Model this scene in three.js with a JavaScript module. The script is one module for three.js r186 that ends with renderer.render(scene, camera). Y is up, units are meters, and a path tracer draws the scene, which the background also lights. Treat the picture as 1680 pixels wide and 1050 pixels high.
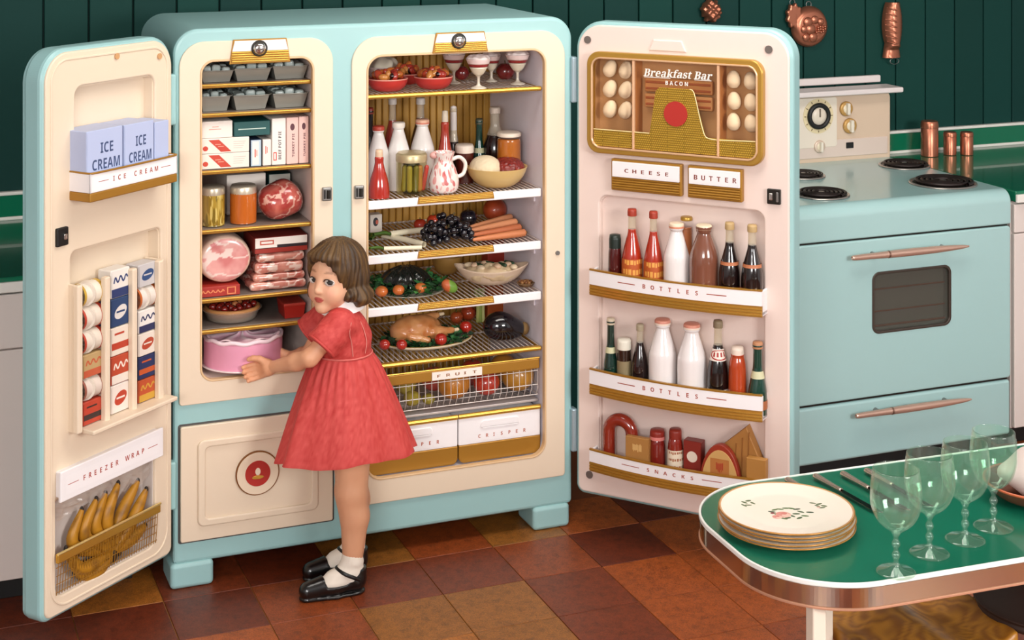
import * as THREE from 'three';
import { RoundedBoxGeometry } from 'three/addons/geometries/RoundedBoxGeometry.js';
import { mergeGeometries } from 'three/addons/utils/BufferGeometryUtils.js';
import { RectAreaLightUniformsLib } from 'three/addons/lights/RectAreaLightUniformsLib.js';

// ---------------------------------------------------------------- camera, light, exposure
const FOCAL = 2617.9, HORIZON = -193.3, YAW = 0.3799, EYE = new THREE.Vector3(-0.816, 2.0847, 4.7355);
const scene = new THREE.Scene();
scene.background = new THREE.Color(0x9aa3a0);
const camera = new THREE.PerspectiveCamera(2 * Math.atan(525 / FOCAL) * 180 / Math.PI, 1680 / 1050, 0.1, 40);
camera.position.copy(EYE);
camera.rotation.y = -YAW;
camera.setViewOffset(1680, 1050, 0, 525 - HORIZON, 1680, 1050);     // level view camera with the lens lowered
const renderer = new THREE.WebGLRenderer({ antialias: true });
renderer.toneMapping = THREE.LinearToneMapping;
renderer.toneMappingExposure = 0.8;
renderer.outputColorSpace = THREE.SRGBColorSpace;
renderer.shadowMap.enabled = true;
RectAreaLightUniformsLib.init();
// studio soft boxes behind the camera: [position, aim, width, height, radiance, colour]
const SOFTBOXES = [
  [[-2.1, 2.45, 5.9], [0.6, 0.75, 0], 1.9, 1.4, 23, 0xfffefc],
  [[2.6, 2.3, 6.0], [1.8, 0.7, 0], 1.6, 1.3, 32, 0xfffefc],
];
const CEILING_FILL = 10;  // radiance of the added overhead fill

// ---------------------------------------------------------------- helpers
let seed = 7;
const rnd = () => { seed = (seed * 1664525 + 1013904223) >>> 0; return seed / 4294967296; };
const rr = (a, b) => a + (b - a) * rnd();
const lerp = (a, b, t) => a + (b - a) * t;
const clamp = (v, a, b) => Math.min(b, Math.max(a, v));
const V = (x, y, z) => new THREE.Vector3(x, y, z);
const PI = Math.PI;
// a pixel gives a direction only; the plane it is met with gives the distance
function rayOf(px, py) {
  const a = (px - 840) / FOCAL, b = (HORIZON - py) / FOCAL, c = Math.cos(YAW), s = Math.sin(YAW);
  return V(c * a + s, b, s * a - c);
}
function atZ(px, py, z) { const d = rayOf(px, py); return d.multiplyScalar((z - EYE.z) / d.z).add(EYE); }
function atY(px, py, y) { const d = rayOf(px, py); return d.multiplyScalar((y - EYE.y) / d.y).add(EYE); }
const xAt = (px, z) => atZ(px, 500, z).x;
const mpp = P => ((P.x - EYE.x) * Math.sin(YAW) - (P.z - EYE.z) * Math.cos(YAW)) / FOCAL;   // metres per pixel at a point

const used = {};
function numbered(n) { used[n] = (used[n] || 0) + 1; return used[n] === 1 ? n : n + '_' + String(used[n] - 1).padStart(3, '0'); }
function tag(o, label, category, group) { o.userData.label = label; o.userData.category = category; if (group) o.userData.group = group; return o; }
function thing(name, label, category, pos = [0, 0, 0], turn = 0, group) {
  const g = new THREE.Group(); g.name = numbered(name); g.position.set(...pos); g.rotation.y = turn;
  tag(g, label, category, group); scene.add(g); return g;
}
function mesh(name, geo, mat, parent, pos, rot) {
  const m = new THREE.Mesh(geo, mat); m.name = name; m.castShadow = m.receiveShadow = true;
  if (pos) m.position.set(...pos); if (rot) m.rotation.set(...rot);
  parent.add(m); return m;
}
function struct(name, parent = scene) { const g = new THREE.Group(); g.name = name; g.userData.kind = 'structure'; parent.add(g); return g; }
function stuff(m) { m.userData.kind = 'stuff'; return m; }
function part(name, parent, label) { const g = new THREE.Group(); g.name = name; if (label) g.userData.label = label; parent.add(g); return g; }

const mats = {};
function M(hex, rough = 0.5, o = {}) {
  const k = hex + '|' + rough + '|' + JSON.stringify(o);
  if (!mats[k]) mats[k] = new THREE.MeshPhysicalMaterial({ color: hex, roughness: rough, ...o });
  return mats[k];
}
const vcol = (rough = 0.5, o = {}) => M(0xffffff, rough, { vertexColors: true, ...o });
function canvasTex(w, h, draw) {
  const c = document.createElement('canvas'); c.width = w; c.height = h;
  const g = c.getContext('2d'); draw(g, w, h);
  const t = new THREE.CanvasTexture(c); t.colorSpace = THREE.SRGBColorSpace; t.anisotropy = 4; return t;
}
function printMat(w, h, draw, rough = 0.5) { return new THREE.MeshStandardMaterial({ map: canvasTex(w, h, draw), roughness: rough }); }
function noise3(x, y, z) {   // value noise 0..1
  const h = (i, j, k) => { let n = (i * 374761393 + j * 668265263 + k * 2147483647) | 0; n = Math.imul(n ^ (n >>> 13), 1274126177); return ((n ^ (n >>> 16)) >>> 0) / 4294967296; };
  const i = Math.floor(x), j = Math.floor(y), k = Math.floor(z), s = t => t * t * (3 - 2 * t), u = s(x - i), v = s(y - j), w = s(z - k);
  const L = (a, b, t) => a + (b - a) * t;
  return L(L(L(h(i, j, k), h(i + 1, j, k), u), L(h(i, j + 1, k), h(i + 1, j + 1, k), u), v), L(L(h(i, j, k + 1), h(i + 1, j, k + 1), u), L(h(i, j + 1, k + 1), h(i + 1, j + 1, k + 1), u), v), w);
}
const fbm = (x, y, z) => 0.55 * noise3(x, y, z) + 0.3 * noise3(2.1 * x, 2.1 * y, 2.1 * z + 7) + 0.15 * noise3(4.3 * x, 4.3 * y, 4.3 * z + 3);

// geometry
const box = (w, h, d, r = 0.004, s = 2) => new RoundedBoxGeometry(w, h, d, s, Math.min(r, w * 0.49, h * 0.49, d * 0.49));
const cyl = (r0, r1, h, s = 28) => new THREE.CylinderGeometry(r0, r1, h, s);
const at = (g, x, y, z) => g.translate(x, y, z);
function rrShape(x0, y0, x1, y1, r, Cls = THREE.Shape) {     // r: one radius or [bl, br, tr, tl]
  const [a, b, c, d] = Array.isArray(r) ? r : [r, r, r, r], s = new Cls();
  s.moveTo(x0 + a, y0); s.lineTo(x1 - b, y0); if (b) s.absarc(x1 - b, y0 + b, b, -PI / 2, 0);
  s.lineTo(x1, y1 - c); if (c) s.absarc(x1 - c, y1 - c, c, 0, PI / 2);
  s.lineTo(x0 + d, y1); if (d) s.absarc(x0 + d, y1 - d, d, PI / 2, PI);
  s.lineTo(x0, y0 + a); if (a) s.absarc(x0 + a, y0 + a, a, PI, 1.5 * PI);
  return s;
}
function slab(shape, z0, z1, bevel = 0.003, seg = 8) {
  const g = new THREE.ExtrudeGeometry(shape, { depth: Math.max(1e-4, z1 - z0 - 2 * bevel), bevelEnabled: bevel > 0, bevelThickness: bevel, bevelSize: bevel, bevelOffset: -bevel, bevelSegments: 3, curveSegments: seg });
  return g.translate(0, 0, z0 + bevel);
}
function lathe(pts, seg = 32) { return new THREE.LatheGeometry(pts.map(p => new THREE.Vector2(Math.max(p[0], 1e-5), p[1])), seg); }
function smooth(pts, n = 40) { return new THREE.SplineCurve(pts.map(p => new THREE.Vector2(p[0], p[1]))).getPoints(n).map(p => [Math.max(0, p.x), p.y]); }
function tube(pts, r, seg = 24, rs = 8, closed = false) { return new THREE.TubeGeometry(new THREE.CatmullRomCurve3(pts.map(p => V(...p)), closed), seg, r, rs, closed); }
function bar(a, b, r, s = 8) {      // straight round bar from a to b
  const A = V(...a), B = V(...b), d = B.clone().sub(A), g = cyl(r, r, d.length(), s);
  g.applyQuaternion(new THREE.Quaternion().setFromUnitVectors(V(0, 1, 0), d.normalize()));
  return g.translate((A.x + B.x) / 2, (A.y + B.y) / 2, (A.z + B.z) / 2);
}
function plain(g) { const o = g.index ? g.toNonIndexed() : g; for (const k of Object.keys(o.attributes)) if (!['position', 'normal', 'uv', 'color'].includes(k)) o.deleteAttribute(k); return o; }
const join = gs => mergeGeometries(gs.map(plain));
function paint(g, fn) {            // vertex colours (linear) from position
  const p = g.attributes.position, c = new Float32Array(p.count * 3), col = new THREE.Color();
  for (let i = 0; i < p.count; i++) { const v = fn(p.getX(i), p.getY(i), p.getZ(i)); col.set(v); c[3 * i] = col.r; c[3 * i + 1] = col.g; c[3 * i + 2] = col.b; }
  g.setAttribute('color', new THREE.BufferAttribute(c, 3)); return g;
}
const mixc = (a, b, t) => new THREE.Color(a).lerp(new THREE.Color(b), clamp(t, 0, 1));
// surface nets: mesh of the zero set of a distance field
function sdfGeo(fn, lo, hi, cell, colorFn) {
  const n = [0, 1, 2].map(i => Math.ceil((hi[i] - lo[i]) / cell) + 1), [nx, ny, nz] = n, val = new Float32Array(nx * ny * nz);
  const id = (i, j, k) => (k * ny + j) * nx + i;
  for (let k = 0; k < nz; k++) for (let j = 0; j < ny; j++) for (let i = 0; i < nx; i++) val[id(i, j, k)] = fn(lo[0] + i * cell, lo[1] + j * cell, lo[2] + k * cell);
  const vid = new Int32Array(nx * ny * nz).fill(-1), pos = [], idx = [];
  const E = [[0, 1], [2, 3], [4, 5], [6, 7], [0, 2], [1, 3], [4, 6], [5, 7], [0, 4], [1, 5], [2, 6], [3, 7]];
  for (let k = 0; k < nz - 1; k++) for (let j = 0; j < ny - 1; j++) for (let i = 0; i < nx - 1; i++) {
    const c = []; let m = 0;
    for (let q = 0; q < 8; q++) { const v = val[id(i + (q & 1), j + (q >> 1 & 1), k + (q >> 2))]; c.push(v); if (v < 0) m++; }
    if (m === 0 || m === 8) continue;
    let x = 0, y = 0, z = 0, s = 0;
    for (const [a, b] of E) if ((c[a] < 0) !== (c[b] < 0)) { const t = c[a] / (c[a] - c[b]); x += lerp(a & 1, b & 1, t); y += lerp(a >> 1 & 1, b >> 1 & 1, t); z += lerp(a >> 2, b >> 2, t); s++; }
    vid[id(i, j, k)] = pos.length / 3; pos.push(lo[0] + (i + x / s) * cell, lo[1] + (j + y / s) * cell, lo[2] + (k + z / s) * cell);
  }
  const quad = (a, b, c, d, f) => { if (a < 0 || b < 0 || c < 0 || d < 0) return; if (f) idx.push(a, b, c, a, c, d); else idx.push(a, c, b, a, d, c); };
  for (let k = 1; k < nz - 1; k++) for (let j = 1; j < ny - 1; j++) for (let i = 1; i < nx - 1; i++) {
    const v = val[id(i, j, k)] < 0;
    if (v !== (val[id(i + 1, j, k)] < 0)) quad(vid[id(i, j - 1, k - 1)], vid[id(i, j, k - 1)], vid[id(i, j, k)], vid[id(i, j - 1, k)], v);
    if (v !== (val[id(i, j + 1, k)] < 0)) quad(vid[id(i - 1, j, k - 1)], vid[id(i - 1, j, k)], vid[id(i, j, k)], vid[id(i, j, k - 1)], v);
    if (v !== (val[id(i, j, k + 1)] < 0)) quad(vid[id(i - 1, j - 1, k)], vid[id(i, j - 1, k)], vid[id(i, j, k)], vid[id(i - 1, j, k)], v);
  }
  const g = new THREE.BufferGeometry(); g.setAttribute('position', new THREE.Float32BufferAttribute(pos, 3)); g.setIndex(idx); g.computeVertexNormals();
  g.setAttribute('uv', new THREE.Float32BufferAttribute(new Float32Array(pos.length / 3 * 2), 2));
  if (colorFn) paint(g, colorFn);
  return g;
}
const smin = (a, b, k) => { const h = clamp(0.5 + 0.5 * (b - a) / k, 0, 1); return b + (a - b) * h - k * h * (1 - h); };
const smax = (a, b, k) => -smin(-a, -b, k);
function cap(x, y, z, a, b, ra, rb) {    // tapered capsule
  const bx = b[0] - a[0], by = b[1] - a[1], bz = b[2] - a[2], px = x - a[0], py = y - a[1], pz = z - a[2];
  const t = clamp((px * bx + py * by + pz * bz) / (bx * bx + by * by + bz * bz), 0, 1);
  return Math.hypot(px - bx * t, py - by * t, pz - bz * t) - lerp(ra, rb, t);
}
function ell(x, y, z, c, r) { const u = (x - c[0]) / r[0], v = (y - c[1]) / r[1], w = (z - c[2]) / r[2], k = Math.hypot(u, v, w), q = Math.hypot(u / r[0], v / r[1], w / r[2]); return q < 1e-9 ? -Math.min(...r) : k * (k - 1) / q; }

// ---------------------------------------------------------------- shared materials
const C = {
  aqua: M(0x9bc4c4, 0.42, { clearcoat: 0.15, clearcoatRoughness: 0.2 }),
  stoveAqua: M(0xa6c9c8, 0.26, { clearcoat: 0.4, clearcoatRoughness: 0.12 }),
  cream: M(0xe5d2ba, 0.42),
  pinkCream: M(0xead5cb, 0.42),
  liner: M(0xe9e3ec, 0.4),
  white: M(0xf1edee, 0.4),
  gold: M(0xa9792a, 0.38, { metalness: 0.35 }),
  goldBright: M(0xd6a94a, 0.25, { metalness: 0.7 }),
  chrome: M(0xd9d6d2, 0.15, { metalness: 1 }),
  steel: M(0x8f8d8a, 0.35, { metalness: 0.8 }),
  darkMetal: M(0x2a2622, 0.4, { metalness: 0.5 }),
  black: M(0x0c0b0b, 0.5),
  red: M(0xb02a22, 0.5),
  wire: M(0xdcd4ce, 0.35, { metalness: 0.25 }),
  glass: new THREE.MeshPhysicalMaterial({ color: 0xf4f8f4, roughness: 0.03, transmission: 1, thickness: 0, ior: 1.45 }),
  neck: new THREE.MeshPhysicalMaterial({ color: 0xf2ecdd, roughness: 0.08, transmission: 0.75, thickness: 0, ior: 1.45 }),
  counter: M(0x0f6b4c, 0.16, { clearcoat: 0.4 }),
  counterEdge: M(0xe9e4dc, 0.4),
  cabinet: M(0xdccfc8, 0.5),
  copper: M(0xb8745a, 0.32, { metalness: 0.8 }),
};

// ================================================================ the room
const WALL_Z = -0.86, X0 = -3.2, X1 = 4.9, Z1 = 7.2, TOP = 2.95;
{
  // floor: slab, and square tiles laid on it
  const fl = struct('floor');
  mesh('subfloor', at(new THREE.BoxGeometry(X1 - X0 + 0.4, 0.12, Z1 - WALL_Z + 0.4), (X0 + X1) / 2, -0.066, (Z1 + WALL_Z) / 2), M(0x70381a, 0.6), fl);
  const T = 0.256, gx = 0.985, gz = 0.066;
  const speckle = canvasTex(256, 256, (g, w, h) => {
    const im = g.createImageData(w, h);
    for (let i = 0; i < w * h; i++) { const x = i % w, y = i / w | 0, v = clamp(205 + 120 * (rnd() - 0.5) + 70 * (fbm(x / 20, y / 20, 1) - 0.5) + 60 * (fbm(x / 5, y / 5, 4) - 0.5), 0, 255); im.data[4 * i] = v; im.data[4 * i + 1] = v; im.data[4 * i + 2] = v; im.data[4 * i + 3] = 255; }
    g.putImageData(im, 0, 0);
  });
  const tones = [0xc4762c, 0xb85c26, 0x8a3d1e, 0xa24c20, 0xaa6a2a, 0x7a331a].map(c => new THREE.MeshStandardMaterial({ color: c, map: speckle, roughness: 0.42 }));
  const fixed = { '0,0': 3, '1,0': 5, '-1,0': 2, '-2,0': 2, '-3,0': 3, '-4,0': 5, '2,0': 1, '0,1': 2, '1,1': 1, '-1,1': 4, '-2,1': 4, '-3,1': 3, '2,1': 1, '0,2': 2, '1,2': 1, '-1,2': 4, '-2,2': 0, '-3,2': 3, '2,2': 1, '0,3': 2, '1,3': 1, '-1,3': 0, '-2,3': 2, '-3,3': 3 };
  const tg = box(T - 0.0025, 0.008, T - 0.0025, 0.0015, 1);
  for (let i = -9; i < 9; i++) for (let j = -1; j < 15; j++) {
    const k = i + ',' + j, m = fixed[k] !== undefined ? tones[fixed[k]] : tones[Math.floor(rnd() * 6)];
    mesh('tile', tg, m, fl, [gx + (i + 0.5) * T, -0.004, gz + (j + 0.5) * T], [0, Math.floor(rnd() * 4) * PI / 2, 0]);
  }
  mesh('tile_grout', at(new THREE.BoxGeometry(18 * T, 0.004, 16 * T), gx, -0.0055, gz + 7 * T), M(0xa06f30, 0.8), fl);
}
{
  const w = struct('wall_back');
  mesh('wall_slab', at(new THREE.BoxGeometry(X1 - X0 + 0.4, TOP, 0.16), (X0 + X1) / 2, TOP / 2, WALL_Z - 0.1), M(0x063731, 0.7), w);
  // tongue and groove boards
  const P = 0.1492, x0 = xAt(290, WALL_Z);
  const greens = [0x073a34, 0x063731, 0x083c35, 0x063530].map(c => M(c, 0.7, { specularIntensity: 0.5 }));
  const pg = box(P - 0.006, TOP, 0.02, 0.003, 1);
  for (let i = -22; i < 34; i++) { const x = x0 + (i + 0.5) * P; if (x > X0 && x < X1) mesh('plank', pg, greens[Math.floor(rnd() * 4)], w, [x, TOP / 2, WALL_Z - 0.01]); }
  const wallM = M(0xd2d4d6, 0.8);
  const side = (n, g) => { const s = struct(n); mesh('plaster', g, wallM, s); };
  side('wall_left', at(new THREE.BoxGeometry(0.16, TOP, Z1 - WALL_Z + 0.3), X0 - 0.08, TOP / 2, (Z1 + WALL_Z) / 2));
  side('wall_right', at(new THREE.BoxGeometry(0.16, TOP, Z1 - WALL_Z + 0.3), X1 + 0.08, TOP / 2, (Z1 + WALL_Z) / 2));
  side('wall_front', at(new THREE.BoxGeometry(X1 - X0, TOP, 0.16), (X0 + X1) / 2, TOP / 2, Z1 + 0.08));
  side('ceiling', at(new THREE.BoxGeometry(X1 - X0 + 0.4, 0.14, Z1 - WALL_Z + 0.4), (X0 + X1) / 2, TOP + 0.07, (Z1 + WALL_Z) / 2));
}
// soft boxes on stands behind the camera
SOFTBOXES.forEach(([p, aim, w, h, L, col], i) => {
  const g = thing('studio_softbox', i ? 'smaller square studio soft box on a black stand' : 'large wide studio soft box on a black stand', 'lamp', [p[0], 0, p[2]]);
  const head = part('head', g); head.position.y = p[1];
  const d = V(aim[0] - p[0], aim[1] - p[1], aim[2] - p[2]); head.lookAt(V(p[0], p[1], p[2]).add(d));
  head.rotation.setFromQuaternion(new THREE.Quaternion().setFromUnitVectors(V(0, 0, 1), d.normalize()));
  const dir = V(aim[0] - p[0], 0, aim[2] - p[2]).normalize();
  head.rotation.set(0, 0, 0); head.rotation.order = 'YXZ'; head.rotation.y = Math.atan2(dir.x, dir.z); head.rotation.x = Math.atan2(p[1] - aim[1], Math.hypot(aim[0] - p[0], aim[2] - p[2]));
  const cone = new THREE.CylinderGeometry(Math.SQRT1_2, 0.22, 0.5, 4, 1, true).rotateY(PI / 4).rotateX(PI / 2);
  mesh('housing', cone.scale(w, h, 1).translate(0, 0, -0.25), M(0x111111, 0.8, { side: THREE.DoubleSide }), head);
  mesh('diffuser', new THREE.PlaneGeometry(w * 0.98, h * 0.98).translate(0, 0, -0.01), new THREE.MeshStandardMaterial({ color: 0xffffff, emissive: col, emissiveIntensity: 2 }), head);
  const l = new THREE.RectAreaLight(col, L, w * 0.98, h * 0.98); l.name = 'soft_light'; l.castShadow = true; l.position.z = 0.005; l.rotation.y = PI; head.add(l);
  mesh('pole', at(cyl(0.018, 0.018, p[1], 12), 0, p[1] / 2, -0.3), C.darkMetal, g);
  for (let k = 0; k < 3; k++) mesh('leg', bar([0, 0.5, -0.3], [0.42 * Math.cos(k * 2.094), 0.012, -0.3 + 0.42 * Math.sin(k * 2.094)], 0.012), C.darkMetal, g);
});
{
  const g = thing('added_ceiling_fill', 'added flat oblong ceiling fill light with white diffuser', 'lamp', [1.2, TOP, 1.0]);  // unseen fill panel, added to brighten the refrigerator top from above
  mesh('frame', at(box(2.5, 0.06, 0.8, 0.01), 0, -0.03, 0), C.white, g);
  mesh('diffuser', new THREE.PlaneGeometry(2.4, 0.7).rotateX(PI / 2).translate(0, -0.062, 0), new THREE.MeshStandardMaterial({ color: 0xffffff, emissive: 0xfffaf2, emissiveIntensity: 1 }), g);
  const l = new THREE.RectAreaLight(0xfffaf2, CEILING_FILL, 2.4, 0.7); l.name = 'added_fill_light'; l.castShadow = true; l.rotation.x = -PI / 2; l.position.y = -0.066; g.add(l);
}

// ================================================================ counters and cabinets
function counterRun(tagName, xa, xb, labelTop, labelCab, drawerY, doors) {
  const f = tagName === 'left' ? -0.035 : 0.0;
  const ct = thing('countertop', labelTop, 'countertop', [(xa + xb) / 2, 0.915, 0]);
  const w = xb - xa;
  mesh('top', at(box(w, 0.042, f - WALL_Z, 0.006), 0, 0.021, (f + 0.02 + WALL_Z) / 2), C.counter, ct);
  mesh('front_edge', at(box(w, 0.03, 0.012, 0.003), 0, 0.015, f + 0.014), C.counterEdge, ct);
  mesh('backsplash', at(box(w, 0.083, 0.02, 0.003), 0, 0.083, WALL_Z + 0.012), C.counter, ct);
  mesh('backsplash_cap', at(box(w, 0.012, 0.026, 0.004), 0, 0.129, WALL_Z + 0.014), C.counterEdge, ct);
  mesh('joint_strip', at(box(w, 0.012, 0.012, 0.004), 0, 0.047, WALL_Z + 0.026), C.counterEdge, ct);
  const cb = thing('base_cabinet', labelCab, 'cabinet', [(xa + xb) / 2, 0, 0]);
  const d = f - 0.03 - WALL_Z;
  mesh('body', at(box(w, 0.832, d, 0.003), 0, 0.498, (f - 0.01 + WALL_Z) / 2), C.cabinet, cb);
  mesh('toe_kick', at(box(w, 0.082, d - 0.07, 0.002), 0, 0.041, (f - 0.08 + WALL_Z) / 2), C.black, cb);
  const n = doors, dw = w / n;
  for (let i = 0; i < n; i++) {
    const x = -w / 2 + (i + 0.5) * dw;
    const dr = mesh('drawer', at(box(dw - 0.006, 0.908 - drawerY - 0.004, 0.02, 0.004), 0, 0, 0), C.cabinet, cb, [x, (0.908 + drawerY) / 2, f - 0.01]);
    mesh('handle', box(0.11, 0.014, 0.02, 0.006), C.chrome, dr, [0, 0.02, 0.018]);
    const dd = mesh('door', box(dw - 0.006, drawerY - 0.09, 0.02, 0.004), C.cabinet, cb, [x, (drawerY + 0.086) / 2, f - 0.01]);
    mesh('handle', box(0.014, 0.11, 0.02, 0.006), C.chrome, dd, [dw / 2 - 0.05, drawerY / 2 - 0.13, 0.018]);
  }
}
counterRun('right', 3.05, X1 - 0.005, 'green countertop beside the stove with white edging and copper canisters', 'cream base cabinet with black toe kick beside the stove', 0.8, 4);
counterRun('left', X0 + 0.005, -0.1, 'green countertop behind the freezer door with white edging', 'cream base cabinet half hidden behind the freezer door', 0.748, 6);
// copper canisters
for (const [px, py, w, h, lab] of [[1525, 256, 28, 58, 'tall copper canister with lid on the green countertop'], [1558.5, 254, 21, 38, 'short copper canister between the tall one and its twin'], [1586, 254, 21, 38, 'short copper canister farthest from the stove']]) {
  const P = atY(px, py, 0.957), s = mpp(P), r = w * s / 2, H = h * s;
  P.z = Math.max(P.z, WALL_Z + 0.05 + r);
  const g = thing('canister', lab, 'canister', [P.x, 0.957, P.z], 0, 'copper canisters on the counter');
  mesh('body', lathe([[0, 0], [r * 0.93, 0], [r, 0.003], [r, H * 0.8], [0, H * 0.8]]), C.copper, g);
  mesh('lid', lathe([[r * 1.01, H * 0.8], [r * 1.03, H * 0.81], [r * 1.03, H * 0.9], [r * 0.96, H * 0.985], [r * 0.86, H], [0, H]]), C.copper, g);
}

// ================================================================ refrigerator
const W = 1.2853, CT = 1.65, CB = 0.07, BACK = -0.62;
const fridge = thing('refrigerator', 'wide aqua two door refrigerator with both doors swung open showing full shelves', 'refrigerator', [0, 0, 0]);
const FZ = { x0: 0.079, x1: 0.424, y0: 0.603, y1: 1.556 }, FR = { x0: 0.591, x1: 1.19, y0: 0.238, y1: 1.55 };
const FZBACK = -0.47, FRBACK = -0.5;
{
  const sh = rrShape(0, CB, W, CT, [0.015, 0.015, 0.075, 0.075]);
  sh.holes.push(rrShape(FZ.x0 - 0.006, FZ.y0 - 0.006, FZ.x1 + 0.006, FZ.y1 + 0.006, 0.045, THREE.Path));
  sh.holes.push(rrShape(FR.x0 - 0.006, FR.y0 - 0.006, FR.x1 + 0.006, FR.y1 + 0.006, 0.055, THREE.Path));
  mesh('cabinet', slab(sh, BACK, 0, 0.012, 12), C.aqua, fridge);
  mesh('back_plate', slab(rrShape(0.02, CB + 0.02, W - 0.02, CT - 0.03, 0.05), BACK - 0.01, BACK + 0.06, 0.003), C.aqua, fridge);
  const fascia = (name, x0, y0, x1, y1, r, hole, hr, mat) => { const s = rrShape(x0, y0, x1, y1, r); if (hole) s.holes.push(rrShape(hole.x0, hole.y0, hole.x1, hole.y1, hr, THREE.Path)); return mesh(name, slab(s, -0.002, 0.007, 0.003, 10), mat, fridge); };
  fascia('freezer_surround', 0.017, 0.54, 0.484, 1.612, [0.01, 0.01, 0.075, 0.075], FZ, 0.042, C.cream);
  fascia('fresh_food_surround', 0.543, 0.166, 1.257, 1.608, [0.012, 0.012, 0.085, 0.085], FR, 0.05, C.cream);
  // hollow liners
  const liner = (name, o, back, r, mat) => {
    const s = rrShape(o.x0 - 0.005, o.y0 - 0.005, o.x1 + 0.005, o.y1 + 0.005, r + 0.005); s.holes.push(rrShape(o.x0, o.y0, o.x1, o.y1, r, THREE.Path));
    return mesh(name, slab(s, back, -0.003, 0, 10), mat, fridge);
  };
  liner('freezer_liner', FZ, FZBACK, 0.042, C.pinkCream);
  liner('fresh_food_liner', FR, FRBACK, 0.05, C.liner);
  mesh('freezer_back_wall', slab(rrShape(FZ.x0 - 0.004, FZ.y0 - 0.004, FZ.x1 + 0.004, FZ.y1 + 0.004, 0.04), FZBACK - 0.004, FZBACK + 0.006, 0), C.pinkCream, fridge);
  const bk = mesh('fresh_food_back_wall', slab(rrShape(FR.x0 - 0.004, FR.y0 - 0.004, FR.x1 + 0.004, FR.y1 + 0.004, 0.05), FRBACK - 0.004, FRBACK + 0.004, 0), M(0xbb8a36, 0.5), fridge);
  const ng = 24, sw = (FR.x1 - FR.x0 - 0.01) / ng, sg = box(sw - 0.003, FR.y1 - FR.y0 - 0.07, 0.012, 0.005, 2);
  for (let i = 0; i < ng; i++) mesh('back_slat', sg, M(0xbb8a36, 0.5), bk, [FR.x0 + 0.005 + (i + 0.5) * sw, (FR.y0 + FR.y1) / 2, FRBACK + 0.007]);
  // breaker strips lining the openings
  const strip = (o, r, name) => { const s = rrShape(o.x0 - 0.001, o.y0 - 0.001, o.x1 + 0.001, o.y1 + 0.001, r); s.holes.push(rrShape(o.x0 + 0.005, o.y0 + 0.005, o.x1 - 0.005, o.y1 - 0.005, r - 0.005, THREE.Path)); mesh(name, slab(s, -0.012, 0.009, 0.002, 10), M(0xd8b58a, 0.4), fridge); };
  strip(FZ, 0.042, 'freezer_trim'); strip(FR, 0.05, 'fresh_food_trim');
  // lower panel with raised field and badge
  const pn = mesh('lower_panel', slab(rrShape(0.02, 0.138, 0.482, 0.478, 0.006), -0.002, 0.012, 0.003), C.cream, fridge);
  mesh('panel_shadow_gap', slab(rrShape(0.014, 0.132, 0.488, 0.484, 0.008), -0.001, 0.002, 0), M(0x4d4a48, 0.6), fridge);  // dark sheet standing in for the shadow line round the lower panel
  const rs = rrShape(0.07, 0.18, 0.435, 0.435, 0.02); rs.holes.push(rrShape(0.092, 0.202, 0.413, 0.413, 0.014, THREE.Path));
  mesh('raised_border', slab(rs, 0.01, 0.02, 0.0049), C.cream, pn);
  const bd = part('badge', fridge, 'round badge with red centre and small white emblem'); bd.position.set(0.248, 0.316, 0.012);
  const disc = (n, r, z0, z1, m) => mesh(n, cyl(r, r, z1 - z0, 48).rotateX(PI / 2).translate(0, 0, (z0 + z1) / 2), m, bd);
  disc('rim', 0.066, 0, 0.006, M(0x8a5a2c, 0.35, { metalness: 0.5 })); disc('field', 0.0625, 0.004, 0.008, M(0xe8d4ba, 0.4)); disc('red_centre', 0.038, 0.007, 0.0095, C.red);
  const em = new THREE.Shape(); em.absellipse(0, 0.006, 0.008, 0.011, 0, 2 * PI);
  mesh('emblem', slab(em, 0.009, 0.011, 0.0005), M(0xf0dfc8, 0.4), bd);
  const e2 = new THREE.Shape(); e2.absellipse(0, -0.011, 0.018, 0.0055, 0, 2 * PI);
  mesh('emblem', slab(e2, 0.009, 0.0108, 0.0005), C.goldBright, bd);
  // feet
  for (const x of [0.055, W - 0.075]) mesh('foot', at(box(0.128, 0.075, 0.14, 0.014, 3), x, 0.0375, -0.062), C.aqua, fridge);
  for (const x of [0.055, W - 0.075]) mesh('foot', at(box(0.128, 0.075, 0.1, 0.014, 3), x, 0.0375, -0.54), C.aqua, fridge);
  mesh('floor_pan', at(box(W - 0.1, 0.02, 0.5, 0.004), W / 2, CB - 0.004, -0.31), C.darkMetal, fridge);
  // temperature controls
  const dial = (px0, px1, py0, py1, kx, ky, name) => {
    const a = atZ(px0, py1, 0.007), b = atZ(px1, py0, 0.007), k = atZ(kx, ky, 0.012), g = part(name, fridge, 'white and gold plate with chrome dial');
    const yb = Math.min(a.y, atZ(px1, py1, 0.007).y) - 0.006, yt = atZ((px0 + px1) / 2, py0, 0.007).y - 0.003, w = b.x - a.x, c = (a.x + b.x) / 2;
    const tz = (e, y0, y1) => { const s = new THREE.Shape(); const i0 = 0.008 * (y0 - yb) / (yt - yb), i1 = 0.008 * (y1 - yb) / (yt - yb); s.moveTo(c - w / 2 - e + i0, y0 - e); s.lineTo(c + w / 2 + e - i0, y0 - e); s.lineTo(c + w / 2 + e - i1 - 0.004, y1 + e); s.lineTo(c - w / 2 - e + i1 + 0.004, y1 + e); s.closePath(); return s; };
    mesh('frame', slab(tz(0.004, yb, yt), 0.004, 0.012, 0.002), C.gold, g);
    const ym = lerp(yb, yt, 0.52);
    mesh('white_plate', slab(tz(0, ym, yt), 0.008, 0.015, 0.001), M(0xe9eef4, 0.3), g);
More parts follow.
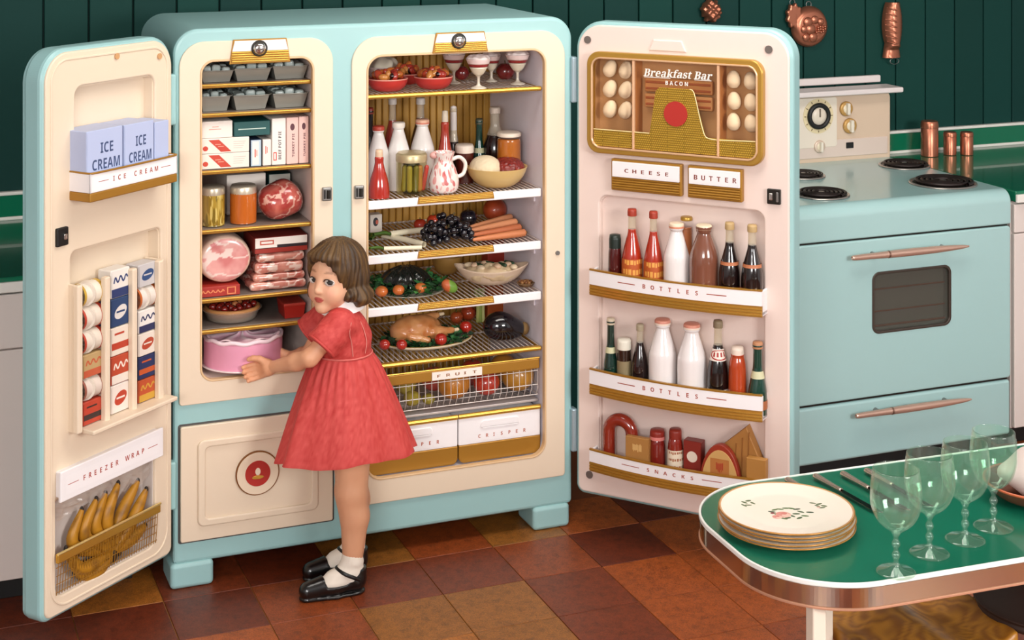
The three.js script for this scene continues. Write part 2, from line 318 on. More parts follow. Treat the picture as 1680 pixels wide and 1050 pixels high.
    for (let i = 0; i < 5; i++) mesh('gold_rib', at(box(w - 0.004, (ym - yb) / 5 - 0.0018, 0.006, 0.002), c, yb + (i + 0.5) * (ym - yb) / 5, 0.013), C.goldBright, g);
    mesh('knob_ring', new THREE.TorusGeometry(0.0215, 0.0032, 10, 36).translate(k.x, k.y, 0.018), C.darkMetal, g);
    mesh('knob', lathe([[0.0, 0.018], [0.011, 0.018], [0.014, 0.014], [0.0185, 0.012], [0.02, 0.004], [0.02, 0]]).rotateX(PI / 2).translate(k.x, k.y, 0.013), C.chrome, g);
  };
  dial(378, 474, 64, 96, 425, 79, 'freezer_control'); dial(711, 798, 53, 79, 752, 67, 'fresh_food_control');
  // latch strikes and hinges
  for (const [px, py] of [[536, 318], [589, 315]]) {
    const p = atZ(px, py, 0.01), g = part('latch_strike', fridge);
    mesh('plate', at(box(0.03, 0.042, 0.012, 0.004), p.x, p.y, 0.012), C.steel, g);
    mesh('roller', at(cyl(0.006, 0.006, 0.026, 14), p.x + 0.004, p.y, 0.02), C.darkMetal, g);
    mesh('slot', at(box(0.006, 0.028, 0.01, 0.002), p.x - 0.008, p.y, 0.015), C.black, g);
  }
  for (const [y0, y1] of [[1.37, 1.52], [0.24, 0.38]]) mesh('hinge', at(box(0.02, y1 - y0, 0.035, 0.006), W + 0.003, (y0 + y1) / 2, -0.002), M(0xa8bcc6, 0.3, { metalness: 0.5 }), fridge);
  for (const [y0, y1] of [[1.37, 1.52], [0.24, 0.38]]) mesh('hinge', at(box(0.02, y1 - y0, 0.035, 0.006), -0.003, (y0 + y1) / 2, -0.002), C.aqua, fridge);
  { const p = atZ(915, 415, 0.01); mesh('screw', cyl(0.007, 0.007, 0.006, 16).rotateX(PI / 2).translate(p.x, p.y, 0.009), C.steel, fridge); }
}
// shelf heights, read at the front edges
const yF = (px, py, z = -0.014) => atZ(px, py, z).y;
const FZS = [yF(328, 139), yF(328, 187), yF(328, 281), yF(328, 378.5), yF(328, 492), yF(328, 543)];
const FRS = [yF(602, 157), yF(600, 331.5), yF(600, 421.5), yF(600, 508), yF(626, 599)];
console.log('FZS', FZS.map(v => v.toFixed(3)).join(' '), 'FRS', FRS.map(v => v.toFixed(3)).join(' '));
{
  const rackGeo = (x0, x1, z0, z1, n, r) => { const gs = []; for (let i = 0; i <= n; i++) { const x = lerp(x0, x1, i / n); gs.push(bar([x, 0, z0], [x, 0, z1], r, 5)); } gs.push(bar([x0, -0.003, z0], [x1, -0.003, z0], r * 1.3, 6), bar([x0, -0.003, z1], [x1, -0.003, z1], r * 1.3, 6), bar([x0, -0.003, (z0 + z1) / 2], [x1, -0.003, (z0 + z1) / 2], r * 1.3, 6)); return join(gs); };
  FZS.forEach(y => {
    const g = part('freezer_shelf', fridge); g.position.set(0, y, 0);
    mesh('shelf_plate', at(box(FZ.x1 - FZ.x0 - 0.004, 0.006, -0.022 - FZBACK - 0.012, 0.002), (FZ.x0 + FZ.x1) / 2, -0.004, (FZBACK - 0.022) / 2), M(0x8d8078, 0.4, { metalness: 0.3 }), g);
    mesh('gold_edge', at(box(FZ.x1 - FZ.x0 - 0.006, 0.013, 0.012, 0.004), (FZ.x0 + FZ.x1) / 2, -0.0065, -0.018), C.gold, g);
    mesh('edge_bead', bar([FZ.x0 + 0.006, -0.004, -0.0115], [FZ.x1 - 0.006, -0.004, -0.0115], 0.0022), C.goldBright, g);
  });
  FRS.forEach((y, i) => {
    const g = part('fresh_food_shelf', fridge); g.position.set(0, y, 0);
    const x0 = FR.x0 + 0.004, x1 = FR.x1 - 0.008, xc = (x0 + x1) / 2, w = x1 - x0;
    stuff(mesh('wire_rack', rackGeo(x0, x1, -0.03, FRBACK + 0.02, 36, 0.0023), C.wire, g)).position.y = -0.0024;
    if (i === 0 || i === 4) {
      mesh('gold_edge', bar([x0, -0.006, -0.02], [x1, -0.006, -0.02], 0.0075, 14), C.goldBright, g);
      mesh('gold_channel', at(box(w, 0.01, 0.012, 0.003), xc, -0.005, -0.032), C.gold, g);
      for (const x of [x0, x1]) mesh('side_rail', bar([x, -0.006, -0.02], [x, -0.006, FRBACK + 0.02], 0.005), C.gold, g);
    } else {
      mesh('white_edge', at(box(w, 0.027, 0.012, 0.004), xc, -0.0125, -0.018), C.white, g);
      const a = xAt(685, -0.01), b = xAt(809, -0.01);
      const s = new THREE.Shape(); s.moveTo(a, -0.019); s.lineTo(b + 0.004, -0.019); s.lineTo(b, 0.003); s.lineTo(a + 0.004, 0.003); s.closePath();
      mesh('grip', slab(s, -0.014, -0.008, 0.0015), C.gold, g).userData.label = 'ribbed gold grip';
      for (let k = 0; k < 3; k++) mesh('grip_rib', bar([a + 0.006, -0.003 - k * 0.005, -0.008], [b - 0.002, -0.003 - k * 0.005, -0.008], 0.0012, 5), C.goldBright, g);
    }
  });
  // shelf supports on the right wall of the liner
  for (const y of [0.5, 0.71, 0.88, 1.05]) mesh('shelf_support', at(box(0.006, 0.02, 0.34, 0.003), FR.x1 - 0.003, y, -0.25), C.liner, fridge);
}
// fruit basket and crispers
const BASKET = { x0: FR.x0 + 0.01, x1: FR.x1 - 0.014, yTop: yF(640, 616), yBot: yF(660, 681), z0: -0.03, z1: -0.36 };
{
  const g = part('fruit_basket', fridge, 'wire fruit basket behind a gold rail'), B = BASKET, gs = [];
  for (let i = 0; i <= 27; i++) { const x = lerp(B.x0, B.x1, i / 27); gs.push(tube([[x, B.yTop - 0.02, B.z0], [x, B.yBot + 0.012, B.z0], [x, B.yBot, B.z0 - 0.012], [x, B.yBot, B.z1], [x, B.yTop - 0.02, B.z1]], 0.0013, 14, 5)); }
  for (const y of [B.yTop - 0.045, B.yTop - 0.09, B.yBot + 0.006]) gs.push(bar([B.x0, y, B.z0 + 0.001], [B.x1, y, B.z0 + 0.001], 0.0016, 5));
  for (const z of [-0.1, -0.2, -0.3]) gs.push(bar([B.x0, B.yBot, z], [B.x1, B.yBot, z], 0.0014, 5));
  for (const x of [B.x0, B.x1]) for (const y of [B.yTop - 0.045, B.yTop - 0.09, B.yBot + 0.006]) gs.push(bar([x, y, B.z0], [x, y, B.z1], 0.0014, 5));
  stuff(mesh('basket_wires', join(gs), C.wire, g));
  mesh('gold_rail', at(box(B.x1 - B.x0, 0.034, 0.012, 0.004), (B.x0 + B.x1) / 2, B.yTop - 0.018, B.z0 + 0.01), C.gold, g);
  mesh('rail_bead', bar([B.x0, B.yTop, B.z0 + 0.014], [B.x1, B.yTop, B.z0 + 0.014], 0.003), C.goldBright, g);
  const a = xAt(709, -0.01), b = xAt(791, -0.01);
  mesh('fruit_plate', at(box(b - a, 0.025, 0.004, 0.001), (a + b) / 2, B.yTop - 0.019, B.z0 + 0.0175), M(0xf0e4da, 0.5), g);
  mesh('lettering', new THREE.PlaneGeometry(b - a, 0.025).translate((a + b) / 2, B.yTop - 0.019, B.z0 + 0.0202), printMat(256, 80, (c, w, h) => { c.fillStyle = '#efe4da'; c.fillRect(0, 0, w, h); c.fillStyle = '#8a5a3a'; c.font = 'bold 40px sans-serif'; c.textBaseline = 'middle'; [...'FRUIT'].forEach((t, i) => c.fillText(t, 22 + i * 46, h / 2)); }), g);
  // crisper drawers
  const top = yF(660, 694), lid = top - 0.012, xm = xAt(752, -0.02), bot = FR.y0 + 0.004;
  mesh('crisper_cover', at(box(FR.x1 - FR.x0 - 0.01, 0.008, 0.43, 0.002), (FR.x0 + FR.x1) / 2, top + 0.006, -0.26), M(0xb9b0ae, 0.3, { metalness: 0.2 }), fridge);
  for (const [x0, x1, tx] of [[FR.x0 + 0.006, xm - 0.002, 0], [xm + 0.002, FR.x1 - 0.008, 0]]) {
    const d = part('crisper_drawer', fridge), w = x1 - x0, xc = (x0 + x1) / 2, ym = lerp(bot, top, 0.36);
    const ty = lid;
    mesh('bin', at(box(w, ty - bot, 0.4, 0.012), xc, (ty + bot) / 2, -0.245), C.white, d);
    const fs = rrShape(x0, ym, x1, ty, 0.004); mesh('white_front', slab(fs, -0.05, -0.022, 0.003), C.white, d);
    const gs2 = rrShape(x0, bot, x1, ym, [0.02, 0.02, 0.002, 0.002]); mesh('gold_base', slab(gs2, -0.05, -0.02, 0.003), C.gold, d);
    mesh('gold_bead', bar([x0, ty + 0.004, -0.024], [x1, ty + 0.004, -0.024], 0.008, 12), C.goldBright, d);
    const hs = rrShape(xc - 0.066, lerp(ym, ty, 0.58), xc + 0.066, lerp(ym, ty, 0.82), [0.002, 0.002, 0.012, 0.012]); hs.holes.push(rrShape(xc - 0.06, lerp(ym, ty, 0.58) - 0.001, xc + 0.06, lerp(ym, ty, 0.82) - 0.006, [0, 0, 0.009, 0.009], THREE.Path));
    mesh('grip_border', slab(hs, -0.023, -0.018, 0.0015), C.white, d);
    mesh('lettering', new THREE.PlaneGeometry(0.19, 0.03).translate(xc + 0.012, lerp(ym, ty, 0.26), -0.0212), printMat(384, 60, (c, cw, ch) => { c.fillStyle = '#f1edee'; c.fillRect(0, 0, cw, ch); c.fillStyle = '#a8482c'; c.font = 'bold 30px sans-serif'; c.textBaseline = 'middle'; [...'CRISPER'].forEach((t, i) => c.fillText(t, 16 + i * 52, ch / 2)); }), d);
  }
}

// ================================================================ refrigerator doors
// door frames: local x along the door (right door: away from its hinge; left door: towards its hinge), z out of the inner face
const AL = 0.6852, AR = 0.8675, DY0 = 0.112, DY1 = 1.638, DT = 0.073;
function doorFrame(side) {
  const g = part(side === 'L' ? 'freezer_door' : 'fresh_food_door', fridge, side === 'L' ? 'narrow freezer door opened wide' : 'wide fresh food door opened wide');
  g.position.set(side === 'L' ? 0 : W, 0, 0.02); g.rotation.y = side === 'L' ? AL : -AR; g.updateMatrixWorld(); return g;
}
const doorL = doorFrame('L'), doorR = doorFrame('R');
function onDoor(side, px, py, off = 0) {     // pixel met with the plane lying off metres in front of the inner face, in door coordinates
  const g = side === 'L' ? doorL : doorR, n = V(Math.sin(g.rotation.y), 0, Math.cos(g.rotation.y)), o = g.position.clone().addScaledVector(n, off);
  const d = rayOf(px, py), t = o.clone().sub(EYE).dot(n) / d.dot(n);
  return g.worldToLocal(EYE.clone().addScaledVector(d, t));
}
const doorWorld = (side, x, y, z) => (side === 'L' ? doorL : doorR).localToWorld(V(x, y, z));
const bandText = (txt, w = 1024, h = 96, col = '#9c3a26', bg = '#f3eff0', size = 44, gap = 62, line = 110) => printMat(w, h, (c) => {
  c.fillStyle = bg; c.fillRect(0, 0, w, h); c.fillStyle = col; c.font = 'bold ' + size + 'px sans-serif'; c.textBaseline = 'middle'; c.textAlign = 'center';
  const L = [...txt]; L.forEach((t, i) => c.fillText(t, w / 2 + (i - (L.length - 1) / 2) * gap, h / 2));
  const e = (L.length / 2) * gap + 30; c.fillRect(w / 2 - e - line, h / 2 - 3, line, 5); c.fillRect(w / 2 + e, h / 2 - 3, line, 5);
});
const dimple = (x, y, parent, r = 0.011) => mesh('screw_cover', cyl(r, r * 0.9, 0.005, 20).rotateX(PI / 2).translate(x, y, 0.003), M(0x7a706a, 0.4, { metalness: 0.4 }), parent);
function shellAndPanel(g, x0, x1, recesses, mat) {
  mesh('outer_shell', slab(rrShape(x0, DY0, x1, DY1, [0.03, 0.03, 0.09, 0.09]), -DT, -0.004, 0.014, 12), C.aqua, g);
  const e = 0.011, s = rrShape(x0 + e, DY0 + e, x1 - e, DY1 - e, [0.022, 0.022, 0.082, 0.082]);
  for (const r of recesses) s.holes.push(rrShape(r[0], r[1], r[2], r[3], r[4], THREE.Path));
  mesh('inner_panel', slab(s, -0.014, 0.002, 0.005, 12), mat, g);
  // low bead that runs round the panel
  const b = rrShape(x0 + e + 0.016, DY0 + e + 0.016, x1 - e - 0.016, DY1 - e - 0.016, 0.066); b.holes.push(rrShape(x0 + e + 0.023, DY0 + e + 0.023, x1 - e - 0.023, DY1 - e - 0.023, 0.059, THREE.Path));
  if (!recesses.length || g === doorL) mesh('panel_bead', slab(b, 0, 0.005, 0.0024, 12), mat, g);
}
// ---- left door
{
  const g = doorL, P = (px, py, off) => onDoor('L', px, py, off);
  const rec = [[-0.405, 1.27, -0.085, 1.53, [0.01, 0.01, 0.03, 0.03]], [-0.42, 0.65, -0.06, 1.085, [0.01, 0.01, 0.02, 0.02]], [-0.475, 0.17, -0.085, 0.43, [0.03, 0.03, 0.005, 0.005]]];
  shellAndPanel(g, -0.523, -0.002, rec, C.cream);
  const niche = (r, d, mat, name) => { const s = rrShape(r[0] - 0.004, r[1] - 0.004, r[2] + 0.004, r[3] + 0.004, 0.02); s.holes.push(rrShape(r[0] + 0.004, r[1] + 0.004, r[2] - 0.004, r[3] - 0.004, 0.016, THREE.Path)); mesh(name + '_wall', slab(s, -d, -0.006, 0), mat, g); mesh(name + '_back', slab(rrShape(r[0] - 0.003, r[1] - 0.003, r[2] + 0.003, r[3] + 0.003, 0.02), -d - 0.004, -d + 0.002, 0), mat, g); };
  g.children.find(o => o.name === 'outer_shell').geometry.dispose();
  // the shell is hollowed where the niches sink in
  const sh = rrShape(-0.523, DY0, -0.002, DY1, [0.03, 0.03, 0.09, 0.09]); for (const r of rec) sh.holes.push(rrShape(r[0] - 0.005, r[1] - 0.005, r[2] + 0.005, r[3] + 0.005, 0.02, THREE.Path));
  g.children.find(o => o.name === 'outer_shell').geometry = slab(sh, -DT, -0.004, 0.014, 12);
  mesh('outer_skin', slab(rrShape(-0.521, DY0 + 0.002, -0.004, DY1 - 0.002, [0.03, 0.03, 0.09, 0.09]), -DT - 0.002, -DT + 0.02, 0.004, 12), C.aqua, g);
  niche(rec[0], 0.04, C.cream, 'ice_cream_niche'); niche(rec[1], 0.045, C.cream, 'dispenser_niche'); niche(rec[2], 0.045, M(0xcfc4bd, 0.5), 'wrap_niche');
  // ice cream bin
  const bin = (x0, x1, yb, ym, yt, z) => {
    mesh('bin_gold', at(box(x1 - x0, ym - yb, z + 0.01, 0.004), (x0 + x1) / 2, (ym + yb) / 2, z / 2 - 0.003), C.gold, g);
    for (const [x, w, d, zc] of [[(x0 + x1) / 2, x1 - x0, 0.006, z - 0.001], [x0 + 0.003, 0.006, z + 0.01, z / 2 - 0.003], [x1 - 0.003, 0.006, z + 0.01, z / 2 - 0.003]]) mesh('bin_white', at(box(w, yt - ym, d, 0.002), x, (ym + yt) / 2, zc), C.white, g);
    mesh('bin_bead', tube([[x0 + 0.002, yt, 0], [x0 + 0.002, yt, z], [x0 + 0.004, yt, z + 0.002], [x1 - 0.004, yt, z + 0.002], [x1 - 0.002, yt, z], [x1 - 0.002, yt, 0]], 0.003, 60, 6), C.gold, g);
  };
  bin(-0.425, -0.075, 1.225, 1.25, 1.303, 0.075);
  mesh('lettering', new THREE.PlaneGeometry(0.33, 0.046).translate(-0.25, 1.277, 0.0775), bandText('ICE CREAM', 1024, 140, '#9c3a26', '#f3eff0', 58, 66, 120), g);
  // small knob hole and screw at the top
  { const a = P(190, 92), b = P(260, 92); mesh('screw_cover', cyl(0.009, 0.008, 0.005, 18).rotateX(PI / 2).translate(a.x, a.y, 0.004), M(0xc99a6a, 0.5), g); mesh('screw_cover', cyl(0.009, 0.008, 0.005, 18).rotateX(PI / 2).translate(b.x, b.y, 0.004), M(0xc99a6a, 0.5), g); }
  { const a = P(99, 388); mesh('latch', at(box(0.042, 0.05, 0.012, 0.004), a.x, a.y, 0.005), C.black, g); mesh('latch_bolt', at(box(0.012, 0.016, 0.012, 0.003), a.x + 0.006, a.y, 0.01), C.chrome, g); }
  // dispenser rails and floor
  const railsPx = [130, 175.5, 220, 263];
  railsPx.forEach((px, i) => { const a = P(px, 600, 0.035); mesh('dispenser_rail', at(box(0.02, 0.4, 0.02, 0.005), a.x, 0.8, 0.03), C.cream, g); });
  mesh('dispenser_side', at(box(0.008, 0.4, 0.07, 0.003), P(263, 600, 0.03).x + 0.008, 0.8, 0.0), C.cream, g);
  mesh('dispenser_side', at(box(0.008, 0.4, 0.07, 0.003), P(130, 600, 0.03).x - 0.008, 0.8, 0.0), C.cream, g);
  mesh('dispenser_floor', at(box(0.34, 0.012, 0.1, 0.004), -0.235, 0.6, 0.02), C.cream, g);
  // freezer wrap holder
  mesh('wrap_plate', at(box(0.405, 0.082, 0.01, 0.003), -0.28, 0.472, 0.022), C.white, g);
  mesh('wrap_holder', at(box(0.39, 0.07, 0.02, 0.004), -0.28, 0.474, 0.008), C.white, g);
  mesh('lettering', new THREE.PlaneGeometry(0.37, 0.05).translate(-0.28, 0.472, 0.0276), bandText('FREEZER WRAP', 1024, 140, '#a5382a', '#f3eff0', 54, 58, 110), g);
  mesh('gold_rail', at(box(0.405, 0.026, 0.012, 0.004), -0.28, 0.279, 0.012), C.goldBright, g);
  mesh('rail_bead', bar([-0.482, 0.292, 0.016], [-0.078, 0.292, 0.016], 0.004), M(0xf0d890, 0.2, { metalness: 0.7 }), g);
  const gs = []; for (let i = 0; i < 40; i++) gs.push(bar([-0.475 + i * 0.01, 0.268, 0.012], [-0.475 + i * 0.01, 0.178, 0.004], 0.0011, 5));
  for (let i = 0; i < 4; i++) gs.push(bar([-0.478, 0.186 + i * 0.022, 0.006], [-0.083, 0.186 + i * 0.022, 0.006], 0.0011, 5));
  stuff(mesh('basket_wires', join(gs), C.gold, g));
}
// ---- right door
const RSH = [0.772, 0.456, 0.212];     // undersides of the three door shelves
{
  const g = doorR, P = (px, py, off) => onDoor('R', px, py, off);
  const bb = [0.066, 1.232, 0.632, 1.532, 0.035], low = [0.088, 0.215, 0.64, 1.082, [0.03, 0.03, 0.03, 0.03]];
  shellAndPanel(g, 0.002, 0.73, [bb, low], C.pinkCream);
  const sh = rrShape(0.002, DY0, 0.73, DY1, [0.03, 0.03, 0.09, 0.09]); for (const r of [bb, low]) sh.holes.push(rrShape(r[0] - 0.005, r[1] - 0.005, r[2] + 0.005, r[3] + 0.005, 0.03, THREE.Path));
  g.children.find(o => o.name === 'outer_shell').geometry = slab(sh, -DT, -0.004, 0.014, 12);
  mesh('outer_skin', slab(rrShape(0.004, DY0 + 0.002, 0.728, DY1 - 0.002, [0.03, 0.03, 0.09, 0.09]), -DT - 0.002, -DT + 0.02, 0.004, 12), C.aqua, g);
  const niche = (r, d, mat, name) => { const s = rrShape(r[0] - 0.004, r[1] - 0.004, r[2] + 0.004, r[3] + 0.004, 0.034); s.holes.push(rrShape(r[0] + 0.002, r[1] + 0.002, r[2] - 0.002, r[3] - 0.002, 0.03, THREE.Path)); mesh(name + '_wall', slab(s, -d, -0.006, 0), mat, g); mesh(name + '_back', slab(rrShape(r[0] - 0.003, r[1] - 0.003, r[2] + 0.003, r[3] + 0.003, 0.03), -d - 0.004, -d + 0.002, 0), mat, g); };
  niche(low, 0.025, C.pinkCream, 'shelf_niche'); niche(bb, 0.048, M(0xc8a078, 0.5), 'breakfast_bar_niche');
  // moulded tab above the breakfast bar
  { const a = P(1090, 72), s = new THREE.Shape(); s.moveTo(a.x - 0.05, a.y - 0.022); s.lineTo(a.x + 0.075, a.y - 0.022); s.lineTo(a.x + 0.06, a.y + 0.012); s.lineTo(a.x - 0.035, a.y + 0.012); s.closePath(); mesh('moulded_tab', slab(s, 0, 0.007, 0.003), C.pinkCream, g); }
  for (const [px, py] of [[965, 65], [1262, 81], [968, 778], [1170, 819]]) { const a = P(px, py); dimple(a.x, a.y, g, px === 1170 ? 0.006 : 0.0125); }
  { const a = P(1271, 322), s = part('latch', g); g.remove(s); mesh('latch', at(box(0.042, 0.046, 0.012, 0.003), a.x, a.y, 0.006), C.darkMetal, g); mesh('latch_bolt', at(box(0.012, 0.022, 0.012, 0.003), a.x - 0.008, a.y, 0.01), C.chrome, g); mesh('latch_bolt', at(box(0.008, 0.03, 0.01, 0.002), a.x + 0.012, a.y, 0.01), C.steel, g); }
  // breakfast bar: frame, partitions, patterned gold front, script, clear cover
  const fr = rrShape(bb[0] - 0.012, bb[1] - 0.012, bb[2] + 0.012, bb[3] + 0.012, 0.042); fr.holes.push(rrShape(bb[0] + 0.008, bb[1] + 0.008, bb[2] - 0.008, bb[3] - 0.008, 0.03, THREE.Path));
  mesh('breakfast_bar_frame', slab(fr, -0.002, 0.026, 0.005, 10), M(0xb48a3a, 0.3, { metalness: 0.4 }), g);
  const fr2 = rrShape(bb[0] + 0.004, bb[1] + 0.004, bb[2] - 0.004, bb[3] - 0.004, 0.034); fr2.holes.push(rrShape(bb[0] + 0.01, bb[1] + 0.01, bb[2] - 0.01, bb[3] - 0.01, 0.028, THREE.Path));
  mesh('frame_bead', slab(fr2, 0.02, 0.03, 0.0025, 10), M(0xe8bf96, 0.25, { metalness: 0.4 }), g);
  mesh('clear_cover', new THREE.ShapeGeometry(rrShape(bb[0] + 0.006, bb[1] + 0.006, bb[2] - 0.006, bb[3] - 0.006, 0.03)).translate(0, 0, 0.018), new THREE.MeshPhysicalMaterial({ color: 0xfdf2e2, side: THREE.DoubleSide, roughness: 0.06, transmission: 1, thickness: 0, ior: 1.3 }), g);
  const xa = P(1040, 170, 0.02).x, xb = P(1179, 190, 0.02).x;
  for (const x of [xa, xb]) mesh('partition', at(box(0.007, bb[3] - bb[1] - 0.02, 0.012, 0.002), x, (bb[1] + bb[3]) / 2, 0.022), M(0xdcae88, 0.3), g);
  for (const x of [xa, xb]) mesh('partition_wall', at(box(0.004, bb[3] - bb[1] - 0.006, 0.05, 0.001), x, (bb[1] + bb[3]) / 2, -0.018), M(0xb87e4e, 0.5), g);
  const ribTex = canvasTex(128, 128, (c, w, h) => { c.fillStyle = '#8f6f1c'; c.fillRect(0, 0, w, h); for (let y = 0; y < 8; y++) for (let x = 0; x < 8; x++) { c.fillStyle = '#c59c34'; c.beginPath(); c.ellipse(x * 16 + (y % 2) * 8, y * 16 + 8, 6.5, 4.5, 0, 0, 7); c.fill(); } });
  ribTex.wrapS = ribTex.wrapT = THREE.RepeatWrapping; ribTex.repeat.set(18, 18);
  const ribM = new THREE.MeshStandardMaterial({ map: ribTex, roughness: 0.4, metalness: 0.25, bumpMap: ribTex, bumpScale: 0.001 });
  const xl = bb[0] + 0.012, xr = bb[2] - 0.012, yb = bb[1] + 0.012, ys = yb + 0.052, yt = P(1110, 145, 0.02).y;
  const q = [P(1066, 205, 0.02).x, P(1078, 143, 0.02).x, P(1137, 143, 0.02).x, P(1158, 215, 0.02).x];
  const gf = new THREE.Shape(); gf.moveTo(xl, yb); gf.lineTo(xr, yb); gf.lineTo(xr, ys); gf.lineTo(q[3], ys); gf.lineTo(q[2] + 0.004, yt - 0.012); gf.lineTo(q[2] - 0.008, yt); gf.lineTo(q[1] + 0.008, yt); gf.lineTo(q[1] - 0.004, yt - 0.012); gf.lineTo(q[0], ys); gf.lineTo(xl, ys); gf.closePath();
  mesh('gold_front', slab(gf, 0.0186, 0.023, 0.001), ribM, g);
  mesh('front_outline', tube([[xl, ys, 0.0225], [q[0], ys, 0.0225]], 0.0018, 4, 5), M(0xf2dba0, 0.3), g);
  mesh('front_outline', tube([[q[2] - 0.01, yt, 0.0225], [q[2], yt - 0.003, 0.0225], [q[2] + 0.005, yt - 0.014, 0.0225], [q[3] - 0.004, ys + 0.01, 0.0225], [q[3] + 0.004, ys, 0.0225], [xr, ys, 0.0225]], 0.0018, 40, 5), M(0xf2dba0, 0.3), g);
  { const a = P(1108.5, 187, 0.024); mesh('red_disc', cyl(0.039, 0.039, 0.004, 40).rotateX(PI / 2).translate(a.x, a.y, 0.0245), C.red, g); }
  // raised script and capitals on the clear cover
  const t0 = P(1052, 116, 0.02), t1 = P(1170, 130, 0.02), lw = t1.x - t0.x, ly = P(1110, 122, 0.02).y;
  const letter = (name, txt, font, w, h, cx, cy, sz) => {
    const c = document.createElement('canvas'); c.width = 512; c.height = Math.round(512 * h / w); const k = c.getContext('2d');
    k.fillStyle = '#000'; k.fillRect(0, 0, c.width, c.height); k.fillStyle = '#fff'; k.font = font; k.textAlign = 'center'; k.textBaseline = 'middle'; k.fillText(txt, 256, c.height / 2);
    if (sz) k.fillRect(20, c.height * 0.8, 190, 4), k.fillRect(380, c.height * 0.8, 120, 4);
    const t = new THREE.CanvasTexture(c);
    mesh(name, new THREE.PlaneGeometry(w, h).translate(cx, cy, 0.0192), new THREE.MeshStandardMaterial({ color: 0xf6f1e8, alphaMap: t, transparent: true, roughness: 0.5 }), g);
  };
  letter('script_lettering', 'Breakfast Bar', 'italic bold 70px serif', lw, lw * 0.18, t0.x + lw / 2, ly, true);
  { const a = P(1110, 136.5, 0.02); letter('capital_lettering', 'B A C O N', 'bold 74px sans-serif', lw * 0.5, lw * 0.08, a.x, a.y - 0.001); }
  // bacon seen behind the cover
  // cheese and butter compartments
  for (const [x0, x1, txt] of [[0.138, 0.378, 'CHEESE'], [0.398, 0.576, 'BUTTER']]) {
    const yb2 = 1.106, yt2 = 1.206, ym = 1.15;
    mesh(txt.toLowerCase() + '_frame', slab(rrShape(x0, yb2, x1, yt2, 0.004), -0.002, 0.02, 0.003), C.gold, g);
    mesh(txt.toLowerCase() + '_door', slab(rrShape(x0 + 0.006, ym, x1 - 0.006, yt2 - 0.007, 0.002), 0.015, 0.027, 0.002), C.white, g);
    for (let i = 0; i < 5; i++) mesh('gold_rib', bar([x0 + 0.006, yb2 + 0.009 + i * 0.0078, 0.021], [x1 - 0.006, yb2 + 0.009 + i * 0.0078, 0.021], 0.0036, 6), C.gold, g);
    mesh('lettering', new THREE.PlaneGeometry(x1 - x0 - 0.016, 0.034).translate((x0 + x1) / 2, (ym + yt2) / 2 - 0.004, 0.0275), printMat(512, 120, (c, w, h) => { c.fillStyle = '#f1edee'; c.fillRect(0, 0, w, h); c.fillStyle = '#7c3527'; const s = txt === 'CHEESE' ? 58 : 74; c.font = 'bold ' + s + 'px sans-serif'; c.textAlign = 'center'; c.textBaseline = 'middle'; [...txt].forEach((t, i) => c.fillText(t, w / 2 + (i - 2.5) * s * 1.08 + 10, h * 0.55)); }), g);
  }
  // bow fronted shelves
  const bowFront = (x0, x1, y0, y1, z0, bulge, th) => {     // curved strip with thickness
    const n = 24, pos = [], uv = [], idx = [];
    for (let i = 0; i <= n; i++) { const t = i / n, x = lerp(x0, x1, t), z = z0 + bulge * (1 - (2 * t - 1) ** 2); for (const [y, zz, v] of [[y0, z, 0], [y1, z, 1], [y1, z - th, 1], [y0, z - th, 0]]) { pos.push(x, y, zz); uv.push(t, v); } }
    for (let i = 0; i < n; i++) for (let k = 0; k < 4; k++) { const a = 4 * i + k, b = 4 * i + (k + 1) % 4, c = b + 4, d = a + 4; idx.push(a, d, c, a, c, b); }
    idx.push(0, 1, 2, 0, 2, 3); const e = 4 * n; idx.push(e, e + 2, e + 1, e, e + 3, e + 2);
    const q2 = new THREE.BufferGeometry(); q2.setAttribute('position', new THREE.Float32BufferAttribute(pos, 3)); q2.setAttribute('uv', new THREE.Float32BufferAttribute(uv, 2)); q2.setIndex(idx); const o = q2.toNonIndexed(); o.computeVertexNormals(); return o;
  };
  RSH.forEach((y, i) => {
    const x0 = 0.076, x1 = 0.65, hg = i === 2 ? 0.03 : 0.034, hw = i === 2 ? 0.036 : 0.044, z = 0.05, b = 0.03;
    const s = new THREE.Shape(); s.moveTo(x0, 0.02); for (let k = 0; k <= 20; k++) { const t = k / 20; s.lineTo(lerp(x0, x1, t), -(z + b * (1 - (2 * t - 1) ** 2)) + 0.003); } s.lineTo(x1, 0.02); s.closePath();
    mesh('shelf_floor', slab(s, 0, 0.01, 0.001).rotateX(-PI / 2).translate(0, y + 0.004, 0), C.pinkCream, g);
    mesh('gold_base', bowFront(x0, x1, y, y + hg, z, b, 0.008), C.gold, g);
    for (let k = 0; k < 3; k++) mesh('gold_rib', bowFront(x0, x1, y + 0.005 + k * 0.009, y + 0.009 + k * 0.009, z + 0.002, b, 0.003), C.goldBright, g);
    const tx = bandText(i === 2 ? 'SNACKS' : 'BOTTLES', 1024, 80, '#9c3a26', '#f3eff0', 34, 52, 110);
    mesh('white_front', bowFront(x0, x1, y + hg, y + hg + hw, z + 0.001, b, 0.006), tx, g);
    mesh('gold_lip', bowFront(x0, x1, y + hg + hw, y + hg + hw + 0.005, z + 0.002, b, 0.009), C.gold, g);
    for (const x of [x0 + 0.004, x1 - 0.004]) mesh('shelf_end', at(box(0.008, hg + hw, z + 0.02, 0.003), x, y + (hg + hw) / 2, z / 2 - 0.012), C.white, g);
  });
}

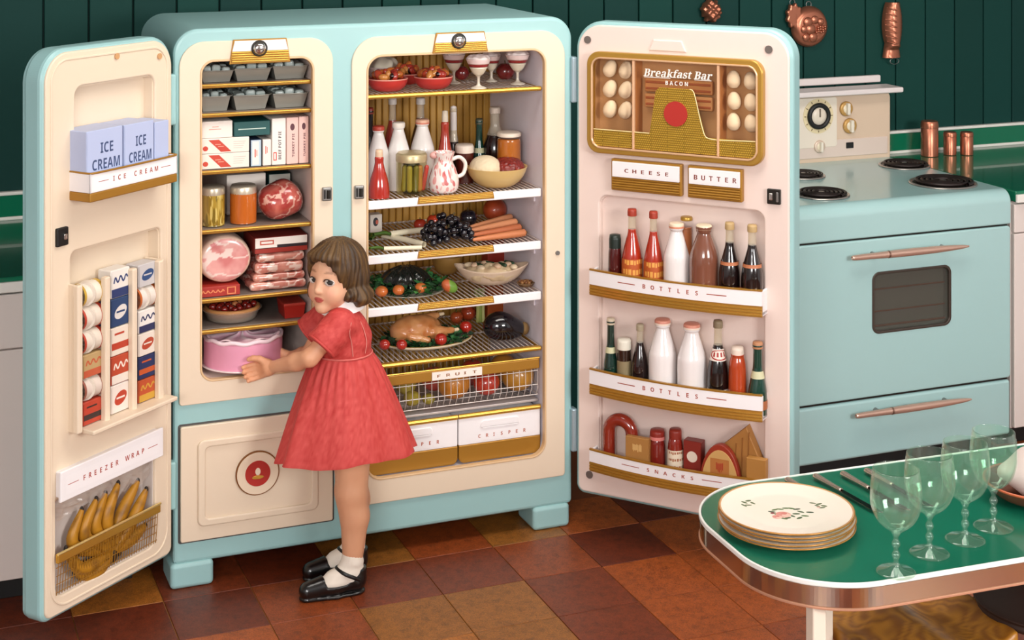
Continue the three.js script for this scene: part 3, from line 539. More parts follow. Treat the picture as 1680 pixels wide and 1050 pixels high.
// ================================================================ stove
const SX0 = 2.13, SX1 = 3.035, SW = SX1 - SX0, SH = 0.962, SB = -0.8;
const stove = thing('stove', 'aqua electric range with oven window and a tan control backguard', 'stove', [(SX0 + SX1) / 2, 0, 0]);
{
  const g = stove, X = x => x - (SX0 + SX1) / 2, w2 = SW / 2;
  mesh('body', at(box(SW - 0.01, 0.8, -SB - 0.03, 0.01), 0, 0.47, (SB - 0.03) / 2 + 0.0), C.stoveAqua, g);
  mesh('toe_kick', at(box(SW - 0.06, 0.07, -SB - 0.1, 0.004), 0, 0.035, SB / 2 - 0.02), C.black, g);
  // cooktop with a rolled front edge
  const cs = rrShape(SB, 0.838, 0.004, SH, [0.004, 0.006, 0.045, 0.006]);
  mesh('cooktop', slab(cs, -w2, w2, 0.006, 10).rotateY(-PI / 2), C.stoveAqua, g);
  mesh('oven_door', at(box(SW - 0.004, 0.553, 0.04, 0.012, 3), 0, 0.555, -0.017), C.stoveAqua, g);
  mesh('drawer', at(box(SW - 0.004, 0.2, 0.04, 0.012, 3), 0, 0.17, -0.017), C.stoveAqua, g);
  mesh('seam', at(box(SW - 0.02, 0.01, 0.03, 0.001), 0, 0.2745, -0.022), C.darkMetal, g);
  mesh('seam', at(box(SW - 0.02, 0.01, 0.03, 0.001), 0, 0.8348, -0.022), C.darkMetal, g);
  // oven window: recessed dark box seen through glass
  const a = atZ(1433, 545, 0.004), b = atZ(1558, 440, 0.004), wy0 = atZ(1495, 540, 0.004).y + 0.004, wy1 = atZ(1495, 443, 0.004).y;
  const od = g.children.find(o => o.name === 'oven_door');
  const ods = rrShape(-(SW - 0.004) / 2, 0.2785, (SW - 0.004) / 2, 0.8315, 0.014); ods.holes.push(rrShape(X(a.x), wy0, X(b.x), wy1, 0.025, THREE.Path));
  od.geometry = slab(ods, -0.037, 0.004, 0.006, 8);
  const wf = rrShape(X(a.x) - 0.006, wy0 - 0.006, X(b.x) + 0.006, wy1 + 0.006, 0.03); wf.holes.push(rrShape(X(a.x) + 0.003, wy0 + 0.003, X(b.x) - 0.003, wy1 - 0.003, 0.023, THREE.Path));
  mesh('window_frame', slab(wf, -0.006, 0.007, 0.002, 8), M(0x5b534c, 0.3, { metalness: 0.6 }), od);
  mesh('window_glass', new THREE.ShapeGeometry(rrShape(X(a.x) + 0.001, wy0 + 0.001, X(b.x) - 0.001, wy1 - 0.001, 0.024)).translate(0, 0, -0.006), new THREE.MeshPhysicalMaterial({ color: 0xa89c94, side: THREE.DoubleSide, roughness: 0.08, transmission: 0.9, thickness: 0, ior: 1.45 }), od);
  mesh('oven_cavity', slab(rrShape(X(a.x) - 0.004, wy0 - 0.004, X(b.x) + 0.004, wy1 + 0.004, 0.02), -0.0372, -0.032, 0), M(0x3a2c27, 0.5), od);
  for (const f of [0.3, 0.68]) mesh('oven_rack', bar([X(a.x) + 0.006, lerp(wy1, wy0, f), -0.02], [X(b.x) - 0.006, lerp(wy1, wy0, f), -0.02], 0.003), M(0xb09a8a, 0.4, { metalness: 0.4 }), od);
  mesh('oven_rack', bar([X(a.x) + 0.006, wy0 + 0.016, -0.016], [X(b.x) - 0.006, wy0 + 0.016, -0.016], 0.004), M(0xb09a8a, 0.4, { metalness: 0.4 }), od);
  // tapered copper toned handles
  for (const [x0, x1, px, py, par] of [[1402, 1592, 1495, 413, 'oven_door'], [1405, 1593, 1500, 668, 'drawer']]) {
    const p = atZ(px, py, 0.03), l = (atZ(x1, py, 0.03).x - atZ(x0, py, 0.03).x), q = g.children.find(o => o.name === par);
    const prof = smooth([[0.002, -l / 2], [0.009, -l / 2 + 0.004], [0.011, -l * 0.3], [0.0135, -l * 0.1], [0.0125, l * 0.2], [0.008, l * 0.42], [0.003, l / 2]], 30);
    const hd = mesh('handle', lathe(prof, 18).rotateZ(-PI / 2).scale(1, 1, 0.9), M(0xd8b3a0, 0.25, { metalness: 0.6 }), q, [X(p.x), p.y, 0.034]);
    hd.userData.label = 'long tapered copper toned handle';
    mesh('handle_band', cyl(0.013, 0.013, 0.006, 18).rotateZ(PI / 2), M(0x8f6f60, 0.3, { metalness: 0.7 }), q, [X(p.x) - l * 0.2, p.y, 0.034]);
    for (const s of [-1, 1]) mesh('handle_post', cyl(0.007, 0.009, 0.034, 12).rotateX(PI / 2), C.steel, q, [X(p.x) + s * l * 0.3, p.y, 0.018]);
  }
  // burners
  const burner = (px, py, rp) => {
    const p = atY(px, py, SH), r = rp * mpp(p), q = part('burner', g, 'coiled black burner in a chrome ring'); q.position.set(X(p.x), SH, p.z);
    mesh('drip_ring', lathe([[r * 1.0, 0.002], [r * 0.985, 0.006], [r * 0.92, 0.006], [r * 0.88, 0.001], [r * 0.88, -0.004]], 40), M(0xb9b2ac, 0.25, { metalness: 0.7 }), q);
    mesh('drip_pan', lathe([[0, 0.0012], [r * 0.9, 0.0012]], 40), M(0x3c332e, 0.35, { metalness: 0.5 }), q);
    const pts = []; const turns = 4.2; for (let i = 0; i <= 150; i++) { const t = i / 150, an = t * turns * 2 * PI, rad = lerp(r * 0.2, r * 0.86, t); pts.push([rad * Math.cos(an), 0.011, rad * Math.sin(an)]); }
    mesh('coil', tube(pts, r * 0.055, 260, 7), M(0x2c2220, 0.45, { metalness: 0.4 }), q);
    mesh('centre_cap', lathe([[0, 0.013], [r * 0.1, 0.013], [r * 0.13, 0.008], [r * 0.13, 0.001]], 20), M(0xbcb3aa, 0.3, { metalness: 0.7 }), q);
  };
  burner(1547, 301, 55); burner(1484, 272, 42); burner(1348, 320, 46); burner(1318, 289, 36);
  // backguard
  const bz = SB + 0.03, y0 = SH - 0.004, by1 = atZ(1480, 146, bz).y;
  const bs = rrShape(-w2, y0, w2 + 0.006, by1, [0.004, 0.004, 0.03, 0.03]);
  mesh('backguard', slab(bs, WALL_Z + 0.012, bz + 0.02, 0.006), M(0xd9bfa6, 0.4), g);
  mesh('fluted_strip', at(box(SW - 0.02, 0.07, 0.008, 0.003), 0.0, y0 + 0.055, bz + 0.02), M(0xdcc8bb, 0.4), g);
  mesh('backguard_shelf', at(box(SW + 0.05, 0.022, 0.12, 0.006), 0.008, by1 + 0.008, bz + 0.014), M(0xe4d9d6, 0.35), g);
  mesh('shelf_rail', at(box(SW + 0.02, 0.03, 0.02, 0.006), 0, by1 + 0.04, WALL_Z + 0.028), M(0xe4d9d6, 0.35), g);
  const fz = bz + 0.02;
  mesh('clock_panel', slab(rrShape(-w2 + 0.02, atZ(1340, 242, fz).y, X(atZ(1372, 200, fz).x), by1 - 0.012, 0.012), fz - 0.002, fz + 0.006, 0.002), M(0xe9dccb, 0.4), g);
  const ck = atZ(1341, 190, fz), R = 23 * mpp(ck), dl = part('clock_dial', g, 'clock timer with black ring'); dl.position.set(X(ck.x), ck.y, fz + 0.006);
  mesh('dial_face', cyl(R * 1.25, R * 1.25, 0.004, 40).rotateX(PI / 2), M(0xe4d2a8, 0.4), dl);
  for (let i = 0; i < 12; i++) mesh('hour_mark', box(0.003, 0.008, 0.003, 0.001, 1).translate(0, R * 1.1, 0.003).rotateZ(i * PI / 6), M(0x6b5330, 0.5), dl);
  mesh('black_ring', new THREE.TorusGeometry(R * 0.78, R * 0.17, 12, 40).translate(0, 0, 0.006), C.black, dl);
  mesh('dial_centre', lathe([[0, 0.012], [R * 0.3, 0.014], [R * 0.6, 0.008], [R * 0.64, 0]], 32).rotateX(PI / 2), M(0xe6d8c6, 0.3), dl);
  mesh('pointer', box(0.005, R * 0.6, 0.004, 0.002, 1).translate(0, R * 0.25, 0.015), M(0x5a4a3a, 0.4), dl);
  for (const [px, py, rp, c] of [[1387, 178, 12, 0xc79a58], [1393, 206, 12.5, 0xc79a58], [1343, 240, 10.5, 0xe0c8b4]]) {
    const p = atZ(px, py, fz), r = rp * mpp(p), k = part('knob', g); k.position.set(X(p.x), p.y, fz + 0.003);
    mesh('knob_base', lathe([[0, 0.01], [r * 0.85, 0.01], [r, 0.006], [r, 0]], 28).rotateX(PI / 2), M(c, 0.35, { metalness: 0.3 }), k);
    mesh('knob_grip', at(box(r * 0.45, r * 1.6, 0.02, 0.004), 0, 0, 0.017), M(0xeadfce, 0.3), k);
    mesh('knob_face', lathe([[0, 0.014], [r * 0.5, 0.013], [r * 0.6, 0.01]], 24).rotateX(PI / 2), M(0xe8d9bd, 0.3), k);
  }
  { const p = atZ(1393, 238, fz); mesh('indicator', at(box(0.034, 0.024, 0.008, 0.002), X(p.x), p.y, fz + 0.004), C.black, g); }
}

// ================================================================ copper moulds on the wall
function hook(g, y) { mesh('hanging_ring', new THREE.TorusGeometry(0.012, 0.0018, 6, 20).translate(0, y, 0), C.steel, g); }
{
  const z = WALL_Z + 0.012;
  { // round mould with fruit relief
    const p = atZ(1331, 44, z + 0.02), r = 33 * mpp(p), g = thing('copper_mould', 'round copper mould with a fruit relief hung on the green wall', 'mould', [p.x, p.y, z], 0, 'copper moulds on the wall');
    mesh('dish', lathe([[0, 0.034], [r * 0.7, 0.032], [r * 0.9, 0.024], [r, 0.008], [r * 1.03, 0.002], [r * 1.03, 0]], 36).rotateX(PI / 2), C.copper, g);
    const fr = [[-0.3, 0.25, 0.26], [0.1, 0.35, 0.22], [-0.5, -0.1, 0.2], [-0.15, -0.1, 0.28], [0.0, -0.5, 0.24], [-0.4, -0.5, 0.2], [0.45, 0.25, 0.18]];
    for (const [x, y, q] of fr) mesh('fruit_relief', new THREE.SphereGeometry(q * r, 16, 10).scale(1, 1, 0.45).translate(x * r, y * r, 0.034), C.copper, g);
    for (let i = 0; i < 12; i++) mesh('grape_relief', new THREE.SphereGeometry(0.075 * r, 8, 6).translate((0.28 + 0.13 * (i % 4) + 0.06 * ((i / 4 | 0) % 2) - 0.05 * (i / 4 | 0)) * r, (-0.02 - 0.12 * (i / 4 | 0) + 0.03 * (i % 2)) * r, 0.036), C.copper, g);
    hook(g, r * 1.1);
  }
  { // dark fluted mould partly behind the round one
    const p = atZ(1302, 26, z + 0.01), r = 14 * mpp(p), g = thing('copper_mould', 'small scalloped copper mould beside the round fruit mould', 'mould', [p.x, p.y, z], 0, 'copper moulds on the wall');
    const s = new THREE.Shape(); for (let i = 0; i <= 64; i++) { const a = i / 64 * 2 * PI, q = r * (1 + 0.1 * Math.cos(9 * a)); i ? s.lineTo(q * Math.cos(a), q * 1.4 * Math.sin(a)) : s.moveTo(q, 0); }
    mesh('fluted_shell', slab(s, 0, 0.022, 0.006), C.copper, g); hook(g, r * 1.55);
  }
  { // fish mould
    const p = atZ(1466, 44, z + 0.02), k = mpp(p), g = thing('copper_mould', 'long copper fish mould with scales and a flared tail', 'mould', [p.x, p.y, z], 0, 'copper moulds on the wall');
    const L = 62 * k, hw = t => (t < 0.72 ? 18 * Math.sqrt(Math.max(0.05, Math.sin(PI * (0.12 + 0.95 * t)))) : lerp(12.5, 17, (t - 0.72) / 0.28)) * k;   // from the head (0, top) to the tail (1)
    const n = 30, m = 12, pos = [], idx = [];
    for (let i = 0; i <= n; i++) for (let j = 0; j <= m; j++) { const t = i / n, u = j / m * PI, sc = 1 + 0.05 * Math.sin(t * 60) * Math.sin(u * 9); pos.push(-hw(t) * Math.cos(u), lerp(0.62, -0.78, t) * L * 1.05, 0.002 + 0.045 * Math.sin(u) * sc * (t > 0.8 ? 0.6 : 1)); }
    for (let i = 0; i < n; i++) for (let j = 0; j < m; j++) { const a = i * (m + 1) + j; idx.push(a, a + m + 1, a + m + 2, a, a + m + 2, a + 1); }
    const q = new THREE.BufferGeometry(); q.setAttribute('position', new THREE.Float32BufferAttribute(pos, 3)); q.setIndex(idx); q.computeVertexNormals();
    mesh('fish_body', q, M(0xb8745a, 0.32, { metalness: 0.8, side: THREE.DoubleSide }), g);
    for (let i = 0; i < 7; i++) mesh('gill_ridge', tube([[-hw(0.1 + i * 0.1) * 0.9, lerp(0.62, -0.78, 0.1 + i * 0.1) * L * 1.05, 0.02], [-hw(0.1 + i * 0.1) * 0.4, lerp(0.62, -0.78, 0.13 + i * 0.1) * L * 1.05, 0.044], [0, lerp(0.62, -0.78, 0.14 + i * 0.1) * L * 1.05, 0.046]], 0.004, 10, 6), C.copper, g);
    mesh('wire_loop', new THREE.TorusGeometry(0.018, 0.0015, 6, 20).scale(1.2, 0.7, 1).translate(0.01, -0.8 * L * 1.05 - 0.012, 0.012), C.steel, g);
  }
  { // mould half hidden by the door top
    const p = atZ(1168, 18, z + 0.02), r = 17 * mpp(p), g = thing('copper_mould', 'crinkled copper mould showing just above the fresh food door', 'mould', [p.x, p.y, z], 0, 'copper moulds on the wall');
    mesh('crown', sdfGeo((x, y, q) => ell(x, y, q, [0, 0, 0.01], [r, r * 1.1, 0.04]) + 0.006 * Math.sin(x * 180) * Math.sin(y * 190), [-r * 1.4, -r * 1.5, 0], [r * 1.4, r * 1.5, 0.07], 0.004), C.copper, g);
    hook(g, r * 1.25);
  }
}

// ================================================================ table
const TH = 0.74;
{
  const x0 = 0.797, x1 = 2.0, z0 = 1.632, z1 = 2.165, xc = (x0 + x1) / 2, zc = (z0 + z1) / 2, tilt = -0.045;
  const g = thing('kitchen_table', 'green topped table with rounded corners, chrome edge band and cream legs', 'table', [xc, 0, zc], tilt);
  const hw = (x1 - x0) / 2, hd = (z1 - z0) / 2, sh = rrShape(-hw, -hd, hw, hd, [0.2, 0.2, 0.2, 0.2]);
  mesh('tabletop', slab(sh, 0, 0.012, 0.002, 16).rotateX(-PI / 2).translate(0, TH - 0.012, 0), M(0x0c6a50, 0.28, { clearcoat: 0.3 }), g);
  const ring = (e, i, a, b, bev, n, m) => { const s = rrShape(-hw - e, -hd - e, hw + e, hd + e, 0.2 + e); s.holes.push(rrShape(-hw + i, -hd + i, hw - i, hd - i, 0.2 - i, THREE.Path)); mesh(n, slab(s, a, b, bev, 20).rotateX(-PI / 2), m, g); };
  ring(0.006, -0.0005, TH - 0.008, TH + 0.002, 0.002, 'white_bead', M(0xf0eee8, 0.3));
  ring(0.004, 0.004, TH - 0.048, TH - 0.007, 0.002, 'chrome_band', M(0xcfc6b8, 0.12, { metalness: 1 }));
  ring(0.006, -0.002, TH - 0.052, TH - 0.047, 0.001, 'lower_bead', M(0xd8a284, 0.3, { metalness: 0.5 }));
  mesh('underside', at(new THREE.BoxGeometry(2 * hw - 0.12, 0.02, 2 * hd - 0.12), 0, TH - 0.03, 0), M(0x4a3020, 0.7), g);
  const lx = atY(1355, 985, 0.7).x - xc;
  for (const x of [-hw + 0.1, hw - 0.1]) for (const z of [-hd + 0.06, hd - 0.06]) mesh('leg', at(box(0.03, TH - 0.03, 0.03, 0.004), x < 0 ? (z > 0 ? lx : xAt(1357, zc - hd + 0.06) - xc - 0.01) : x, (TH - 0.03) / 2, z), M(0xe6d6c4, 0.45), g);
}
// plates
{
  const c = atY(1290, 852, TH + 0.02), R = 0.139;
  const face = printMat(1024, 1024, (k, w) => {
    k.fillStyle = '#eee2d4'; k.fillRect(0, 0, w, w);
    k.strokeStyle = '#c98a4a'; k.lineWidth = 14; k.beginPath(); k.arc(512, 512, 504, 0, 7); k.stroke();
    const leaf = (x, y, a, s, col) => { k.save(); k.translate(x, y); k.rotate(a); k.fillStyle = col; k.beginPath(); k.ellipse(0, 0, 30 * s, 13 * s, 0, 0, 7); k.fill(); k.restore(); };
    const rose = (x, y, s) => { for (const [dx, dy, q, col] of [[0, 0, 34, '#e3a79a'], [-14, -8, 20, '#d98a80'], [12, 8, 20, '#eebfb0'], [4, -14, 14, '#d27a72']]) { k.fillStyle = col; k.beginPath(); k.arc(x + dx * s, y + dy * s, q * s, 0, 7); k.fill(); } };
    for (const [x, y, a] of [[400, 520, .3], [430, 480, -.5], [470, 470, .2], [520, 450, 0], [560, 455, .4], [600, 470, -.3], [620, 520, .6], [580, 560, 0], [540, 600, .8], [500, 640, -.4], [470, 650, .5], [640, 600, .2], [590, 640, -.7], [690, 530, .1], [430, 570, .9]]) leaf(x, y, a, 1, ['#3f5a34', '#52703c', '#2e4428'][(x + y | 0) % 3]);
    rose(480, 575, 1.7); rose(425, 620, 1.1); k.fillStyle = '#8a2f3a'; k.beginPath(); k.arc(400, 548, 16, 0, 7); k.fill();
    for (const [x, y, a] of [[215, 345, .5], [250, 310, -.5], [280, 350, 1], [240, 390, 0], [205, 400, .8], [745, 350, .4], [790, 370, -.4], [820, 410, .6], [800, 440, -.2], [770, 405, .9]]) leaf(x, y, a, 0.9, '#5a6a44');
    k.fillStyle = '#e0b0a4'; k.beginPath(); k.arc(775, 430, 14, 0, 7); k.fill();
  }, 0.3);
  for (let i = 0; i < 5; i++) {
    const lab = ['dinner plate at the bottom of the stack on the table', 'second plate up in the stack on the table', 'middle plate of the stack on the table', 'fourth plate up, just under the flowered top plate', 'cream plate with pink rose print on top of the stack'][i];
    const g = thing('dinner_plate', lab, 'plate', [c.x + [0.003, -0.002, 0.004, -0.001, 0][i], TH + 0.002 + i * 0.0075, c.z], 0, 'stacked dinner plates');
    const pr = [[0, 0], [R * 0.6, 0], [R * 0.66, 0.002], [R * 0.94, 0.0085], [R, 0.011], [R * 0.995, 0.0135], [R * 0.93, 0.0115], [R * 0.68, 0.0055], [R * 0.6, 0.0042], [0, 0.0042]];
    mesh('dish', lathe(pr, 64), M(0xeaddcd, 0.28, { clearcoat: 0.3 }), g);
    mesh('gilt_rim', new THREE.TorusGeometry(R * 0.998, 0.0017, 8, 64).rotateX(PI / 2).translate(0, 0.0122, 0), M(0xb8803c, 0.35, { metalness: 0.4 }), g);
    if (i === 4) {
      const f = lathe([[0, 0.0046], [R * 0.6, 0.0046], [R * 0.68, 0.0058], [R * 0.93, 0.0118], [R * 0.985, 0.0133]].reverse(), 64), p = f.attributes.position, uv = f.attributes.uv;
      for (let k = 0; k < p.count; k++) { const a = YAW, x = p.getX(k) * Math.cos(a) + p.getZ(k) * Math.sin(a), z = -p.getX(k) * Math.sin(a) + p.getZ(k) * Math.cos(a); uv.setXY(k, 0.5 + 0.5 * x / R, 0.5 - 0.5 * z / R); }
      mesh('rose_print', f, face, g);
    }
  }
}
// goblets
[[1470, 940, 84, 172, 'goblet standing next to the knife blades in front of the row'], [1525, 909, 82, 166, 'goblet second from the plate stack'], [1583.5, 887, 79, 162, 'goblet third from the plate stack'], [1630, 866, 76, 160, 'goblet beside the brown bowl at the table edge']].forEach(([px, py, wp, hp, lab]) => {
  const P = atY(px, py, TH), s = mpp(P), H = hp * s * 0.985, r = wp * s / 2;
  const g = thing('goblet', 'clear glass ' + lab, 'goblet', [P.x, TH + 0.0015, P.z], 0, 'glass goblets on the table');
  const gl = new THREE.MeshPhysicalMaterial({ color: 0xf2fcf6, roughness: 0.03, transmission: 0.97, thickness: 0, ior: 1.5 });
  const y0 = H * 0.4, outer = smooth([[0.006, y0 - 0.004], [r * 0.3, y0 + H * 0.01], [r * 0.72, y0 + H * 0.1], [r * 0.97, y0 + H * 0.24], [r, y0 + H * 0.37], [r * 0.95, H * 0.92], [r * 0.9, H]], 30);
  const inner = outer.filter(p => p[1] > y0 + 0.004).map(p => [Math.max(0.0005, p[0] - 0.0022), p[1] + 0.001]).reverse(); inner.push([0, y0 + 0.005]);
  mesh('bowl', lathe([[0.0, y0 - 0.006], ...outer, ...inner], 48), gl, g);
  const st = []; for (let i = 0; i <= 30; i++) { const t = i / 30; st.push([0.0062 + 0.0022 * Math.cos(t * 6 * PI), lerp(0.012, y0 - 0.003, t)]); }
  mesh('stem', lathe([[0, 0.012], ...st, [0, y0 - 0.003]], 20), gl, g);
  const fr = 32.5 * s; mesh('foot', lathe([[0, 0], [fr * 0.97, 0], [fr, 0.0015], [fr * 0.9, 0.004], [fr * 0.4, 0.008], [0.009, 0.0125], [0, 0.0125]], 48), gl, g);
});
// knives laid side by side
[[1290, 787, 1390, 843, 'knife nearest the plates, its blade slid beside the stack'], [1336, 781, 1436, 837, 'knife lying between two others with its handle at the far edge'], [1381, 777, 1481, 833, 'knife third from the plate stack'], [1420, 772, 1520, 828, 'knife lying behind the goblets']].forEach(([ax, ay, bx, by, lab]) => {
  const a = atY(ax, ay, TH + 0.006), b = atY(bx, by, TH + 0.006), d = b.clone().sub(a), L = 0.235;
  const g = thing('table_knife', 'silver ' + lab, 'knife', [a.x, TH + 0.002, a.z], Math.atan2(-d.z, d.x), 'table knives');
  mesh('handle', lathe(smooth([[0.003, 0], [0.0085, 0.006], [0.0075, 0.03], [0.006, 0.07], [0.0062, 0.095], [0.004, 0.1]], 24), 14).rotateZ(-PI / 2).scale(1, 0.7, 1).translate(0, 0.006, 0), M(0xcdb8a8, 0.25, { metalness: 0.8 }), g);
  const s = new THREE.Shape(); s.moveTo(0.098, -0.006); s.lineTo(L - 0.03, -0.009); s.quadraticCurveTo(L, -0.008, L, 0.006); s.lineTo(0.098, 0.006); s.closePath();
  mesh('blade', slab(s, 0, 0.0022, 0.0006).rotateX(-PI / 2).translate(0, 0.004, 0), M(0x8d8078, 0.15, { metalness: 1 }), g);
});
{ // brown bowl at the table's end
  const p = atY(1700, 820, TH), g = thing('serving_bowl', 'brown bowl with an orange rim standing on the table behind the goblets', 'bowl', [p.x, TH + 0.002, p.z]);
  const r = 0.11; mesh('bowl', lathe(smooth([[0, 0], [r * 0.5, 0.001], [r * 0.8, 0.012], [r, 0.035], [r * 1.0, 0.04], [r * 0.95, 0.037], [r * 0.7, 0.014], [0, 0.008]], 40), 48), M(0x6e3f2c, 0.5), g);
  mesh('orange_rim', new THREE.TorusGeometry(r, 0.003, 8, 60).rotateX(PI / 2).translate(0, 0.039, 0), M(0xc4613a, 0.4), g);
  const n = tag(mesh(numbered('napkin'), sdfGeo((x, y, z) => ell(x, y, z, [0, 0.03, 0], [0.085, 0.045, 0.07]) + 0.006 * Math.sin(x * 70 + z * 40), [-0.11, -0.03, -0.1], [0.11, 0.09, 0.1], 0.006), M(0xe6d3cd, 0.8), scene, [p.x, TH + 0.03, p.z]), 'folded pale napkin resting in the brown bowl', 'napkin');
}
// seats under the table
{
  { const p = atY(1660, 992, 0.46), g = thing('wooden_stool', 'dark round seated stool with turned reddish legs under the table', 'stool', [p.x + 0.1, 0, p.z]);
    mesh('seat', lathe(smooth([[0, 0.425], [0.12, 0.425], [0.158, 0.435], [0.16, 0.45], [0.15, 0.46], [0, 0.455]], 30), 40), M(0x2e1a12, 0.6), g);
    for (let k = 0; k < 4; k++) { const a = k * PI / 2 + 0.5, q = lathe(smooth([[0.012, 0], [0.018, 0.06], [0.013, 0.12], [0.02, 0.2], [0.014, 0.28], [0.018, 0.36], [0.013, 0.43]], 30), 14); mesh('leg', q, M(0xa4551f, 0.35, { clearcoat: 0.4 }), g, [0.1 * Math.cos(a), 0, 0.1 * Math.sin(a)]); }
    mesh('stretcher', tube([[-0.1, 0.2, 0.02], [0.1, 0.2, -0.02]], 0.009, 4), M(0xa4551f, 0.35), g);
    mesh('back_splat', at(box(0.1, 0.24, 0.02, 0.006), 0.07, 0.575, -0.12), M(0x8c3a1c, 0.4), g);
  }
  { const p = atY(1452, 1010, 0.43), g = thing('wooden_chair', 'golden wood chair with a scooped saddle seat under the table', 'chair', [p.x + 0.05, 0, p.z + 0.05]);
    mesh('seat', sdfGeo((x, y, z) => { const base = Math.max(Math.abs(x) - 0.155 - 0.02 * Math.cos(z * 9), Math.abs(z) - 0.15); return smax(base, Math.abs(y - 0.415 - 0.018 * Math.cos(x * 28 + 1)) - 0.02, 0.012); }, [-0.21, 0.36, -0.2], [0.21, 0.48, 0.2], 0.008, (x, y, z) => mixc(0xa9701f, 0x7d4a14, 0.5 + 0.5 * Math.sin((x + 0.3 * fbm(x * 9, y * 9, z * 9)) * 160))), vcol(0.4), g);
    for (const x of [-0.12, 0.12]) for (const z of [-0.11, 0.11]) mesh('leg', bar([x, 0.4, z], [x * 1.2, 0.004, z * 1.2], 0.016, 12), M(0x9a641e, 0.4), g);
  }
  { const p = atY(1570, 1045, 0.3), g = thing('step_stool', 'low stool with a green top and pale edge under the table', 'stool', [p.x, 0, p.z + 0.06], -0.05);
    mesh('seat', at(box(0.115, 0.018, 0.13, 0.006), 0, 0.296, 0), M(0x2f6f5c, 0.4), g);
    mesh('edge_band', at(box(0.121, 0.012, 0.136, 0.004), 0, 0.293, 0), M(0xd3a88c, 0.4), g);
    for (const x of [-0.045, 0.045]) for (const z of [-0.05, 0.05]) mesh('leg', at(box(0.014, 0.29, 0.014, 0.003), x, 0.145, z), M(0xd3a88c, 0.4), g);
  }
}

// ================================================================ food and bottles
const gloss = (hex, o = {}) => M(hex, 0.16, { clearcoat: 0.8, clearcoatRoughness: 0.06, ...o });
const PROFILE = {
  soda: [[0, 0], [0.86, 0], [1, 0.02], [1, 0.2], [0.99, 0.38], [0.86, 0.5], [0.58, 0.64], [0.4, 0.74], [0.36, 0.9], [0.42, 0.925], [0.42, 0.95], [0.36, 0.96], [0, 0.96]],
  milk: [[0, 0], [0.9, 0], [1, 0.015], [1, 0.25], [1, 0.52], [0.9, 0.62], [0.68, 0.75], [0.48, 0.87], [0.47, 0.9], [0.54, 0.915], [0.54, 0.97], [0.48, 0.985], [0, 0.985]],
  jug: [[0, 0], [0.92, 0], [1, 0.015], [1, 0.3], [0.99, 0.55], [0.86, 0.68], [0.62, 0.8], [0.46, 0.89], [0.52, 0.91], [0.52, 0.985], [0, 0.985]],
  ketchup: [[0, 0], [0.9, 0], [1, 0.02], [0.96, 0.2], [0.82, 0.38], [0.55, 0.58], [0.42, 0.72], [0.4, 0.84], [0, 0.84]],
  tonic: [[0, 0], [0.9, 0], [1, 0.015], [1, 0.24], [0.93, 0.36], [0.66, 0.54], [0.5, 0.66], [0.46, 0.9], [0.52, 0.915], [0.52, 0.96], [0, 0.96]],
  jar: [[0, 0], [0.88, 0], [0.98, 0.03], [1, 0.1], [1, 0.76], [0.94, 0.84], [0.86, 0.87], [0, 0.87]],
  squat: [[0, 0], [0.86, 0], [0.98, 0.03], [1, 0.4], [0.92, 0.7], [0.72, 0.84], [0.7, 0.88], [0, 0.88]],
};
function splitProfile(type, R, H, level) {
  const p = smooth(PROFILE[type], 90).map(([r, y]) => [r * R, clamp(y, 0, 1) * H]), cut = level * H;
  const low = p.filter(q => q[1] <= cut), high = p.filter(q => q[1] >= cut);
  if (!high.length || level >= 1) return [low, null];
  const r = low[low.length - 1][0];
  return [[...low, [r, cut], [0, cut]], [[r, cut], ...high]];
}
function bottle(name, label, cat, pos, H, R, o = {}, group) {
  const g = thing(name, label, cat, pos, o.turn || 0, group), [low, high] = splitProfile(o.type || 'soda', R, H, o.level === undefined ? 1 : o.level);
  mesh(o.bodyName || 'body', lathe(low, 30), o.mat || gloss(o.color, o.clear || {}), g);
  if (high) mesh('neck', lathe(high, 26), C.neck, g);
  const pr = PROFILE[o.type || 'soda'], topY = pr[pr.length - 1][1] * H;
  if (o.cap !== undefined) {
    const cr = (o.capR || { soda: 0.45, milk: 0.57, jug: 0.55, ketchup: 0.5, tonic: 0.55, jar: 1.0, squat: 0.8 }[o.type || 'soda']) * R, h0 = o.capH || (H - topY + 0.012), cy = H - h0;
    const cm = o.capMat || M(o.cap, 0.4);
    mesh('cap', lathe([[cr * 0.98, cy], [cr, cy + 0.001], [cr, cy + h0 * 0.7], [cr * 0.88, cy + h0 * 0.97], [0, cy + h0]], 28), cm, g);
    if (o.capBand !== undefined) mesh('cap_band', lathe([[cr * 1.02, cy], [cr * 1.02, cy + h0 * 0.35]], 28), M(o.capBand, 0.4), g);
  }
  for (const [y0, y1, m, q] of o.bands || []) {
    const prof = smooth(pr, 120).filter(p => p[1] > y0 && p[1] < y1).map(p => [p[0] * R + 0.0008, p[1] * H]);
    const rAt = y => { const s = smooth(pr, 120); let b = s[0]; for (const p of s) if (p[1] <= y) b = p; return b[0] * R + 0.0008; };
    mesh(q || 'paper_label', lathe([[rAt(y0), y0 * H], ...prof, [rAt(y1), y1 * H]], 30).rotateY(PI), m, g);
  }
  return g;
}
const squiggle = (bg, fg, rows = 3, w = 256, h = 128, big) => printMat(w, h, c => {
  c.fillStyle = bg; c.fillRect(0, 0, w, h); c.fillStyle = fg;
  for (let r = 0; r < rows; r++) { let x = w * 0.3 + rr(0, 10); const y = h * (r + 0.5) / rows, hh = h / rows * (big ? 0.6 : 0.4); while (x < w * 0.7) { const q = rr(5, 12); c.fillRect(x, y - hh / 2 * rr(0.6, 1), q, hh * rr(0.7, 1)); x += q + rr(2, 5); } }
});
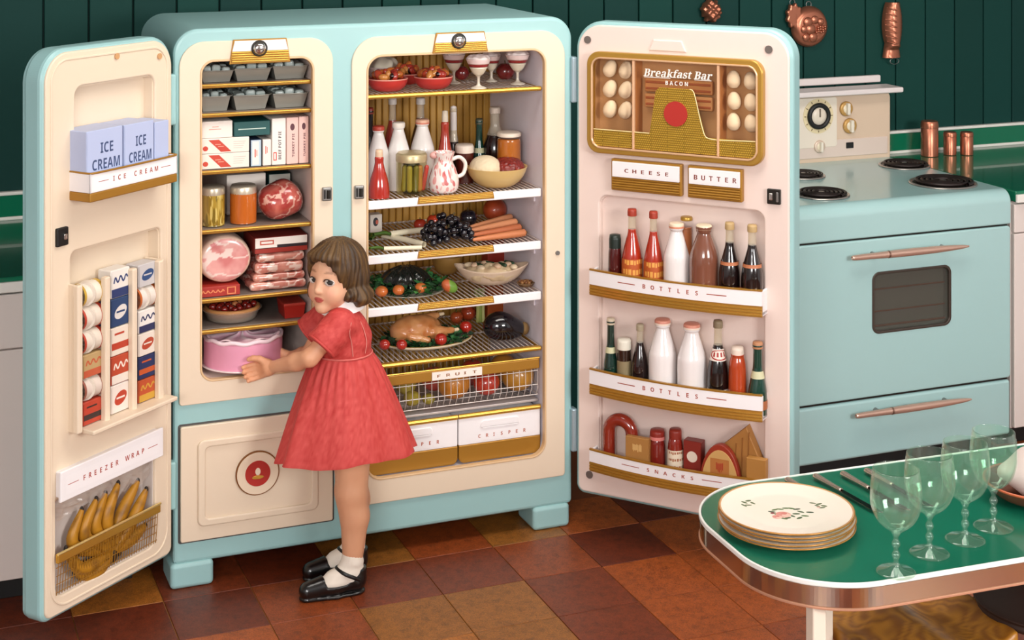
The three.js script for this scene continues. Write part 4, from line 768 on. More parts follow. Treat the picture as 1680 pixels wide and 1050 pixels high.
// a printed carton: x range and front plane in world or door coordinates
function carton(name, label, cat, g0, x0, x1, y0, y1, zf, d, mat, print, group) {
  const c = V((x0 + x1) / 2, y0, zf - d / 2), ro = g0 ? g0.rotation.y : 0; if (g0) g0.localToWorld(c);
  const g = thing(name, label, cat, [c.x, c.y, c.z], ro, group);
  mesh('carton', at(box(x1 - x0, y1 - y0, d, 0.0025), 0, (y1 - y0) / 2, 0), mat, g);
  if (print) mesh('printed_front', new THREE.PlaneGeometry(x1 - x0 - 0.003, y1 - y0 - 0.003).translate(0, (y1 - y0) / 2, d / 2 + 0.0006), print, g);
  return g;
}
const blob = (n, r, s, m) => new THREE.SphereGeometry(r, 14, 10);
function leafGeo(n, rx, rz, h, size, cols, y0 = 0) {
  const pos = [], col = [], c = new THREE.Color();
  for (let i = 0; i < n; i++) {
    const a = rnd() * 2 * PI, q = Math.sqrt(rnd()), x = rx * q * Math.cos(a), z = rz * q * Math.sin(a), y = y0 + h * rnd(), t = rnd() * 2 * PI, s = size * rr(0.6, 1.3), up = rr(-0.2, 0.9);
    const u = V(Math.cos(t), up, Math.sin(t)).normalize().multiplyScalar(s), v = V(-Math.sin(t), rr(-0.3, 0.3), Math.cos(t)).multiplyScalar(s * 0.45), b = V(x, y, z), mid = b.clone().addScaledVector(u, 0.5).add(V(0, s * 0.15, 0));
    const P = [b, mid.clone().add(v), b.clone().add(u), mid.clone().sub(v)]; c.set(cols[Math.floor(rnd() * cols.length)]);
    for (const k of [0, 1, 2, 0, 2, 3]) { pos.push(P[k].x, P[k].y, P[k].z); col.push(c.r, c.g, c.b); }
  }
  const g = new THREE.BufferGeometry(); g.setAttribute('position', new THREE.Float32BufferAttribute(pos, 3)); g.setAttribute('color', new THREE.Float32BufferAttribute(col, 3)); g.computeVertexNormals(); return g;
}
const GREENS = [0x1c4a26, 0x2c6a34, 0x143a1e, 0x3d7a3a];
const leafMat = M(0xffffff, 0.6, { vertexColors: true, side: THREE.DoubleSide });
function roundFruit(name, label, cat, x, y, z, r, col, o = {}, group) {
  const g = thing(name, label, cat, [x, y, z], rr(0, 6), group), q = o.q || [1, 0.94, 1];
  mesh('flesh', sdfGeo((a, b, c) => { const k = Math.hypot(a / q[0], (b - r) / q[1], c / q[2]); const dent = 0.16 * r * Math.exp(-((a * a + c * c) / (r * r * 0.06))) * (o.dent === undefined ? 1 : o.dent); return k - r + dent + (o.pear ? 0.35 * r * clamp((b - r) / r, 0, 1) : 0); }, [-r * 1.15, -r * 0.12, -r * 1.15], [r * 1.15, r * (o.pear ? 2.3 : 2.1), r * 1.15], r / 9, (a, b, c) => mixc(col, o.col2 || col, fbm(a * 40, b * 40, c * 40) * 1.6 - 0.4)), vcol(o.rough || 0.25, { clearcoat: o.coat === undefined ? 0.5 : o.coat, clearcoatRoughness: 0.1 }), g);
  if (o.stem !== 0) mesh('stem', bar([0, r * 1.75, 0], [r * 0.1, r * 2.15, 0], r * 0.06, 6), M(o.stem || 0x4a3a1c, 0.7), g);
  return g;
}

// ---------------------------------------------------------------- freezer compartment
{
  const meat = (a, b, c, k) => (x, y, z) => { const v = fbm(x * k, y * k, z * k), w = Math.abs(fbm(x * k * 0.6 + 9, y * k * 0.8, z * k * 0.6) - 0.5); return mixc(mixc(a, b, (v - 0.3) * 2.2), c, w < 0.035 ? 0.85 : 0); };
  // ice trays
  const trayM = M(0x9a9a92, 0.35, { metalness: 0.45 }), iceM = M(0xb9c6c2, 0.15, { transmission: 0.25, thickness: 0, clearcoat: 0.5 });
  const rows = [[FZS[0], [[328, 383, 116], [385, 445, 112], [448, 510, 108]], 'top'], [FZS[1], [[328, 378, 158], [383, 442, 156], [448, 508, 153]], 'second']];
  const ord = ['next to the freezer hinge', 'in the middle of its shelf', 'next to the fresh food side'];
  for (const [y, list, word] of rows) list.forEach(([a, b, t], i) => {
    const zf = -0.04, x0 = xAt(a, zf) + (i ? 0 : 0.003), x1 = Math.min(xAt(b, zf), FZ.x1 - 0.008), w = x1 - x0, H = atZ((a + b) / 2, t, zf).y - y - 0.001, d = 0.22;
    const g = thing('ice_tray', `metal ice cube tray on the ${word} freezer shelf, ${ord[i]}`, 'ice tray', [(x0 + x1) / 2, y + 0.0005, zf - d / 2], 0, 'ice cube trays');
    const P = (q, yy, e = 0) => [[-w / 2 * q + e, yy, d / 2 * lerp(1, q, 0.5) - e], [w / 2 * q - e, yy, d / 2 * lerp(1, q, 0.5) - e], [w / 2 * q - e, yy, -d / 2 * lerp(1, q, 0.5) + e], [-w / 2 * q + e, yy, -d / 2 * lerp(1, q, 0.5) + e]];
    const L = [P(0.8, 0), P(1, H), P(1, H, 0.003), P(0.8, 0.003, 0.003)], pos = [], idx = []; L.forEach(l => l.forEach(p => pos.push(...p)));
    for (let k = 0; k < 3; k++) for (let j = 0; j < 4; j++) { const A = 4 * k + j, B = 4 * k + (j + 1) % 4; idx.push(A, B, B + 4, A, B + 4, A + 4); } idx.push(0, 2, 1, 0, 3, 2, 12, 13, 14, 12, 14, 15);
    let q = new THREE.BufferGeometry(); q.setAttribute('position', new THREE.Float32BufferAttribute(pos, 3)); q.setIndex(idx); q = q.toNonIndexed(); q.computeVertexNormals();
    mesh('tray', q, trayM, g);
    mesh('tray_lip', tube([...P(1, H), P(1, H)[0]].map(p => p), 0.0018, 60, 6), trayM, g);
    for (let k = 0; k < 3; k++) for (let j = 0; j < 4; j++) mesh('ice_cube', box(w * 0.27, 0.03, d * 0.2, 0.008), iceM, g, [(k - 1) * w * 0.29, H * 0.8 + (k === 1 ? 0.009 : rr(0, 0.006)), d * (0.36 - 0.24 * j)], [rr(-0.1, 0.1), rr(-0.12, 0.12), rr(-0.1, 0.1)]);
    mesh('release_lever', tube([[0, H + 0.014, d * 0.4], [0, H + 0.026, d * 0.1], [0, H + 0.022, -d * 0.3]], 0.004, 12, 6), C.steel, g);
  });
  // frozen dinners
  const y = FZS[2] + 0.0005, zf = -0.03, X = px => xAt(px, zf), Y = (px, py) => atZ(px, py, zf).y;
  const white = M(0xeee4da, 0.5), pink = M(0xeac4ba, 0.5), teal = M(0x17504f, 0.45), navy = M(0x1e2f4a, 0.5);
  const striped = () => printMat(512, 160, (c, w, h) => { c.fillStyle = '#eee2d6'; c.fillRect(0, 0, w, h); c.fillStyle = '#c8432f'; c.beginPath(); c.moveTo(90, 10); c.lineTo(200, 10); c.lineTo(330, 150); c.lineTo(220, 150); c.fill(); c.beginPath(); c.arc(60, 105, 28, 0, 7); c.fill(); c.fillStyle = '#e9a08c'; c.fillRect(160, 60, 60, 8); c.fillRect(190, 84, 60, 8); c.fillStyle = '#b8a69c'; for (let i = 0; i < 4; i++) c.fillRect(350, 40 + i * 24, 130 - i * 12, 4); });
  const yb = Y(365, 251.5);
  carton('frozen_carton', 'white carton with red slanted stripe resting on the freezer shelf', 'carton', null, FZ.x0 + 0.003, X(409), y, yb, zf, 0.2, white, striped(), 'frozen dinner cartons');
  const yc = Y(365, 226.5);
  carton('frozen_carton', 'white carton with red slanted stripe stacked on its twin', 'carton', null, FZ.x0 + 0.003, X(409), yb + 0.0005, yc, zf, 0.2, white, striped(), 'frozen dinner cartons');
  carton('frozen_carton', 'plain white carton on top of the red striped pair', 'carton', null, FZ.x0 + 0.003, X(382), yc + 0.0005, Y(360, 199), zf - 0.004, 0.16, white, printMat(256, 128, (c, w, h) => { c.fillStyle = '#eee4da'; c.fillRect(0, 0, w, h); c.fillStyle = '#d88a76'; c.fillRect(100, 38, 50, 6); c.fillRect(75, 58, 95, 6); }), 'frozen dinner cartons');
  carton('frozen_carton', 'narrow white carton with navy edges standing upright', 'carton', null, X(411), X(429), y, Y(420, 229), zf, 0.16, navy, printMat(96, 256, (c, w, h) => { c.fillStyle = '#b9cdd8'; c.fillRect(0, 0, w, h); c.fillStyle = '#efe3dc'; c.fillRect(14, 12, 62, 232); c.fillStyle = '#d06a58'; c.fillRect(34, 90, 12, 80); c.fillRect(52, 100, 7, 60); }), 'frozen dinner cartons');
  carton('frozen_carton', 'narrow white carton with small red print beside the pot pie', 'carton', null, X(431), X(445), y, Y(438, 229), zf, 0.16, white, printMat(80, 256, (c, w, h) => { c.fillStyle = '#efe1da'; c.fillRect(0, 0, w, h); c.fillStyle = '#d06a58'; c.fillRect(22, 60, 10, 80); c.fillRect(38, 70, 7, 60); }), 'frozen dinner cartons');
  carton('frozen_carton', 'dark teal carton bridging the white cartons', 'carton', null, X(384), X(443.5), Math.max(yc, Y(420, 229)) + 0.001, Y(414, 199), zf - 0.002, 0.15, teal, printMat(256, 100, (c, w, h) => { c.fillStyle = '#17504f'; c.fillRect(0, 0, w, h); c.fillStyle = '#c9d8cc'; c.fillRect(28, 48, 200, 7); }), 'frozen dinner cartons');
  const vert = (txt, bg, fg, dot) => printMat(128, 400, (c, w, h) => { c.fillStyle = bg; c.fillRect(0, 0, w, h); c.save(); c.translate(w * 0.6, h * (dot ? 0.86 : 0.9)); c.rotate(-PI / 2); c.fillStyle = fg; c.font = 'bold 40px sans-serif'; c.fillText(txt, 0, 10, h * (dot ? 0.52 : 0.76)); c.restore(); if (dot) { c.fillStyle = fg; c.beginPath(); c.ellipse(w * 0.5, h * 0.2, 26, 30, 0, 0, 7); c.fill(); } else { c.strokeStyle = '#d2402e'; c.lineWidth = 8; c.strokeRect(14, h * 0.74, 24, 64); } });
  carton('frozen_carton', 'upright white carton lettered BEEF POT PIE', 'carton', null, X(446), X(469), y, Y(457, 194), zf, 0.18, white, vert('BEEF POT PIE', '#efe4dc', '#3b3438'), 'frozen dinner cartons');
  carton('frozen_carton', 'upright pink carton lettered TURKEY PIE next to the beef pot pie', 'carton', null, X(470), X(489.5), y, Y(480, 192.5), zf, 0.18, pink, vert('TURKEY PIE', '#ebc3b9', '#5a2f38', true), 'frozen dinner cartons');
  carton('frozen_carton', 'upright pink carton lettered TURKEY PIE at the end of its shelf', 'carton', null, X(490.3), FZ.x1 - 0.007, y, Y(500, 191), zf, 0.18, pink, vert('TURKEY PIE', '#ebc3b9', '#5a2f38', true), 'frozen dinner cartons');
  // jars and ham
  const j = (px0, px1, t, z, col, lab, cap, bodyM) => { const x0 = xAt(px0, z), x1 = xAt(px1, z), R = (x1 - x0) / 2 * 0.98, H = atZ((px0 + px1) / 2, t, z).y - FZS[3]; bottle('preserve_jar', lab, 'jar', [(x0 + x1) / 2, FZS[3] + 0.0005, z], H, R, { type: 'jar', color: col, mat: bodyM, cap, capMat: M(cap, 0.3, { metalness: 0.6 }) }, 'preserve jars in the freezer'); };
  const relish = new THREE.MeshPhysicalMaterial({ roughness: 0.18, clearcoat: 0.8, map: canvasTex(256, 128, (c, w, h) => { c.fillStyle = '#a98a34'; c.fillRect(0, 0, w, h); for (let i = 0; i < 500; i++) { c.fillStyle = ['#c2a650', '#8a6c22', '#d0b868', '#7a6420'][i % 4]; c.beginPath(); c.arc(rnd() * w, rnd() * h, rr(2, 7), 0, 7); c.fill(); } }) });
  j(330, 369, 304, -0.08, 0xa98a34, 'glass jar of yellow relish with metal lid', 0xc9bda8, relish);
  j(377, 421, 302, -0.085, 0xc0621f, 'glass jar of orange preserve with metal lid', 0xd9cdb8);
  carton('frozen_carton', 'white carton lying behind the relish and orange jars', 'carton', null, xAt(372, -0.2), xAt(436, -0.2), FZS[3] + 0.0005, atZ(400, 286, -0.2).y, -0.2, 0.16, white, null, 'frozen dinner cartons');
  carton('frozen_carton', 'white and teal carton lying behind the wrapped ham', 'carton', null, xAt(441, -0.24), Math.min(xAt(498, -0.24), FZ.x1 - 0.012), FZS[3] + 0.0005, atZ(470, 284, -0.24).y, -0.24, 0.14, teal, squiggle('#d9d8cc', '#2a6f6c', 2), 'frozen dinner cartons');
  { const z = -0.1, x0 = xAt(424, z), x1 = FZ.x1 - 0.012, R = (x1 - x0) / 2, g = thing('wrapped_roast', 'marbled red roast in clear wrap beside the orange jar', 'meat', [(x0 + x1) / 2, FZS[3] + 0.001, z]), H = atZ(468, 297, z).y - FZS[3];
    mesh('meat', sdfGeo((x, y, z2) => ell(x, y, z2, [0, H * 0.5, 0], [R, H * 0.53, 0.07]) + 0.004 * Math.sin(x * 60 + y * 30), [-R * 1.1, 0, -0.085], [R * 1.1, H * 1.1, 0.085], 0.004, meat(0xa33030, 0xc86a5c, 0xe6b8a6, 38)), vcol(0.25, { clearcoat: 0.9, clearcoatRoughness: 0.12 }), g); }
  { const yb2 = FZS[4], z = -0.06, top = atZ(360, 469.5, -0.03).y; carton('frozen_carton', 'low red carton under the large round ham', 'carton', null, FZ.x0 + 0.004, xAt(394, -0.03), yb2 + 0.0005, top, -0.03, 0.15, M(0xa82c22, 0.45), printMat(256, 64, (c, w, h) => { c.fillStyle = '#a82c22'; c.fillRect(0, 0, w, h); c.strokeStyle = '#e08a5a'; c.lineWidth = 7; c.beginPath(); c.moveTo(14, 40); for (let i = 0; i < 9; i++) c.quadraticCurveTo(20 + i * 16, 10 + (i % 2) * 30, 28 + i * 16, 34); c.stroke(); c.strokeRect(178, 10, 50, 44); }));
    const x0 = FZ.x0 + 0.004, x1 = xAt(415, -0.04), R = (x1 - x0) / 2, H = atZ(370, 388, -0.04).y - top, g = thing('ham', 'large round pink ham end with white fat rim on the red carton', 'meat', [(x0 + x1) / 2, top + 0.001, -0.11]);
    mesh('meat', sdfGeo((x, y, z2) => smax(ell(x, y, z2, [0, H / 2, 0], [R, H / 2, 0.2]), Math.abs(z2) - 0.065, 0.02), [-R * 1.1, -0.01, -0.09], [R * 1.1, H * 1.1, 0.09], 0.004, (x, y, z2) => { const k = Math.hypot(x / R, (y - H / 2) / (H / 2)); const v = fbm(x * 26, y * 26, 3), w = Math.abs(fbm(x * 15 + 4, y * 18, 8) - 0.5); return k > 0.86 || z2 < 0.04 ? new THREE.Color(0xeac9b4) : mixc(mixc(0xd07a78, 0xe6aba4, (v - 0.3) * 2.2), 0xf2dcd2, w < 0.03 ? 0.9 : 0); }), vcol(0.3, { clearcoat: 0.7, clearcoatRoughness: 0.15 }), g); }
  { const z = -0.04, yy = FZS[4], pk = [[462, 481, 409], [449, 463.5, 415], [431, 448, 418], [415, 430, 422]]; let b = yy;
    pk.forEach(([t, bt, l], i) => { const x0 = xAt(l, z), x1 = FZ.x1 - 0.008 - [0, 0.004, 0.01, 0.006][i], top = atZ(450, t, z).y, H = top - b - 0.0008, w = x1 - x0;
      const g = thing('wrapped_steak', ['bottom wrapped steak of the frozen meat pile', 'second wrapped steak up in the frozen meat pile', 'third wrapped steak up in the frozen meat pile', 'short wrapped steak on top of the frozen meat pile'][i], 'meat', [(x0 + x1) / 2, b + 0.0005, z - 0.09], 0, 'wrapped frozen steaks'), ox = rnd() * 9;
      mesh('meat', sdfGeo((x, y, q) => { const dx = Math.abs(x) - (w / 2 - 0.014), dy = Math.abs(y - H / 2) - (H / 2 - 0.012), dz = Math.abs(q) - 0.076; return Math.hypot(Math.max(dx, 0), Math.max(dy, 0), Math.max(dz, 0)) + Math.min(Math.max(dx, dy, dz), 0) - 0.012 + 0.002 * Math.sin(x * 90 + ox) * Math.sin(q * 70); }, [-w / 2 - 0.006, -0.006, -0.096], [w / 2 + 0.006, H + 0.006, 0.096], 0.0045, (x, y, q) => mixc(mixc(0xb4564c, 0xdc9a88, (fbm(x * 34 + ox, y * 40, q * 34) - 0.3) * 2.4), 0xf0d6c8, Math.abs(fbm(x * 20 + ox, y * 30, q * 20) - 0.5) < 0.035 ? 0.9 : 0)), vcol(0.22, { clearcoat: 1, clearcoatRoughness: 0.1 }), g); b = top; });
    carton('frozen_carton', 'white and red carton on top of the steak pile', 'carton', null, xAt(418, z), FZ.x1 - 0.008, b + 0.0005, atZ(450, 388.5, z).y, z, 0.16, M(0x7c241c, 0.5), printMat(256, 80, (c, w, h) => { c.fillStyle = '#efe6dc'; c.fillRect(0, 0, w, h * 0.66); c.fillStyle = '#2b2024'; c.fillRect(w * 0.42, h * 0.5, w * 0.58, h * 0.2); c.fillStyle = '#9a2c20'; c.fillRect(0, h * 0.7, w, h * 0.3); c.strokeStyle = '#c0503c'; c.lineWidth = 6; c.strokeRect(26, 16, 62, 18); })); }
  // pie and red tub
  { const z = -0.12, p = [xAt(378, z), FZS[5], z], R = 46 * mpp(V(...p)), g = thing('berry_pie', 'red berry pie in a clear glass dish', 'pie', [p[0] + 0.004, p[1] + 0.0005, p[2]]);
    mesh('glass_dish', lathe([[0, 0], [R * 0.8, 0], [R * 0.86, 0.004], [R, 0.03], [R * 1.06, 0.032], [R * 1.06, 0.034], [R * 0.98, 0.034], [R * 0.84, 0.006], [0, 0.003]], 48), new THREE.MeshPhysicalMaterial({ color: 0xf6efe0, roughness: 0.05, transmission: 0.8, thickness: 0, ior: 1.45 }), g);
    mesh('filling', lathe([[0, 0.0035], [R * 0.8, 0.0035], [R * 0.95, 0.03], [R * 0.6, 0.036], [0, 0.038]], 40), M(0x8a2a1a, 0.35), g);
    mesh('crust', new THREE.TorusGeometry(R * 0.92, 0.007, 8, 48).rotateX(PI / 2).translate(0, 0.034, 0), M(0xb8804a, 0.6), g);
    for (let i = 0; i < 22; i++) { const a = i * 2.4, q = R * 0.78 * Math.sqrt((i + 0.5) / 22); mesh('berry', new THREE.SphereGeometry(rr(0.008, 0.012), 10, 8), gloss(i % 5 === 0 ? 0xc97a4a : 0x7a1c16), g, [q * Math.cos(a), 0.04, q * Math.sin(a)]); } }
  { const z = -0.09, x0 = xAt(459, z), x1 = FZ.x1 - 0.012, H = atZ(480, 491, z).y - FZS[5]; const g = thing('red_tub', 'square red plastic tub on the shelf above the cake', 'tub', [(x0 + x1) / 2, FZS[5] + 0.0005, z]);
    const w = x1 - x0, tq = new THREE.CylinderGeometry(w * 0.66, w * 0.58, H - 0.008, 4, 1).rotateY(PI / 4).translate(0, (H - 0.008) / 2, 0).toNonIndexed(); tq.computeVertexNormals();
    mesh('tub', tq.scale(1, 1, 1.4), M(0xa8261e, 0.35), g); mesh('lid', at(box(w * 0.97, 0.009, w * 1.35, 0.003), 0, H - 0.005, 0), M(0xb03a2e, 0.35), g); }
}
// cake on its plate, held by the girl
const CAKE = (() => { const z = -0.1; return { x: xAt(399, z), y: 0.614, z, R: 65 * mpp(V(xAt(399, z), 0.6, z)) }; })();
{
  const { x, y, z, R } = CAKE, H = 0.082;
  const p = thing('cake_plate', 'white plate under the pink cake', 'plate', [x, y, z]), r = R * 1.07;
  mesh('dish', lathe([[0, 0], [r * 0.7, 0], [r * 0.98, 0.007], [r, 0.01], [r * 0.98, 0.012], [r * 0.7, 0.005], [0, 0.005]], 64), M(0xf0e6e4, 0.25, { clearcoat: 0.4 }), p);
  const g = thing('pink_cake', 'round pink frosted cake with swirled white rim', 'cake', [x, y + 0.006, z]);
  mesh('frosted_side', lathe(smooth([[0, 0], [R * 0.96, 0], [R * 0.985, 0.004], [R * 0.98, H * 0.5], [R * 0.975, H * 0.95], [R * 0.9, H], [0, H]], 50), 64), M(0xe39ab4, 0.55), g);
  // swirled top: ridges that curl from the rim to the centre
  const n = 72, m = 26, pos = [], idx = [], col = [], c = new THREE.Color();
  for (let i = 0; i <= n; i++) for (let k = 0; k <= m; k++) { const a = i / n * 2 * PI, t = k / m, q = R * (0.02 + 0.93 * t), s = Math.pow(0.5 + 0.5 * Math.sin(7 * a + 5 * t), 2), yy = H + 0.001 + 0.008 * s * (0.4 + t * 0.6) + 0.014 * Math.exp(-((t - 0.0) ** 2) / 0.02) + 0.006 * Math.exp(-((t - 0.95) ** 2) / 0.004); pos.push(q * Math.cos(a), yy, q * Math.sin(a)); c.set(0xeab4c6).lerp(new THREE.Color(0xf6dfe4), s * 0.9); col.push(c.r, c.g, c.b); }
  for (let i = 0; i < n; i++) for (let k = 0; k < m; k++) { const A = i * (m + 1) + k; idx.push(A, A + 1, A + m + 2, A, A + m + 2, A + m + 1); }
  const q = new THREE.BufferGeometry(); q.setAttribute('position', new THREE.Float32BufferAttribute(pos, 3)); q.setAttribute('color', new THREE.Float32BufferAttribute(col, 3)); q.setIndex(idx); q.computeVertexNormals();
  mesh('swirled_top', q, M(0xffffff, 0.5, { vertexColors: true, side: THREE.DoubleSide }), g);
  const rp = []; for (let i = 0; i < 60; i++) { const a = i / 60 * 2 * PI; rp.push([R * 0.95 * Math.cos(a), H + 0.003 + 0.0025 * Math.sin(a * 10), R * 0.95 * Math.sin(a)]); }
  mesh('rim_piping', tube(rp, 0.0065, 120, 8, true), M(0xf3d9e0, 0.5), g);
}
// ---------------------------------------------------------------- fresh food shelf 1
{
  const y = FRS[0] + 0.0005;
  const bowl = (px, z, wpx, lab) => { const x = xAt(px, z), R = wpx / 2 * mpp(V(x, y, z)), H = R * 0.62, g = thing('fruit_bowl', lab, 'bowl', [x, y, z], 0, 'red bowls of fruit salad');
    mesh('bowl', lathe(smooth([[0, 0], [R * 0.55, 0.001], [R * 0.88, H * 0.4], [R, H * 0.95], [R * 0.97, H], [R * 0.9, H * 0.85], [R * 0.5, H * 0.3], [0, H * 0.25]], 40), 40), M(0xb8322e, 0.4), g);
    mesh('rim', new THREE.TorusGeometry(R * 0.98, 0.0022, 8, 48).rotateX(PI / 2).translate(0, H * 0.985, 0), M(0xe49a8a, 0.4), g);
    mesh('salad_bed', lathe([[0, H * 1.0], [R * 0.7, H * 0.9], [R * 0.92, H * 0.8]].reverse(), 30), M(0xb4532c, 0.4), g);
    for (let i = 0; i < 16; i++) { const a = i * 2.4, q = R * 0.72 * Math.sqrt((i + 0.3) / 16); mesh('fruit_piece', new THREE.SphereGeometry(rr(0.011, 0.017), 10, 8).scale(1.3, 0.9, 0.8), gloss([0xc06a2c, 0xb8452a, 0xd08a44, 0xa83226][i % 4]), g, [q * Math.cos(a), H * 1.02 + 0.022 * (1 - q / R), q * Math.sin(a)], [rr(0, 3), rr(0, 3), 0]); }
    for (const [dx, dz] of [[0.05, 0.6], [0.5, -0.2]]) mesh('dark_cherry', new THREE.SphereGeometry(0.0095, 12, 10), gloss(0x1e0a0c), g, [dx * R, H * 1.12 + 0.006, dz * R]); };
  bowl(636, -0.1, 66, 'red fruit salad bowl standing against the freezer side liner wall'); bowl(711, -0.1, 64, 'red fruit salad bowl beside the parfait glasses'); bowl(666, -0.24, 58, 'red fruit salad bowl behind the other two');
  { const z = -0.32, x = xAt(628, z), g = thing('pudding_bowl', 'bowl of fluffy white pudding at the back of the top shelf', 'bowl', [x, y, z]), R = 0.058;
    mesh('bowl', lathe(smooth([[0, 0], [R * 0.5, 0.002], [R * 0.9, 0.035], [R, 0.05], [R * 0.95, 0.05], [R * 0.5, 0.02], [0, 0.015]], 36), 36), M(0xc9b6b0, 0.3), g);
    mesh('pudding', sdfGeo((a, b, c) => ell(a, b, c, [0, 0.045, 0], [R * 0.93, 0.042, R * 0.93]) + 0.004 * Math.sin(a * 120) * Math.sin(c * 110), [-R, 0.02, -R], [R, 0.1, R], 0.004), M(0xd9d2bd, 0.8), g); }
  [[744.5, 137, 38, 83, 'next to the fruit bowls'], [785, 145, 42, 90, 'standing foremost of the parfaits'], [806, 134, 32, 86, 'half hidden behind another parfait'], [849, 138, 41, 83, 'next to the white liner wall']].forEach(([px, py, wpx, tp, lab]) => {
    const P = atY(px, py, y), s = mpp(P), R = wpx / 2 * s, H = Math.min((py - tp) * s * 0.9, 0.1); P.z = Math.max(P.z, FRBACK + 0.07);
    const g = thing('parfait_glass', 'layered white and red parfait ' + lab, 'dessert', [P.x, y, P.z], 0, 'parfait glasses on the top shelf');
    mesh('foot', lathe(smooth([[0, 0], [R * 0.6, 0], [R * 0.55, 0.004], [0.006, 0.012], [0.005, H * 0.36], [0.008, H * 0.42], [0, H * 0.43]], 30), 24), M(0xe9e0cf, 0.2, { transmission: 0.3, thickness: 0 }), g);
    const f = t => lerp(0.2, 1, Math.pow(t, 0.62)) * R, lay = (a, b, m, n) => { const p = [[0, H * lerp(0.42, 1, a)]]; for (let k = 0; k <= 6; k++) { const t = lerp(a, b, k / 6); p.push([f(t), H * lerp(0.42, 1, t)]); } p.push([0, H * lerp(0.42, 1, b)]); mesh(n, lathe(p, 28), m, g); };
    lay(0, 0.52, M(0xdcd2bc, 0.25, { clearcoat: 0.6 }), 'cream_layer'); lay(0.52, 0.68, M(0x8f2026, 0.25, { clearcoat: 0.6 }), 'red_layer'); lay(0.68, 1, M(0xecd6d2, 0.3, { clearcoat: 0.5 }), 'white_layer');
    mesh('whipped_top', sdfGeo((a, b, c) => ell(a, b, c, [0, H, 0], [R * 0.95, 0.012, R * 0.95]) + 0.0025 * Math.sin(a * 190) * Math.sin(c * 170), [-R * 1.1, H - 0.02, -R * 1.1], [R * 1.1, H + 0.022, R * 1.1], 0.0035), M(0xf0e4e0, 0.7), g);
  });
  roundFruit('apple', 'dark red apple between the fruit bowls and the parfaits', 'apple', xAt(757, -0.25), y, -0.25, 0.026, 0x7a1c1c, { col2: 0x4e1012 }, 'apples on the top shelf');
  roundFruit('apple', 'dark red apple behind the parfait by the liner wall', 'apple', xAt(829, -0.2), y, -0.2, 0.031, 0x7a1c1c, { col2: 0x4e1012 }, 'apples on the top shelf');
}
